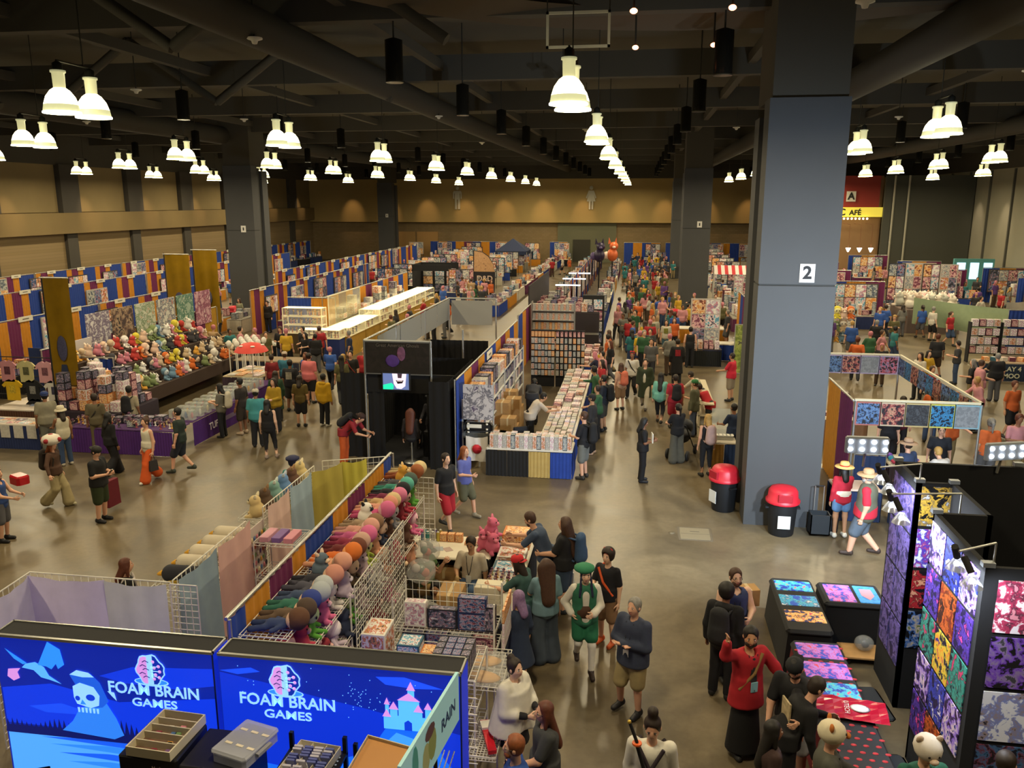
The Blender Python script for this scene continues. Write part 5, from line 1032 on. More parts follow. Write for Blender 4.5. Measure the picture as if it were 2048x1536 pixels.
# far sales table
table(-4.05, 13.45, -2.45, 14.45, 'white topped sales table of the plush booth', '#e0d8c4', '#1b1b20', sides='blr'); carton((-3.3, 13.65, .0), (.5, .3, .45), 'brown carton under the white sales table')
for i in range(8):
    t = thing('drink_can', ['blue', 'teal', 'silver', 'yellow', 'blue grey', 'white', 'violet', 'gold'][i] + ' can standing on the white sales table', 'can', (-3.85 + (i % 4) * .1 + .02 * (i // 4), 14.15 + (i // 4) * .12, .752)); c = ['#6a86a8', '#3f8a86', '#a8a8a4', '#b8a84a', '#6fa0b0', '#c8c8c0', '#5a4a8a', '#a89a5a'][i]
    MB().lathe([(.033, 0), (.036, .02), (.036, .15), (.028, .17), (.028, .175)], mat(c, .35, metal=.3), 10).obj('can_body', t); MB().lathe([(.026, .175), (.02, .19), (0, .19)], ALU, 8).obj('can_top', t)
for i in range(3): prod((-3.45 + i * .15, 14.2, .752), (.13, .12, .15), 'tan snack box in the row on the white sales table', 6, 0, 'snack boxes in a row')
for i in range(10): prod((-2.95 + (i % 5) * .16, 14.1 + (i // 5) * .18, .752), (.14, .14, .05), 'bright sweet packet on the white sales table', (6, 1, 5, 4, 0)[i % 5], i, 'sweet packets on the sales table')
for i in range(3): tag(MB().box((-.07, -.09, 0), (.07, .09, .003), mat(['#c0a0a8', '#a8b0b8', '#b8a098'][i], .7)).obj('print_card', None, (-3.6 + i * .16, 13.8, .753), .3 * i), ['pinkish', 'bluish', 'tan'][i] + ' print card lying on the white sales table', 'card')
for i, (x, y, z) in enumerate(((-2.62, 13.95, .75), (-2.45, 13.8, .75), (-2.5, 13.95, .98))): plush(1, (x, y, z), R(180 + i * 40), '#d86a8a', '#e0809a', None, ['left', 'right', 'top'][i] + ' pink axolotl plush of the pile on the sales table', 1.15)
table(-2.35, 11.6, -1.75, 14.6, 'side sales table with trays of collectibles', '#cfc8b4', '#202024', sides='rlfb')
for i, (y, k, h, n) in enumerate(((14.2, 6, .28, 'tall brown card display'), (13.6, 1, .12, 'long white tray of card packs'), (13.05, 5, .1, 'blue tray of pink packets'), (12.5, 3, .12, 'tray of small amber bottles'))): prod((-2.05, y, .752), (.5, .45, h), n + ' on the side sales table', k)
for i in range(18): figurine((-2.25 + (i % 5) * .1, 12.35 + (i // 5) * .1, .875), 'tiny amber figurine in the tray on the side table', 'tiny figurines on the side table', .7)
t = thing('card_stack', 'stack of long white card boxes with a black handle', 'box', (-2.15, 11.75, .752)); [MB().bbox((-.2, -.15, .1 * i), (.2, .15, .1 * i + .095), .01, mat('#d4ccb4', .7)).obj('long_box', t) for i in range(4)]
folding_chair((-3.42, 12.75, 0), R(-105), 'dark folding chair under the man in the green shirt'); folding_chair((-2.7, 13.1, 0), R(160), 'dark folding chair under the man in the white shirt')
tag(MB().bbox((-3.1, 12.6, 0), (-2.75, 13.0, .3), .06, mat('#141418', .8)).obj('duffel_bag'), 'black duffel bag on the floor between the seated men', 'bag')
# ---------------------------------------------------------------- right foreground: bins, poster booth, playmat tables
def bin_(loc, rz, label, paper=True):
    t = thing('trash_bin', label, 'trash bin', loc, rz); RD = mat('#c21f30', .45); bk = mat('#17191c', .55)
    MB().lathe([(.29, 0), (.31, .03), (.36, .8), (.36, .86)], bk, 20).obj('can', t)
    for s in (-1, 1): MB().box((s * .36 - .06, -.1, .68), (s * .36 + .06, .1, .72), bk).obj('handle', t)
    l = MB().lathe([(.41, .84), (.42, .9), (.37, .93), (.355, 1.12), (.3, 1.2), (.12, 1.24), (0, 1.245)], RD, 20).obj('dome_lid', t); MB().bbox((-.17, -.385, .94), (.17, -.3, 1.12), .01, mat('#a81a2a', .5)).obj('flap_door', l)
    t.scale = (.86,) * 3
    if paper: MB().box((-.15, -.368, .25), (.15, -.355, .58), mat('#d8dcdc', .6)).obj('paper_notice', t)
bin_((3.23, 17.38, 0), 0, 'red domed trash bin with white notice in front of the numbered column'); bin_((2.14, 18.65, 0), R(-60), 'red domed trash bin left of the numbered column')
bin_((-23.11, 44.75, 0), 0, 'small far red lidded trash bin at the left column', False); bin_((2.14, 47.2, 0), 0, 'far red lidded trash bin beside the middle aisle column', False)
t = thing('rolling_crate', 'black folding crate trolley with telescopic handle beside the column', 'trolley', (4.01, 17.39, 0)); bk = mat('#1b2024', .6)
for a, b in (((-.2, -.16, .06), (.2, -.14, .5)), ((-.2, .14, .06), (.2, .16, .5)), ((-.2, -.16, .06), (-.18, .16, .5)), ((.18, -.16, .06), (.2, .16, .5)), ((-.2, -.16, .06), (.2, .16, .08))): MB().box(a, b, bk).obj('crate_side', t)
for s in (-.09, .09): MB().cyl((s, .17, .3), (s, .17, 1.05), .012, ALU).obj('handle_tube', t); MB().lathe([(.0, -.02), (.05, -.02), (.05, .02), (0, .02)], BLK, 10).obj('wheel', t, (s * 2, .15, .05)).rotation_euler = (0, R(90), 0)
MB().cyl((-.09, .17, 1.05), (.09, .17, 1.05), .015, BLK).obj('grip', t); tag(MB().lathe([(.13, 0), (.14, .3), (.12, .32), (0, .33)], BLK, 12).obj('black_hat_box', None, (4.34, 17.66, 0)), 'round black case standing behind the rolling crate', 'case')
t = thing('floor_hatch', 'square utility hatch plate set in the concrete floor', 'hatch', (1.4, 17.05, .001)); MB().bbox((-.33, -.33, 0), (.33, .33, .006), .03, mat('#7d735c', .6)).obj('plate', t); MB().bbox((-.37, -.37, -.0005), (.37, .37, .003), .03, mat('#5f5646', .6)).obj('rim', t); MB().box((-.1, .1, .006), (.1, .13, .008), mat('#5a5448')).obj('lift_slot', t); MB().box((-.3, -.02, .006), (.3, -.01, .008), mat('#5a5448')).obj('plate_seam', t)
tag(MB().lathe([(.07, 0), (.07, .004), (0, .004)], mat('#6a6250', .5), 12).obj('drain_cover', None, (0.91, 17.03, .001)), 'small round cap in the floor beside the hatch', 'cap')
# black poster walls
PW = thing('poster_wall', 'tall black stepped display wall covered with colourful prints', 'display wall', (0, 0, 0)); H = 3.35; pb = mat('#0d0e12', .95)
for a, b in (((3.77, 11.1, 0), (3.83, 12.1, H)), ((3.77, 11.1, 0), (4.25, 11.16, H)), ((4.2, 9.95, 0), (4.26, 11.16, H)), ((3.61, 8.5, 0), (3.67, 10.0, H)), ((3.61, 9.95, 0), (4.26, 10.0, H)), ((3.61, 8.45, 0), (5.6, 8.5, H)), ((3.8, 12.04, 0), (8.2, 12.1, H - .02))): MB().box(a, b, pb).obj('black_panel', PW)
for i, (x, y) in enumerate(((3.8, 12.07), (3.8, 11.13), (4.23, 11.13), (3.64, 9.98), (3.64, 8.48), (5.0, 8.48), (5.4, 12.07), (7, 12.07))): MB().box((x - .06, y - .04, H), (x + .06, y + .04, H + .05), mat('#8f959c', .4, metal=.5)).obj('connector', PW)
def wallart(x0, y0, ax, u0, u1, z0, z1, cols, sd, label, sc=4.):
    """print fixed on a black panel: ax 'x' faces -x, ax 'y' faces -y"""
    m = art(cols, sc, sd); b = MB()
    b.box((x0 - .012, y0 + u0, z0), (x0 - .002, y0 + u1, z1), m) if ax == 'x' else b.box((x0 + u0, y0 - .012, z0), (x0 + u1, y0 - .002, z1), m)
    return tag(b.obj('art_print'), label, 'poster', 'prints on the black poster walls')
VI = ('#2a2450', '#7a6ab8', '#b8a8e0', '#3a3a78', '#1a1830'); k = 0
for r in range(4):
    for c in range(2): k += 1; wallart(3.77, 11.1, 'x', .05 + c * .46, .47 + c * .46, .62 + r * .66, 1.24 + r * .66, VI, k * 1.3, 'violet toned print in ' + ('left', 'right')[c] + ' column, row ' + ('four', 'three', 'two', 'one')[r] + ' on the purple side panel')
for r, (cs, n) in enumerate(((('#0d0e14', '#3a6ab0', '#5a6a3a', '#c8b890'), 'dark print with blue and olive shapes'), (('#14101a', '#b82830', '#d89a7a', '#5a1a20'), 'print with crimson shapes'), (('#e8ecf4', '#2a3ac0', '#1a2060', '#b8c4e8', '#c05070'), 'white and deep blue print'), (('#101014', '#d8b040', '#e8e4e0', '#b8bcc4', '#3a3a44'), 'silver framed print with a golden patch'))): wallart(3.8, 11.1, 'y', .03, .42, .95 + r * .6, 1.5 + r * .6, cs, 11 + r * 2.1, n + ' on the front step of the poster wall', 5)
PAL = [('#1a1440', '#5a3ab0', '#3a8ad0', '#e04aa0', '#0e0c24'), ('#141030', '#d8c83a', '#3ab0d8', '#2a2a80', '#e87a2a'), ('#201838', '#8a6ad8', '#c83a7a', '#2a3a90', '#e8d8c8'), ('#3a1a10', '#d8682a', '#e8b060', '#8a2a1a', '#2a1008'), ('#0e2028', '#3a9a8a', '#a8d8c8', '#c83a6a', '#16382a'), ('#1a1a40', '#3a4ac8', '#9a8ae8', '#d8d8f0', '#14122a')]
CN = ['violet and pink', 'yellow and blue', 'lilac and rose', 'orange and brown', 'teal and red', 'indigo']
for r in range(5):
    for c in range(3):
        if r == 0 and c == 0: continue
        i = (r * 2 + c * 3) % 6; k += 1; wallart(3.61, 8.52, 'x', .03 + c * .48, .48 + c * .48, .5 + r * .56, 1.02 + r * .56, PAL[i], k * 1.7, CN[i] + ' print, column ' + ('nearest', 'middle', 'farthest')[c] + ', tier ' + 'edcba'[r].replace('a', 'top').replace('b', 'second').replace('c', 'third').replace('d', 'fourth').replace('e', 'lowest') + ' of the long side panel', 5)
for r, (cs, n) in enumerate(((('#10142a', '#3a6a9a', '#8ab0d8', '#1a1020', '#6a1a24'), 'steel blue print'), (('#e0e4f4', '#7a8ad0', '#d8b860', '#20203a', '#a08a78'), 'pale blue and gold print'), (('#101014', '#6a3ab0', '#d8d4d8', '#3a3a40', '#8a7a98'), 'black print with purple scales'), (('#f0e8f0', '#c03a60', '#8ab8c8', '#d88a9a', '#2a2a38'), 'rose and ice blue print'))):
    wallart(3.7, 8.45, 'y', .05, .62, .75 + r * .63, 1.33 + r * .63, cs, 31 + r, n + ' on the front poster panel', 5); wallart(3.7, 8.45, 'y', .68, 1.2, .75 + r * .63, 1.33 + r * .63, (('#d83a70', '#e8a0b8', '#ffffff', '#7a1a3a'), ('#1a0a10', '#c01a28', '#e8d0c8', '#401018'), ('#181828', '#5a5ab0', '#c8c8e0', '#2a2a50'), ('#d84a80', '#f0c0d0', '#20101a', '#8a2a50'))[r], 41 + r, ('magenta', 'black and red', 'slate violet', 'pink')[r] + ' print right of the front poster panel', 5)
# clamp lights on arms
def armlight(base, tip, label):
    t = thing('arm_light', label, 'lamp', base); d = Vector(tip) - Vector(base); MB().tube([(0, 0, 0), (0, 0, .25), (d.x, d.y, .22)], .012, ALU, 6).obj('arm', t)
    for q in (-.12, .12):
        h = MB().cyl((d.x, d.y + q, .22), (d.x + .06, d.y + q * 1.6, .08), .035, BLK, 10).obj('lamp_head', t); MB().lathe([(.035, 0), (.1, -.1), (.11, -.12)], mat('#c8d0dc', .2, metal=.3, alpha=.7), 8, (d.x + .07, d.y + q * 1.7, .06), cap=False).obj('shade', h)
        MB().ell((d.x + .07, d.y + q * 1.7, .0), (.03, .03, .03), mat('#f4f8ff', .3, emit=15)).obj('bulb', h)
    for q in (-.12, .12): light('SPOT', (base[0] + d.x, base[1] + d.y + q * 1.7, base[2] - .06), 60, (.82, .9, 1), (R(-8), R(-48), 0), .03, angle=2.5)
armlight((3.8, 11.13, H), (3.25, 11.0, H), 'clamp lamp pair on an arm over the purple side panel'); armlight((3.9, 10.0, H), (3.1, 9.95, H), 'clamp lamp pair on a long arm over the middle of the poster wall'); armlight((3.7, 8.5, H), (3.28, 8.3, H), 'clamp lamp pair on an arm over the near poster corner')
def flood(loc, rz, label):
    t = thing('flood_light', label, 'flood light', loc, rz); MB().bbox((-.3, -.04, -.12), (.3, .06, .12), .03, mat('#7a8088', .4)).obj('housing', t)
    for i in range(8): MB().ell((-.24 + (i % 4) * .16, -.05, -.055 + (i // 4) * .11), (.035, .015, .028), mat('#f2f8ff', .3, emit=20)).obj('led_lens', t)
    MB().cyl((0, .05, -.1), (0, .1, -.1 - (loc[2] - H) - .0), .02, ALU).obj('mount_post', t)
    light('SPOT', (loc[0] - .1 * math.sin(-rz) * 0, loc[1] + .16, loc[2]), 1300, (.70, .84, 1), (R(80), 0, rz), .15, angle=2.3, blend=.8)
flood((3.32, 11.94, 3.6), R(2), 'glaring white flood lamp left above the black wall'); flood((5.14, 11.92, 3.6), R(18), 'glaring white flood lamp right above the black wall')
# playmat tables
def cloth_table(x0, y0, x1, y1, label, col, skirt):
    t = thing('covered_table', label, 'table', ((x0 + x1) / 2, (y0 + y1) / 2, 0)); w, d = (x1 - x0) / 2, (y1 - y0) / 2; m = mat(col, .8); b = MB()
    b.bbox((-w, -d, .7), (w, d, .76), .06, m); o = b.obj('table_cover', t)
    vs = [(sx * (w - .03 + .05 * k_), sy * (d - .03 + .05 * k_), z) for k_, z in ((0, .72), (1, .02)) for sx, sy in ((-1, -1), (1, -1), (1, 1), (-1, 1))]; MB().add(vs, [(i, 4 + i, 4 + (i + 1) % 4, (i + 1) % 4) for i in range(4)], mat(skirt, .85, noise=.2, scale=4)).obj('skirt', t); return t
cloth_table(2.37, 11.7, 3.06, 13.5, 'long black covered table with three playmats end on', '#1e1f22', '#131417'); cloth_table(3.12, 12.68, 4.1, 13.45, 'short black covered table with two playmats by the poster wall', '#1e1f22', '#131417')
T3 = cloth_table(2.37, 8.2, 3.07, 11.44, 'long table with red dotted black cover and red skirt', '#26272b', '#7a1420')
for j in range(24):
    for i in range(5): MB().lathe([(.035, 0), (.034, .003), (0, .003)], mat('#c03038', .7), 8, (-.28 + i * .14 + (.07 if j % 2 else 0) - .03, -1.55 + j * .13, .7605), sy=.7).obj('red_dot', T3)
MATP = [('#1a3ab0', '#3ab0e0', '#e8c83a', '#e0508a', '#50d0b0'), ('#2a5ad0', '#50c8e8', '#e87a4a', '#d8e0e8', '#3a3a90'), ('#14206a', '#e8a040', '#3a5ac8', '#d83a5a', '#f0d8a0'), ('#2a48c8', '#d05ab8', '#58a8f0', '#e8486a', '#b890f0'), ('#1a86e0', '#3aa8f0', '#1a78d0', '#48b8f8', '#2a90e8')]
def playmat(cx, cy, w, d, k, label, rz=0): t = thing('playmat', label, 'playmat', (cx, cy, .762), rz); MB().bbox((-w / 2, -d / 2, 0), (w / 2, d / 2, .004), .01, art(MATP[k], 6, k * 2.3, .12)).obj('print', t); return t
for i in range(3): playmat(2.72, 13.2 - i * .52, .58, .36, (0, 1, 2)[i], ('far colourful city', 'middle blue city', 'near blue and gold')[i] + ' playmat on the long black table')
playmat(3.42, 13.05, .42, .6, 3, 'pink and blue city playmat on the short black table'); p = playmat(3.85, 13.05, .34, .6, 4, 'bright blue playmat with a shield emblem on the short black table')
MB().prism([(-.09, .18), (.09, .18), (.1, -.05), (0, -.2), (-.1, -.05)], .005, .007, mat('#d8a0b8', .6), 'z').obj('shield_emblem', p)
for i in range(3): playmat(2.72, 11.15 - i * .5, .6, .4, (3, 3, 0)[i], ('far', 'second', 'third')[i] + ' purple and blue playmat on the red dotted table')
t = thing('red_plastic_bag', 'shiny red plastic bag with a white leaf logo on the dotted table', 'bag', (2.82, 9.72, .77), R(-8)); b = MB(); vs = []
for j in range(7):
    for i in range(9): vs.append((-.42 + .105 * i, -.24 + .08 * j, .01 + .025 * abs(math.sin(i * 1.7 + j * 2.3)) + .01))
b.add(vs, [(j * 9 + i, j * 9 + i + 1, j * 9 + 10 + i, j * 9 + 9 + i) for j in range(6) for i in range(8)], mat('#b81a34', .15)).obj('bag_film', t); MB().ell((.1, .02, .045), (.12, .09, .006), mat('#e8dfe4', .4), 14, 4).obj('leaf_logo', t); text('UTECH', .085, mat('#e8dfe4', .4), 'lettering', t, (-.06, .0, .05), (0, 0, R(-90)), .001)
for i, (x, y) in enumerate(((3.45, 11.15), (3.38, 9.6))): tag(MB().bbox((-.25, -.42, 0), (.25, .42, .02), .06, mat('#2a2d30', .8)).obj('anti_fatigue_mat', None, (x, y, 0), R(6)), ('farther', 'nearer')[i] + ' dark rubber floor mat behind the playmat tables', 'mat')
t = thing('wooden_dolly', 'plywood dolly on castors under the short black table', 'dolly', (3.72, 12.35, 0)); MB().bbox((-.4, -.22, .12), (.4, .22, .15), .01, WOOD).obj('deck', t); [MB().lathe([(0, -.02), (.06, -.02), (.06, .02), (0, .02)], BLK, 10).obj('castor', t, (sx * .33, sy * .16, .06)).__setattr__('rotation_euler', (R(90), 0, 0)) for sx in (-1, 1) for sy in (-1, 1)]
t = thing('clear_bag', 'clear plastic bag resting on the plywood dolly', 'bag', (3.68, 12.38, .15)); MB().ell((0, 0, .12), (.15, .13, .12), mat('#a8acac', .15, alpha=.4), 12, 8).obj('film', t); MB().ell((.02, 0, .1), (.06, .05, .06), mat('#6a6460', .6)).obj('contents', t)
# ---------------------------------------------------------------- shirt booth with header panels
t = thing('shirt_booth', 'aluminium frame booth with printed header panels', 'booth frame', (0, 0, 0)); x0, x1, y0, y1, zt = 5.15, 7.9, 19.75, 25.95, 2.44
for x in (x0, x1):
    for y in (y0, y1): MB().cyl((x, y, 0), (x, y, zt), .03, ALU).obj('post', t)
for a, b in (((x0, y0), (x1, y0)), ((x0, y1), (x1, y1)), ((x1, y0), (x1, y1))): MB().box((min(a[0], b[0]) - .03, min(a[1], b[1]) - .03, zt), (max(a[0], b[0]) + .03, max(a[1], b[1]) + .03, zt + .05), mat('#c9c2a8', .5)).obj('rail', t)
MB().cyl((x1, 22.7, 0), (x1, 22.7, zt), .03, ALU).obj('post', t)
HP = [('#14161c', '#3a5a8a', '#0e1014', '#6a8ab0'), ('#16141a', '#8a3038', '#101014', '#c8a080'), ('#3a3e44', '#1a1a1e', '#44484e', '#3a3e44'), ('#101828', '#3a8ac0', '#0e1420', '#1a3050'), ('#6f747a', '#7a7f85', '#6f747a', '#8a8f94')]
FR = ['#a0605a', '#b8a890', '#b0a070', '#b8b85a', '#7aa0b0']; NM = ['starry blue creature', 'crimson fortress', 'black cat', 'glowing blue tree', 'pale grey panda']
for i in range(5): poster((x0 + .03 + i * .54, y0 - .04), (x0 + .53 + i * .54, y0 - .04), 1.9, 2.4, art(HP[i], 7, i * 2.), NM[i] + ' shirt design panel on the near header', None, .02, FR[i])
for i in range(5): poster((x0 + .03 + i * .54, y1 - .04), (x0 + .53 + i * .54, y1 - .04), 1.9, 2.4, art((HP[3], HP[0], HP[1], HP[4], ('#15151a', '#c05a6a', '#101014', '#5a7aa0'))[i], 7, 9 + i * 2.), ('teal', 'grey green', 'orange dragon', 'white panda', 'pink saucer')[i] + ' shirt design panel on the far header', None, .02, '#9a90b0')
for i in range(10): poster((x1 - .03, y0 + .1 + i * .61), (x1 - .03, y0 + .66 + i * .61), 1.9, 2.4, art((HP[0], HP[1], HP[3])[i % 3], 7, 20 + i), 'dark shirt design panel on the long side header', 'side header panels')
drape((5.1, 22.3), (5.1, 19.75), [GOLD, PURP, '#b08a4a', '#23427a'], 'gold, purple and blue drape at the left side of the shirt booth'); drape((5.2, 19.6), (5.9, 19.6), ['#16284a'], 'short navy drape at the front corner of the shirt booth', 1.2)
table(4.5, 18.3, 5.5, 19.0, 'navy skirted table with red printed sheet beside the column', '#d0b8a8', '#1a2c52'); tag(MB().box((4.55, 18.5, .752), (4.9, 18.9, .756), art(('#c83a30', '#e8c8b8', '#c83a30'), 12, 2)).obj('price_sheet'), 'red gridded price sheet on the navy skirted table', 'sheet')
table(5.7, 17.6, 7.4, 18.4, 'navy skirted side table behind the black wall', '#c8b48a', '#16284a'); table(6.2, 20.3, 7.5, 21.2, 'slanting white table of coloured yarn samples in the shirt booth', '#cfc6b0', '#3a2a2a'); table(5.3, 24.6, 6.8, 25.6, 'wooden counter inside the shirt booth', '#d8cdb8', '#8a6240')
for i in range(6): tag(MB().ell((6.35 + (i % 2) * .5, 20.4 + i * .13, .81), (.1, .1, .06), mat(['#d0485a', '#6a4ab8', '#3aa0b8', '#58b85a', '#8a5ac8', '#d8a0b8'][i], .7), 12, 6).obj('yarn_ball'), ['red', 'violet', 'turquoise', 'green', 'lilac', 'pale pink'][i] + ' round sample on the slanting white table', 'sample')
for i in range(8): prod((5.4 + i * .17, 25.0, .752), (.15, .2, .1), 'red folded cloth on the wooden counter', 4, 0, 'red folded cloths on the counter')
# ---------------------------------------------------------------- centre: black photo booth and figure box booth
t = thing('black_booth', 'black draped makeup booth with steel posts', 'booth', (0, 0, 0)); bd = mat('#0c0b0c', .95, noise=.3, scale=3)
for a, b in (((-7.2, 21.2), (-6.75, 21.2)), ((-5.55, 21.2), (-4.78, 21.2)), ((-8.0, 21.25), (-7.25, 21.25)), ((-5.3, 20.45), (-4.78, 20.45)), ((-7.2, 23.8), (-4.8, 23.8)), ((-7.2, 21.2), (-7.2, 23.8)), ((-4.8, 20.45), (-4.8, 23.8)), ((-6.9, 27), (-4.9, 27))):
    L = math.hypot(b[0] - a[0], b[1] - a[1]); o = pleat(L, 2.4, bd, .03, .2).obj('black_curtain', t, (a[0], a[1], 0)); o.rotation_euler.z = math.atan2(b[1] - a[1], b[0] - a[0])
MB().box((-7.2, 21.18, 1.9), (-4.8, 21.24, 2.42), bd).obj('valance', t); MB().box((-7.2, 20.6, 0), (-4.8, 23.8, .012), BLK).obj('floor_mat', t)
for x, y, h in ((-7.25, 21.15, 3.35), (-5.4, 21.15, 3.35), (-7.2, 24, 3.3), (-7.2, 27.5, 3.3), (-7.2, 31.2, 3.3), (-5.35, 31.2, 3.3), (-5.45, 25.5, 3.0)): MB().cyl((x, y, 0), (x, y, h), .03, ALU).obj('steel_post', t)
MB().tube([(-5.4, 21.15, 3.33), (-7.25, 21.15, 3.33), (-7.2, 31.2, 3.33), (-5.35, 31.2, 3.33)], .03, mat('#c8c8c0', .4, metal=.6)).obj('top_rail', t)
for y0, y1 in ((22.2, 24.4), (24.5, 26.9), (27, 29.2), (29.3, 31.1)): poster((-7.2, y0), (-7.2, y1), 2.5, 3.28, mat('#8a8d8c', .6), 'grey header panel number ' + {22.2: 'one from the banner', 24.5: 'two from the banner', 27: 'three from the banner', 29.3: 'farthest from the banner'}[y0] + ' on the steel rail', None, .02, name='grey_sign', cat='sign')
poster((-7.1, 31.2), (-5.5, 31.2), 2.3, 3.25, mat('#97948a', .6), 'wide grey panel closing the far end of the steel rail', None, .02, name='grey_sign', cat='sign')
b = poster((-7.2, 21.1), (-5.42, 21.1), 2.45, 3.3, art(('#15110d', '#1b1612', '#15110d', '#221a18'), 3, 5), 'dark vinyl banner with a purple glowing orb above the black booth', None, .02, '#5a5a58', 'banner', 'banner')
MB().ell((.75, -.02, .35 + 2.45), (.2, .008, .17), mat('#4a2a78', .6, noise=.4, scale=8)).obj('orb_print', b); MB().ell((1.0, -.02, .55 + 2.45), (.12, .008, .2), mat('#7a4a6a', .6, noise=.5, scale=12)).obj('face_print', b); text('Great American Ghouls', .13, mat('#5a534a', .7), 'lettering', b, (.9, -.025, 3.22), (R(90), 0, 0), .002, sx=.95)
t = thing('television', 'wall television showing a close grinning mouth and green patch', 'television', (-6.36, 21.08, 2.02)); MB().bbox((-.4, -.03, -.03), (.4, .05, .47), .02, BLK).obj('bezel', t); sc = MB().box((-.36, -.035, .0), (.36, -.03, .44), mat('#5a6a9a', .3, emit=.7)).obj('screen', t)
for nm, pts, c in (('green_patch', [(-.36, 0), (-.08, 0), (-.06, .12), (-.12, .18), (-.36, .12)], '#20d8a8'), ('pale_face', [(-.1, .44), (.3, .44), (.26, .1), (.15, .02), (.02, .03), (-.06, .16)], '#e0d0e0'), ('open_mouth', [(0, .26), (.22, .26), (.18, .18), (.05, .16)], '#1a1014'), ('dark_nose', [(.05, .44), (.18, .44), (.16, .32), (.06, .32)], '#3a2a34'), ('teeth', [(.03, .25), (.19, .25), (.18, .23), (.04, .23)], '#d8c8c8')): MB().prism(pts, -.038 - (.003 if nm in ('open_mouth', 'dark_nose') else .005 if nm == 'teeth' else 0), -.036, mat(c, .4, emit=.7)).obj(nm, sc)
table(-5.75, 21.5, -4.95, 22.3, 'small black table with jars inside the black booth', '#1a1818', '#0d0d0e'); t = thing('bar_stool', 'chrome bar stool in the black booth', 'stool', (-5.95, 21.0, .012)); MB().lathe([(.19, .66), (.2, .7), (.17, .74), (0, .75)], BLK, 14).obj('seat', t); MB().cyl((0, 0, .03), (0, 0, .66), .025, ALU).obj('column', t); MB().lathe([(.22, 0), (.22, .02), (.03, .05)], ALU, 14).obj('base', t)
light('SPOT', (-5.9, 21.3, 3.1), 60, (1, .85, .65), (R(-12), 0, 0), .1, angle=1.1)
tag(MB().bbox((-5.9, 25.2, 0), (-5.3, 25.7, 1.15), .03, mat('#c89a20', .6)).obj('yellow_case'), 'yellow equipment case behind the black booth', 'case')
for i in range(5): prod((-5.6 + i * .2, 24.3, 1.0), (.18, .3, .12), 'dark makeup kit box on the table behind the black booth', (4, 2, 2, 8, 4)[i], 0, 'makeup kits')
table(-5.9, 24.0, -4.85, 24.7, 'black table behind the black booth', '#1c1a1a', '#101010', h=.98)
# figure box booth
drape((-4.6, 20.6), (-4.6, 31.8), [BLUE, GOLD, PURP, GOLD, BLUE, BLUE, GOLD, PURP, GOLD], 'long blue, gold and purple drape wall behind the figure boxes'); sign_plate((-4.55, 25.3, 2.4), R(90), 'white booth sign on the drape behind the figure boxes', .9, .25, None)
t = thing('figure_shelving', 'white steel shelving filled with figure boxes along the drape', 'shelf', (0, 0, 0))
for z in (.4, .85, 1.3, 1.75): MB().box((-4.5, 20.9, z), (-4.05, 29.5, z + .03), mat('#c8c8c4', .5)).obj('shelf_board', t)
for y in (20.9, 23.1, 25.2, 27.3, 29.5):
    for x in (-4.5, -4.05): MB().box((x - .02, y - .02, 0), (x + .02, y + .02, 1.85), mat('#b8b8b4', .5)).obj('upright', t)
for z in (.44, .89, 1.34): fill(-4.45, 21.0, -4.08, 29.4, z, (.36, .26, .36), 'figure box on the white steel shelving', 'figure boxes on the steel shelving', (0, 1, 2, 3, 8, 7, 2), hvar=.3)
fill(-4.5, 21.6, -4.05, 29.4, 1.79, (.42, .4, .5), 'large figure box on top of the steel shelving', 'large boxes on the shelving', (1, 2, 3, 6, 8), hvar=.4, miss=.1)
poster((-4.45, 20.75), (-3.65, 20.75), 1.35, 2.3, art(('#b8b4b8', '#4a4a58', '#8a8a98', '#5a5068', '#d0ccd0'), 3, 7), 'large grey creature figure box panel at the shelf end')
for i, (z, c) in enumerate(((1.18, '#1c1c20'), (.95, '#55585a'))):
    t = thing('skateboard', ('black skateboard deck with white ace print', 'checkered grey skateboard deck')[i] + ' hung at the shelf end', 'skateboard', (-4.05, 20.72, z)); MB().bbox((-.4, -.02, -.1), (.4, .02, .1), .09, mat(c, .5, noise=.3, scale=20)).obj('deck', t)
    for x in (-.25, .25): [MB().lathe([(0, -.02), (.03, -.02), (.03, .02), (0, .02)], WHT, 8).obj('wheel', t, (x, -.05, s * .07)) for s in (-1, 1)]
MB().box((-.3, -.024, -.05), (.1, -.02, .05), WHT).obj('white_print', bpy.data.objects['skateboard'])
cloth((-4.35, 20.6), (-3.75, 20.6), .25, .95, '#d8d4d0', 'white tote cloth with a red horned emblem at the shelf end'); tag(MB().lathe([(.13, 0), (.13, .01), (0, .012)], mat('#c02030', .7), 10).obj('emblem', None, (-4.05, 20.54, .6)), 'red round emblem printed on the white tote cloth', 'emblem'); bpy.data.objects['emblem'].rotation_euler.x = R(90)
cloth((-3.75, 20.55), (-3.5, 20.55), .1, 1.0, '#16161a', 'black cloth with white strokes beside the white tote cloth')
table(-3.75, 20.2, -1.5, 21.1, 'front table of figure boxes with black, tan and blue skirts', '#c8c4bc', ['#141416', '#141416', '#b59a5a', BLUE], sides='fr'); table(-2.5, 21.2, -1.55, 30.5, 'long side table covered with figure boxes', '#ccc6ba', [BLUE], sides='rlb')
for i in range(19): prod((-3.6 + i * .112, 20.32, .753), (.105, .2, .36), 'tall white figure box in the front row of the table', (1, 3, 7, 3, 1, 8)[i % 6], 0, 'front row of tall white boxes')
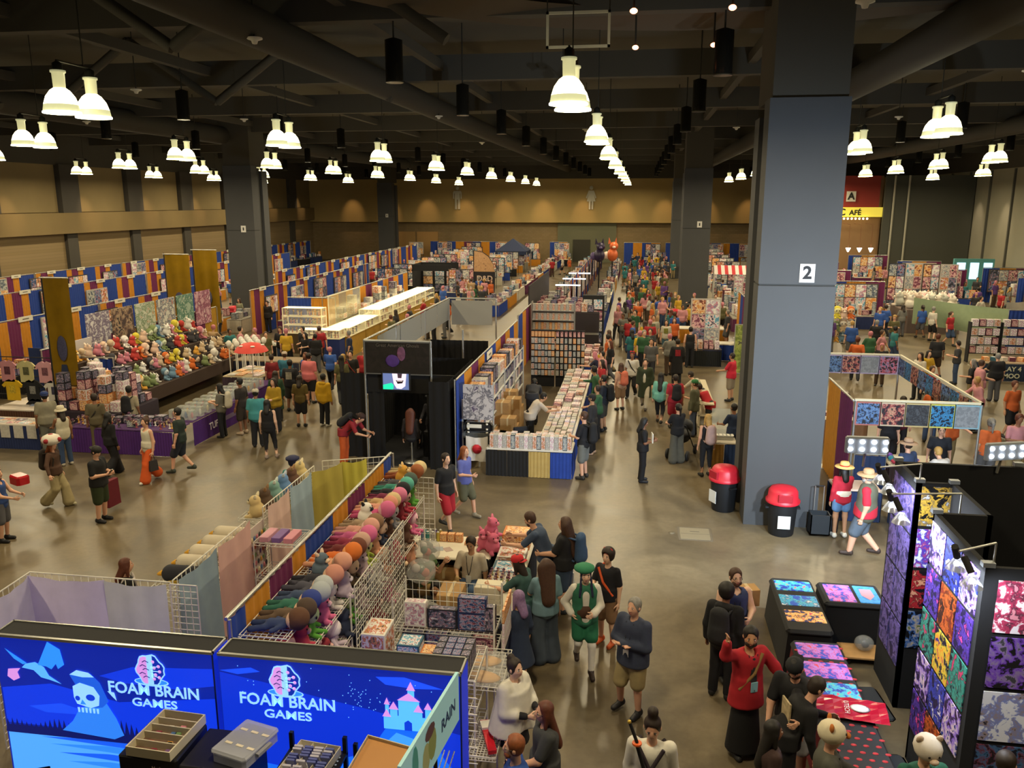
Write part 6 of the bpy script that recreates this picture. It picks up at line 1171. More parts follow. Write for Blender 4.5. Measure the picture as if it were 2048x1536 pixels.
fill(-3.68, 20.45, -1.55, 21.05, .753, (.15, .16, .26), 'small figure box on the front table', 'small boxes on the front table', (1, 3, 7, 7, 3), hvar=.3); fill(-2.4, 21.2, -1.6, 24.0, .753, (.14, .17, .2), 'small figure box at the near end of the side table', 'small boxes on the near side table', (1, 7, 3, 7, 3), hvar=.3); fill(-2.45, 24.2, -1.6, 30.3, .753, (.26, .3, .1), 'flat pale box on the far side table', 'flat boxes on the far side table', (1, 7, 3, 3, 7, 4), stack=2, hvar=.3)
for i in range(9): carton((-3.9 + .25 * (i % 2), 23.4 + .5 * (i // 2), 0 if i % 3 else 0), (.45, .45, .4 + .35 * (i % 3)), 'plain brown storage carton number ' + ['one', 'two', 'three', 'four', 'five', 'six', 'seven', 'eight', 'nine'][i] + ' beside the steel shelving')
folding_chair((-3.2, 22.2, 0), R(30), 'black folding chair inside the figure box booth')
for k, (x0, x1) in enumerate(((-3.95, -3.05), (-3.0, -1.9))):
    t = thing('blister_rack', ('left', 'right')[k] + ' tall black rack hung with blister packs', 'rack', (0, 0, 0)); y = 31.0
    MB().box((x0, y, 0), (x1, y + .05, 2.2), BLK).obj('back_panel', t)
    for r in range(7):
        for c in range(7): prod((x0 + .07 + c * (x1 - x0 - .1) / 6.2, y - .05, .45 + r * .25), (.11, .05, .2), 'blister pack on the ' + ('left', 'right')[k] + ' black rack', (3, 1, 8, 3, 6)[(r + c) % 5] if r < 6 else (6, 4)[k], 0, 'blister packs on the ' + ('left', 'right')[k] + ' rack')
t = thing('mini_figure_shelf', 'grey shelving packed with rows of small yellow and white boxes', 'shelf', (0, 0, 0)); 
for r in range(5): MB().box((-4.6, 36.2, .55 + r * .42), (-2.7, 36.6, .58 + r * .42), ALU).obj('shelf_board', t)
for x in (-4.6, -2.7): MB().box((x - .02, 36.2, 0), (x + .02, 36.6, 2.65), ALU).obj('upright', t)
for r in range(5):
    for c in range(15): prod((-4.5 + c * .124, 36.32, .583 + r * .42), (.115, .16, .3), 'small window box in row ' + ('one', 'two', 'three', 'four', 'five')[r] + ' of the grey shelving', (6, 3, 6, 1, 3)[(r * 2 + c) % 5] if r < 3 else (3, 1)[c % 2], 0, 'small boxes on the grey shelving')
drape((-4.75, 33.2), (-4.75, 37.5), [BLUE, GOLD, PURP, '#5a2a2a'], 'drape wall beside the grey mini figure shelving')
poster((-4.9, 37.5), (-4.9, 46), 0, 3.2, mat('#2a2226', .8, noise=.3, scale=2), 'tall dark maroon partition in the centre block', None, .05, name='partition', cat='partition')
for i in range(34): prod((-4.5 + (i % 9) * .3, 38.5 + (i // 9) * .75, 1.95 + .0 * (i // 9)), (.28, .3, random.uniform(.3, .5)), 'large framed figure box stacked high behind the grey shelving', (4, 1, 2, 4, 3, 0)[i % 6], 0, 'high stacked figure boxes')
t = thing('box_bench', 'tall dark plinth under the high stacked figure boxes', 'plinth', (-3.2, 40, 0)); MB().bbox((-1.5, -1.8, 0), (1.5, 1.8, 1.94), .03, mat('#2c2428', .8)).obj('plinth', t); MB().box((-1.5, -1.81, .9), (1.5, -1.8, 1.0), ALU).obj('edge_strip', t)
t = thing('poster_tower', 'dark display tower with framed prints by the aisle', 'display', (-2.0, 38.6, 0)); MB().box((-.5, 0, 0), (.5, .3, 2.7), BLK).obj('tower', t)
for r in range(4):
    for c in range(2): MB().box((-.46 + c * .48, -.015, .5 + r * .52), (-.06 + c * .48, 0, .95 + r * .52), art(PALS[(r + c * 2) % 9][1], 5, r + c)).obj('framed_print', t)
table(-2.4, 31.5, -1.4, 35.5, 'aisle table with pink boxes and blue skirt', '#c8b8b4', [BLUE], sides='fr'); fill(-2.35, 31.6, -1.45, 35.4, .753, (.26, .28, .12), 'pinkish box on the blue skirted aisle table', 'pinkish boxes on the aisle table', (4, 1, 7, 1), stack=3, miss=.1)
# ---------------------------------------------------------------- left: plush and figure stall with purple cloth
PUR = '#4a1f6e'
table(-15.9, 20.45, -12.65, 21.4, 'front table with purple cloth of the plush stall', '#4a2860', PUR, sides='fl'); s2 = table(-13.5, 21.5, -12.65, 27.2, 'side table with purple printed cloth of the plush stall', '#4a2860', PUR, sides='rb')
text('TUF', .3, mat('#d8d0dc', .7), 'lettering', s2, (.45, -1.7, .33), (R(90), 0, R(90)), .003, bold=.004); MB().ell((.45, 1.0, .36), (.006, .2, .2), mat('#d8d4d8', .7), 14, 8).obj('round_logo', s2); MB().box((.44, -1.2, .28), (.446, .6, .42), mat('#6a5a78', .8)).obj('faded_lettering', s2)
for i in range(60): figurine((random.uniform(-15.8, -12.8), random.uniform(20.55, 21.3), .755), 'small collectible figure on the front purple table', 'figures on the front purple table', random.uniform(.9, 1.5))
fill(-15.8, 20.6, -13.2, 21.3, .755, (.3, .28, .26), 'boxed collectible on the front purple table', 'boxed collectibles on the purple table', (2, 4, 8, 2), hvar=.5, miss=.35)
cg = mat('#cfd6d0', .1, alpha=.35)
for i in range(44):
    t = thing('glass_figure_case', 'x', 'case', (-13.35 + (i % 4) * .2, 21.7 + (i // 4) * .45, .755)); t['label'] = 'clear cased figure on the side purple table'; t['group'] = 'clear cases on the side purple table'
    MB().bbox((-.08, -.1, 0), (.08, .1, .28), .01, cg).obj('clear_case', t); MB().ell((0, 0, .12), (.04, .04, .1), mat(FC[i % 10], .5), 8, 6).obj('contents', t)
# tiered plush mountain
t = thing('plush_tiers', 'stepped dark rack carrying the heap of plush and heads', 'rack', (0, 0, 0))
for k in range(4): MB().box((-18.2 + k * .55, 23.6, .4), (-17.65 + k * .55, 31.5, 1.9 - k * .35), mat('#3a2a22', .8)).obj('tier', t)
PC = [('#d8a040', '#e8d0a0'), ('#c8b090', '#e8dcc8'), ('#d06a2a', '#e8b080'), ('#6a8aa0', '#c8d4dc'), ('#e0dcd4', '#f0ece4'), ('#3a3a40', '#d8c0a8'), ('#c87a8a', '#e8c8d0'), ('#d8c840', '#f0e8a0'), ('#b83a34', '#e8c0b0'), ('#7a8a5a', '#d0d8b8'), ('#d8b8a0', '#f0dccc')]
for k in range(4):
    for i in range(20):
        a, b = PC[random.randrange(11)]; plush((1, 0)[random.random() < .4], (-17.95 + k * .55 + random.uniform(-.08, .08), 23.85 + i * .385 + random.uniform(-.06, .06), 1.9 - k * .35), R(-60 + random.uniform(-50, 50)), a, b, a, 'colourful plush on tier ' + ('one', 'two', 'three', 'four')[k] + ' of the stepped dark rack', random.uniform(.95, 1.4), 'plush heap on the stepped rack')
for i in range(14):
    t = thing('head_stand', 'white mannequin head on a stick beside the plush heap', 'mannequin head', (-15.5 + (i % 4) * .32, 29.4 + (i // 4) * .5, 0), group='white mannequin heads'); MB().cyl((0, 0, 0), (0, 0, 1.5), .02, WHT).obj('stick', t); MB().ell((0, 0, 1.62), (.1, .12, .14), WHT, 10, 8).obj('head', t); MB().lathe([(.15, 0), (.15, .02), (.03, .04)], WHT, 10).obj('base', t)
fill(-17.0, 21.6, -15.0, 23.4, .9, (.28, .3, .34), 'boxed toy piled behind the purple table', 'boxed toys behind the purple table', (1, 4, 7, 2, 6), stack=4, hvar=.4); tag(MB().bbox((-17.1, 21.5, 0), (-14.9, 23.5, .898), .03, mat('#2e2430', .9)).obj('draped_counter'), 'dark draped counter under the piled boxed toys', 'counter')
LP_ = [('white twin figure wall scroll', ('#d8d4d4', '#6a5a78', '#e8e4e4', '#a8a0b0')), ('dark group wall scroll', ('#4a3a3a', '#8a6a58', '#2a2228', '#c8b090')), ('pale green group wall scroll', ('#d8dcc8', '#6a8a5a', '#b8986a', '#e8e8dc')), ('white pair wall scroll', ('#e0e0d8', '#3a4a6a', '#b86a58', '#e8e4dc')), ('teal figure wall scroll', ('#a8c0b0', '#4a7a68', '#d8dccc', '#6a9a88')), ('pink figure wall scroll', ('#d0a8b4', '#a05a78', '#e0c8cc', '#7a4a60'))]
for i, (n, c) in enumerate(LP_): poster((-18.9, 25.9 + i * 1.45), (-18.9, 27.2 + i * 1.45), 1.7, 3.15, art(c, 3, i * 4.), n + ' above the plush heap', None, .03)
poster((-18.7, 24.4), (-18.7, 25.8), 1.5, 2.4, mat('#d8d0cc', .7), 'blank white board left of the wall scrolls', None, .03, name='white_board', cat='board')
drape((-18.95, 35), (-18.95, 23.6), ['#b58a28', PURP, GOLD], 'gold and purple drape behind the plush heap', 2.3)
def banner(x, y, w, zt, zb, label, rz=0):
    t = thing('gold_banner', label, 'banner', (x, y, 0), rz); MB().cyl((-w / 2 - .05, .03, 0), (-w / 2 - .05, .03, zt + .05), .025, BLK).obj('pole', t); MB().cyl((-w / 2 - .1, .0, zt), (w / 2, 0, zt), .02, WHT).obj('crossbar', t); pleat(w, zt - zb, mat('#8a6a10', .35, noise=.25, scale=2), .03, .5).obj('satin', t, (-w / 2, 0, zb))
    MB().ell((0, -.05, zb + (zt - zb) * .35), (w * .2, .01, .4), mat('#4a4a6a', .7, noise=.4)).obj('figure_print', t); MB().prism([(-w * .15, 0), (w * .15, 0), (w * .1, .25), (-w * .1, .25)], -.045, -.04, mat('#2a3450', .6)).obj('emblem', t, (0, 0, zb + .4))
banner(-17.3, 22.54, .85, 4.75, 1.45, 'tall gold satin banner nearest the shirt stall'); banner(-21.11, 35.77, 1.2, 4.6, 1.3, 'tall gold satin banner in the middle of the plush stall'); banner(-20.24, 36.73, 1.2, 4.75, 1.3, 'tall gold satin banner nearest the left column')
drape((-16.8, 24.2), (-18.7, 24.2), [BLUE, GOLD, PURP, GOLD], 'drape with blue end panel between the shirt stall and the plush heap', 2.0)
# shirt stall
table(-19.5, 20.45, -16.75, 21.2, 'printed sheets table of the shirt stall with blue skirt', '#cfc4b8', '#22305e', sides='fr'); table(-19.6, 22.0, -18.0, 24.0, 'back table of the shirt stall', '#cfc4b8', '#5a3a2a', sides='fr')
for i in range(14): tag(MB().box((-.16, -.12, 0), (.16, .12, .004), art(PALS[i % 9][1], 6, i)).obj('art_sheet', None, (-19.2 + (i % 7) * .37, 20.65 + (i // 7) * .3, .753), random.uniform(-.3, .3)), 'printed sheet lying on the shirt stall table', 'print', 'printed sheets on the shirt stall table')
for i in range(4): tag(MB().box((-18.4 + i * .42, 20.42, .35), (-18.1 + i * .42, 20.425, .72), mat('#d0ccc4', .7, noise=.2)).obj('price_card'), 'white price card hanging on the blue skirt, ' + ('first', 'second', 'third', 'fourth')[i] + ' from the left', 'card')
tag(MB().bbox((-.17, -.12, 0), (.17, .12, .02), .01, mat('#8a92a0', .4, emit=.1)).obj('open_tablet', None, (-18.5, 22.6, .752), .4), 'pale tablet lying on the back table of the shirt stall', 'tablet')
t = thing('garment_rack', 'black pipe rack hung with printed shirts', 'rack', (0, 0, 0)); 
for x in (-20.6, -17.3): MB().cyl((x, 22.7, 0), (x, 22.7, 2.3), .02, BLK).obj('post', t)
for z, y in ((2.25, 22.7), (1.65, 22.7), (1.05, 22.7)): MB().cyl((-20.6, y, z), (-17.3, y, z), .015, BLK).obj('rail', t)
for i, (x, z, c, p, n) in enumerate(((-20.2, 2.15, '#2a2226', '#8a8a88', 'black shirt with grey print'), (-19.4, 2.15, '#c88a92', '#6a3a4a', 'pink shirt with dark print'), (-18.75, 2.15, '#c8c08a', '#6a6a48', 'pale yellow shirt'), (-18.1, 2.15, '#d8a0a8', '#8a5a68', 'rose shirt'), (-18.6, 1.55, '#1c1c20', '#9a9a98', 'black shirt with white print'), (-17.85, 1.55, '#d8d4cc', '#4a4a68', 'white shirt with blue print'), (-17.75, .95, '#d0949c', '#6a4a58', 'pink shirt'), (-19.3, 1.55, '#d8b01a', '#e8c83a', 'yellow shirt'), (-18.55, .95, '#18181c', '#333338', 'plain black shirt'))): hang((x, 22.66, z), 0, c, p, n + ' on the ' + ('upper', 'middle', 'lower')[0 if z > 2 else 1 if z > 1.2 else 2] + ' rail of the shirt stall', 1.0)
poster((-20.1, 24.5), (-19.2, 24.5), 0, 2.2, mat('#2a3a6a', .9), 'blue cloth panel behind the shirt stall', None, .03, name='blue_cloth', cat='cloth')
# glass showcases with warm lights
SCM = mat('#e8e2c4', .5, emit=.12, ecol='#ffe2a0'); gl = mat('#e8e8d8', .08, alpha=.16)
def showcase(x0, y0, x1, y1, h, label, n=3, base=.9, skirt=None, fn=6):
    OCC.append((x0 - .3, y0 - .3, x1 + .3, y1 + .3))
    t = thing('glass_showcase', label, 'showcase', (0, 0, 0)); MB().box((x0, y0, 0), (x1, y1, base), FAB(skirt or '#b58a28')).obj('skirted_base', t); MB().box((x0 - .02, y0 - .02, base), (x1 + .02, y1 + .02, base + .03), SCM).obj('deck', t)
    for k in range(1, n + 1): MB().box((x0, y0, base + (h - base) * k / n - .02), (x1, y1, base + (h - base) * k / n), SCM if k < n else SCM).obj('shelf', t)
    for x in (x0, x1):
        for y in (y0, y1): MB().box((x - .015, y - .015, base), (x + .015, y + .015, h), SCM).obj('corner_post', t)
    MB().box((x0, y0 - .005, base + .03), (x1, y0, h - .02), gl).obj('glass_front', t); MB().box((x1, y0, base + .03), (x1 + .005, y1, h - .02), gl).obj('glass_side', t)
    for k in range(n):
        for i in range(fn): figurine((x0 + (x1 - x0) * (i + .5) / fn + random.uniform(-.04, .04), y0 + (y1 - y0) * random.uniform(.2, .8), base + .03 + (h - base) * k / n), 'painted figure in the lit showcases', 'figures in the lit showcases', 1.5)
    light('AREA', ((x0 + x1) / 2, (y0 + y1) / 2, h + .25), 9 * (x1 - x0) * (y1 - y0), (1, .82, .45), None, max(.4, x1 - x0 - .2), shape='RECTANGLE', sy=max(.4, y1 - y0 - .2))
showcase(-16.3, 36.2, -14.4, 36.8, 2.15, 'wide lit showcase of three shelves beside the blue drape', 3, .95, '#4a3a20', 12); showcase(-15.0, 34.9, -13.1, 35.6, 1.35, 'low lit showcase with blue and gold skirt at the corner', 1, .95, '#1f3070', 10)
for i in range(7): showcase(-14.0, 35.7 + i * 2.3, -12.9, 37.9 + i * 2.3, 1.35 if i < 2 else 1.6, 'lit showcase number ' + ('one', 'two', 'three', 'four', 'five', 'six', 'seven')[i] + ' of the gold skirted row along the aisle', 1 if i < 2 else 2, .95, '#b58a28', 9)
poster((-14.35, 37.0), (-14.35, 41.5), 1.2, 2.6, mat('#c8c4a8', .1, alpha=.3), 'clear partition above the showcases', None, .02, '#c9c4ae', 'clear_screen', 'screen')
drape((-16.8, 38), (-14.4, 38), [BLUE, GOLD, PURP, BLUE], 'drape behind the wide lit showcase'); drape((-15.0, 38), (-15.0, 53), [BLUE, GOLD, PURP, GOLD], 'long drape wall behind the showcase row')
fill(-14.9, 39, -14.2, 50, 1.3, (.4, .5, .4), 'boxed figure stacked behind the showcase row', 'boxes behind the showcases', (2, 3, 8, 1), stack=3, hvar=.4, miss=.3); tag(MB().bbox((-14.95, 38.9, 0), (-14.15, 50.1, 1.298), .02, mat('#5a5040', .9)).obj('stock_counter'), 'long stock counter behind the showcase row', 'counter')
table(-17.9, 33.4, -15.4, 34.4, 'dark table spread with pale leaflets near the left column', '#a8a898', '#15151a', h=.9, sides='frl'); fill(-17.8, 33.5, -15.5, 34.3, .903, (.22, .3, .02), 'leaflet on the dark table near the left column', 'leaflets on the dark table', (7, 3, 8), miss=.1); table(-16.5, 30.6, -13.2, 31.6, 'low brown table by the plush stall', '#8a7860', '#2a2c40', sides='fr'); table(-14.9, 27.6, -13.4, 29.6, 'tan table with paper goods beside the plush stall', '#a89878', '#3a2a3a', sides='fr')
fill(-14.8, 27.7, -13.5, 29.5, .753, (.3, .35, .03), 'paper print on the tan table', 'prints on the tan table', (7, 3, 1, 6), miss=.2)
t = thing('toadstool_umbrella', 'red spotted umbrella over the plush stall', 'umbrella', (-13.6, 27.4, 0)); MB().lathe([(.6, 1.75), (.5, 1.9), (.3, 2.02), (0, 2.08)], mat('#c8382c', .6), 16, cap=False).obj('canopy', t); [MB().ell((.38 * math.cos(a), .38 * math.sin(a), 1.97), (.09, .09, .03), WHT, 8, 4).obj('white_spot', t) for a in (0.3, 1.5, 2.8, 4.1, 5.3)]; MB().cyl((0, 0, 0), (0, 0, 2.05), .015, WHT).obj('pole', t)
# ---------------------------------------------------------------- rows of stalls farther back
SKC = [BLUE, '#141418', GOLD, '#22305e', '#5a1f48', '#c8c0ac']; SKN = ['blue', 'black', 'gold', 'navy', 'purple', 'white']
WHERE = ''
cnt = {}; GOODS = []
def uniq(s):
    cnt[s] = cnt.get(s, 0) + 1; n = cnt[s]
    return s if n == 1 else s + ', ' + ('second third fourth fifth sixth seventh eighth ninth tenth eleventh twelfth thirteenth fourteenth'.split() + ['rearmost'])[min(n, 15) - 2] + ' deeper in'
def stall(x, y, w, d, where, goods=8, sk=None, gh=.3, sides='frl', ks=None):
    i = random.randrange(6) if sk is None else sk; table(x, y, x + w, y + d, uniq(SKN[i] + ' skirted sales table ' + where), random.choice(['#cfc8b8', '#3a3a40', '#b8b0a0', '#8a8478']), SKC[i], sides=sides)
    n = max(1, goods)
    for k in range(n):
        u, v = (k + .5) / n, random.uniform(.2, .8)
        px, py = (x + w * u, y + d * v) if w > d else (x + w * v, y + d * u)
        GOODS.append((px, py, (random.uniform(.2, .45), random.uniform(.2, .4), random.uniform(.4, 1.3) * gh), where, random.randrange(9), random.uniform(-.3, .3)))
def board(x, y, rz, w, h, where, z=.9, k=None, depth=.06, stand=True):
    OCC.append((x - .5, y - .5, x + .5, y + .5)) if rz else OCC.append((x - w / 2 - .2, y - .25, x + w / 2 + .2, y + .3))
    k = random.randrange(9) if k is None else k; t = thing('print_board', uniq(['navy', 'white and red', 'charcoal', 'cream', 'maroon and pink', 'teal', 'orange', 'pale', 'slate'][k] + ' print board ' + where), 'display board', (x, y, 0), rz)
    nx = max(1, round(w / .55)); ny = max(1, round(h / .7)); MB().box((-w / 2 - .04, 0, z - .04), (w / 2 + .04, depth, z + h + .04), mat(random.choice(['#2a2a2e', '#b8b0a8', '#4a4038']), .7)).obj('backing', t)
    for i in range(nx):
        for j in range(ny): MB().box((-w / 2 + w * i / nx + .02, -.012, z + h * j / ny + .02), (-w / 2 + w * (i + 1) / nx - .02, 0, z + h * (j + 1) / ny - .02), art(PALS[(k + i + j * 2) % 9][1], 4, (k * 3 + i + j) % 5)).obj('print', t)
    if stand:
        for s in (-1, 1): MB().cyl((s * w / 2, depth, 0), (s * w / 2, depth, z), .02, BLK, 5).obj('leg', t)
DR = [BLUE, GOLD, PURP, GOLD]
def pan(L):
    u = (1.5, .6, .75, .6); k = max(1, round(L / 3.45)); a = 0; o = []
    for i in range(4 * k): a += u[i % 4]; o.append(a * L / (3.45 * k))
    return o
def droww(x, y0, y1, where, seg=9.1, sg=True, flip=0):
    y = y0
    while y < y1 - 1:
        e = min(y + seg, y1); drape((x, e), (x, y), DR[flip:] + DR[:flip], uniq('blue, gold and purple drape wall ' + where), cuts=pan(e - y))
        if sg:
            for q in (y + 1.5, y + 4.5, y + 7.5):
                if q < e: sign_plate((x + .05, q, 2.5), R(90), 'white booth name sign ' + where, .8, .2, 'booth signs ' + where)
        y = e + .1
# three drape rows on the left
for x, y0, y1, wh in ((-24.2, 25, 44, 'in the nearest left row'), (-31.4, 31, 72, 'in the second left row'), (-38.4, 39, 95, 'along the left wall'), (-23.8, 52, 88, 'in the row beyond the left column'), (-20.0, 40.5, 60, 'left of the showcases')):
    droww(x, y0, y1, wh)
    y = y0 + 1
    while y < y1 - 3:
        for s in (1, -1) if x > -38 else (1,):
            stall(x + (1.0 if s > 0 else -1.9), y, .85, 2.6, wh, 7, None, .4, 'frl')
            if random.random() < .75: board(x + s * .12 + (0 if s > 0 else -.06), y + 1.4, R(90), random.uniform(1.1, 2.2), random.uniform(.9, 1.4), wh, 1.0)
        y += 3.6
# flag, tents, dark stall in the middle distance
t = thing('feather_flag', 'tall curved feather flag with tan top and white letters', 'flag', (-10.8, 58.0, 0)); MB().prism([(-.75, 0.2), (.75, .2), (.8, 2.0), (.7, 2.6), (.35, 3.2), (-.1, 3.5), (-.7, 3.6)], -.02, .02, mat('#1e1a20', .8)).obj('dark_cloth', t); MB().prism([(-.72, 2.1), (.78, 2.1), (.68, 2.6), (.33, 3.15), (-.1, 3.45), (-.68, 3.55)], -.03, -.021, art(('#b89068', '#a8805a', '#8a6448', '#c8a078'), 3, 2)).obj('tan_print', t); text('D&D', .55, mat('#c8b0a0', .7), 'lettering', t, (.05, -.03, 1.6), (R(90), 0, 0), .004, bold=.01); MB().cyl((-.75, .03, 0), (-.75, .03, 3.6), .03, BLK).obj('pole', t)
t = thing('black_tent', 'black walled stall stocked with hanging goods', 'stall', (-16.2, 58.5, 0)); MB().box((0, 2.5, 0), (2.9, 2.55, 2.5), BLK).box((0, 0, 0), (.05, 2.55, 2.5), BLK).box((0, 0, 2.05), (2.9, .05, 2.5), BLK).obj('wall', t)
for i in range(9): MB().box((.2 + (i % 3) * .9, 2.4, .3 + (i // 3) * .6), (.9 + (i % 3) * .9, 2.48, .85 + (i // 3) * .6), art(PALS[(i * 2) % 9][1], 5, i)).obj('goods_panel', t)
t = thing('canopy_tent', 'navy pop-up canopy tent near the far wall', 'tent', (-12.6, 84, 0)); w = 1.6; MB().add([(-w, -w, 2.1), (w, -w, 2.1), (w, w, 2.1), (-w, w, 2.1), (0, 0, 3.3), (-w, -w, 1.75), (w, -w, 1.75), (w, w, 1.75), (-w, w, 1.75)], [(0, 1, 4), (1, 2, 4), (2, 3, 4), (3, 0, 4), (5, 6, 1, 0), (6, 7, 2, 1), (7, 8, 3, 2), (8, 5, 0, 3)], mat('#1e2a4a', .8)).obj('canopy', t); [MB().cyl((sx * w, sy * w, 0), (sx * w, sy * w, 2.0), .03, ALU).obj('pole', t) for sx in (-1, 1) for sy in (-1, 1)]
for k, (x, y, a, b, n) in enumerate(((-1.95, 64, '#d86a3a', '#f0d8c8', 'orange fox'), (-2.9, 63, '#2a1f40', '#5a4a78', 'dark purple wolf'))):
    t = thing('inflatable_animal', n + ' inflatable raised high at the far end of the aisle', 'inflatable', (x, y, 0)); m1 = mat(a, .4); m2 = mat(b, .4); MB().ell((0, 0, 3.0), (.42, .4, .5), m1, 12, 8).obj('belly', t); MB().ell((.1, 0, 3.65), (.34, .32, .32), m1, 12, 8).obj('head', t); [MB().prism([(s * .1, 3.85), (s * .34, 3.8), (s * .28, 4.3)], -.06, .06, m1).obj('ear', t) for s in (-1, 1)]; MB().ell((-.45, 0, 2.95), (.24, .2, .3), m2, 10, 6).obj('tail', t); MB().cyl((0, 0, 0), (0, 0, 2.6), .05, BLK).obj('pole', t); MB().ell((.12, -.28, 3.58), (.14, .1, .1), m2, 8, 6).obj('muzzle', t)
# back wall booths
for i, (x0, x1) in enumerate(((-24, -15), (-10, -8), (-1.6, 2.4), (3, 13))): drape((x0, 95), (x1, 95), [BLUE, GOLD, BLUE, GOLD, PURP], uniq('blue and gold drape run against the far wall'))
for x in np.arange(-30, 13, 3.4):
    if -9 < x < -1: continue
    stall(x, 91, 2.4, .9, 'near the far wall', 5, None, .7, 'f'); board(x + 1, 94.5, 0, 1.6, 1.3, 'near the far wall', 1.0)
# centre blocks on both sides of the far aisle
for y in np.arange(44, 88, 4.2):
    stall(-2.6, y, .9, 3.6, 'in the far centre block', 9, None, .5, 'fr'); stall(-5.6, y, .9, 3.6, 'in the far centre block', 7, None, .5, 'fl'); board(-3.72, y + 1.6, R(90), 1.7, 1.2, 'in the far centre block', .9)
    stall(-8.9 - .4, y + 6, .9, 3.4, 'left of the far centre block', 8, None, .4, 'fr')
    if y > 56: stall(-13.5, y, 2.2, .9, 'in the far middle left', 6, None, .5, 'f'); board(-12.4, y + 1.6, 0, 2.0, 1.3, 'in the far middle left', .9); stall(-18.6, y, 2.2, .9, 'in the far middle left', 6, None, .5, 'f'); board(-17.6, y + 1.6, 0, 2.2, 1.3, 'in the far middle left', .9)
for i in range(3):
    t = thing('shelf_lamp', 'bright white bar lamp over the centre block shelves', 'lamp', (-3.9 + i * .05, 47 + i * 4, 2.3), group='bar lamps'); MB().box((-.7, -.08, 0), (.7, .08, .05), mat('#f0f4ff', .4, emit=6)).obj('light_bar', t); MB().cyl((-.6, 0, -2.3), (-.6, 0, 0), .02, BLK).obj('post', t)
droww(-3.9, 48, 90, 'along the spine of the far centre block', 9.1, False)
# right of the aisle beside the column
table(2.1, 41.9, 4.6, 42.8, 'gold skirted table beside the middle aisle column', '#cfc8b8', [GOLD], sides='f'); table(3.0, 37.4, 4.9, 38.2, 'blue skirted table beyond the dark print rack', '#cfc8b8', [BLUE], sides='f'); table(2.15, 35.9, 3.7, 36.6, 'black covered table with red and white goods', '#2a2024', ['#14181a'], sides='fl')
fill(2.2, 35.95, 3.6, 36.55, .753, (.2, .25, .35), 'red and white pack on the black covered table', 'packs on the black covered table', (1, 4, 7), hvar=.5); board(3.0, 36.8, 0, 1.2, 1.9, 'behind the black covered table', .9, 2)
poster((4.05, 34.5), (4.75, 34.5), .05, 2.05, art(('#6a7a2a', '#8a9a3a', '#4a5030', '#b0b060'), 2.5, 3), 'tall green roll-up banner beside the numbered column', None, .02, '#9a9a90', 'rollup_banner', 'banner')
for i in range(5): poster((4.4 + i * .18, 35 + i * .9), (4.5 + i * .18, 35.6 + i * .9), 0, 2.4, mat(['#6a4a4a', '#7a6a50', '#5a4a58', '#8a7a6a', '#4a4a40'][i], .8), ('first', 'second', 'third', 'fourth', 'fifth')[i] + ' hanging cloth strip behind the green banner', None, .03, name='cloth_strip', cat='cloth')
drape((5.2, 44), (5.2, 36), [GOLD, BLUE, PURP, '#5a4a30'], 'drape wall right of the green banner'); stall(5.6, 52, 2.4, .9, 'under the striped awning', 8, 1, .5); 
t = thing('striped_awning', 'red and white striped awning over a stall', 'awning', (6.7, 57.5, 0))
for i in range(14): MB().add([(-1.6 + i * .23, -.5, 2.2), (-1.37 + i * .23, -.5, 2.2), (-1.37 + i * .23, .3, 2.75), (-1.6 + i * .23, .3, 2.75)], [(0, 1, 2, 3)], mat('#c83038' if i % 2 else '#e8e0d8', .8)).obj('stripe', t)
for s in (-1.6, 1.6): MB().cyl((s, -.45, 0), (s, -.45, 2.2), .03, WHT).obj('post', t); MB().cyl((s, .3, 0), (s, .3, 2.75), .03, WHT).obj('post', t)
for y in np.arange(46, 90, 4.4): stall(5.2, y, .9, 3.4, 'right of the aisle beyond the column', 9, None, .6, 'fl'); board(7.2, y + 1, 0, 1.8, 1.4, 'right of the aisle beyond the column', .8)
table(2.1, 21.6, 2.75, 23.6, 'narrow table with a tilted glass case left of the column', '#b8b0a0', ['#a8803a', '#1f3a6a'], sides='f'); t = thing('tilted_case', 'tilted glass lid case on the narrow table', 'case', (2.42, 22.2, .752)); MB().box((-.25, -.35, 0), (.25, .35, .1), ALU).obj('case_body', t); o = MB().box((-.25, 0, 0), (.25, .02, .6), mat('#c8d0d0', .1, alpha=.4)).obj('glass_lid', t, (0, .35, .1)); o.rotation_euler.x = R(-30); [MB().box((-.2 + i * .1, -.3, .1), (-.13 + i * .1, -.1, .11), WHT).obj('card', t) for i in range(5)]
t = thing('white_goods_rack', 'cream stepped rack with pouches left of the column', 'rack', (2.3, 26.5, 0)); [MB().box((-.35, -1.8, .3 + i * .35), (.35 - i * .12, 1.8, .33 + i * .35), mat('#c0b498', .7)).obj('shelf', t) for i in range(3)]; [MB().box((-.36, y, 0), (-.3, y + .05, 1.05), mat('#c0b498', .7)).obj('upright', t) for y in (-1.8, 0, 1.75)]; fill(2.0, 24.9, 2.6, 28.2, .335, (.28, .3, .25), 'pouch on the cream stepped rack', 'pouches on the stepped rack', (3, 7, 1, 2), hvar=.4)
t = thing('stroller', 'black stroller in the aisle near the column', 'stroller', (1.37, 22.67, 0), R(-20)); bk = mat('#1c1e22', .6); MB().ell((0, .05, .6), (.24, .35, .22), bk, 12, 8).obj('seat_shell', t); MB().ell((0, .28, .8), (.24, .2, .22), bk, 12, 8).obj('hood', t); MB().tube([(-.22, -.4, 1.0), (.22, -.4, 1.0)], .02, bk).obj('handle', t)
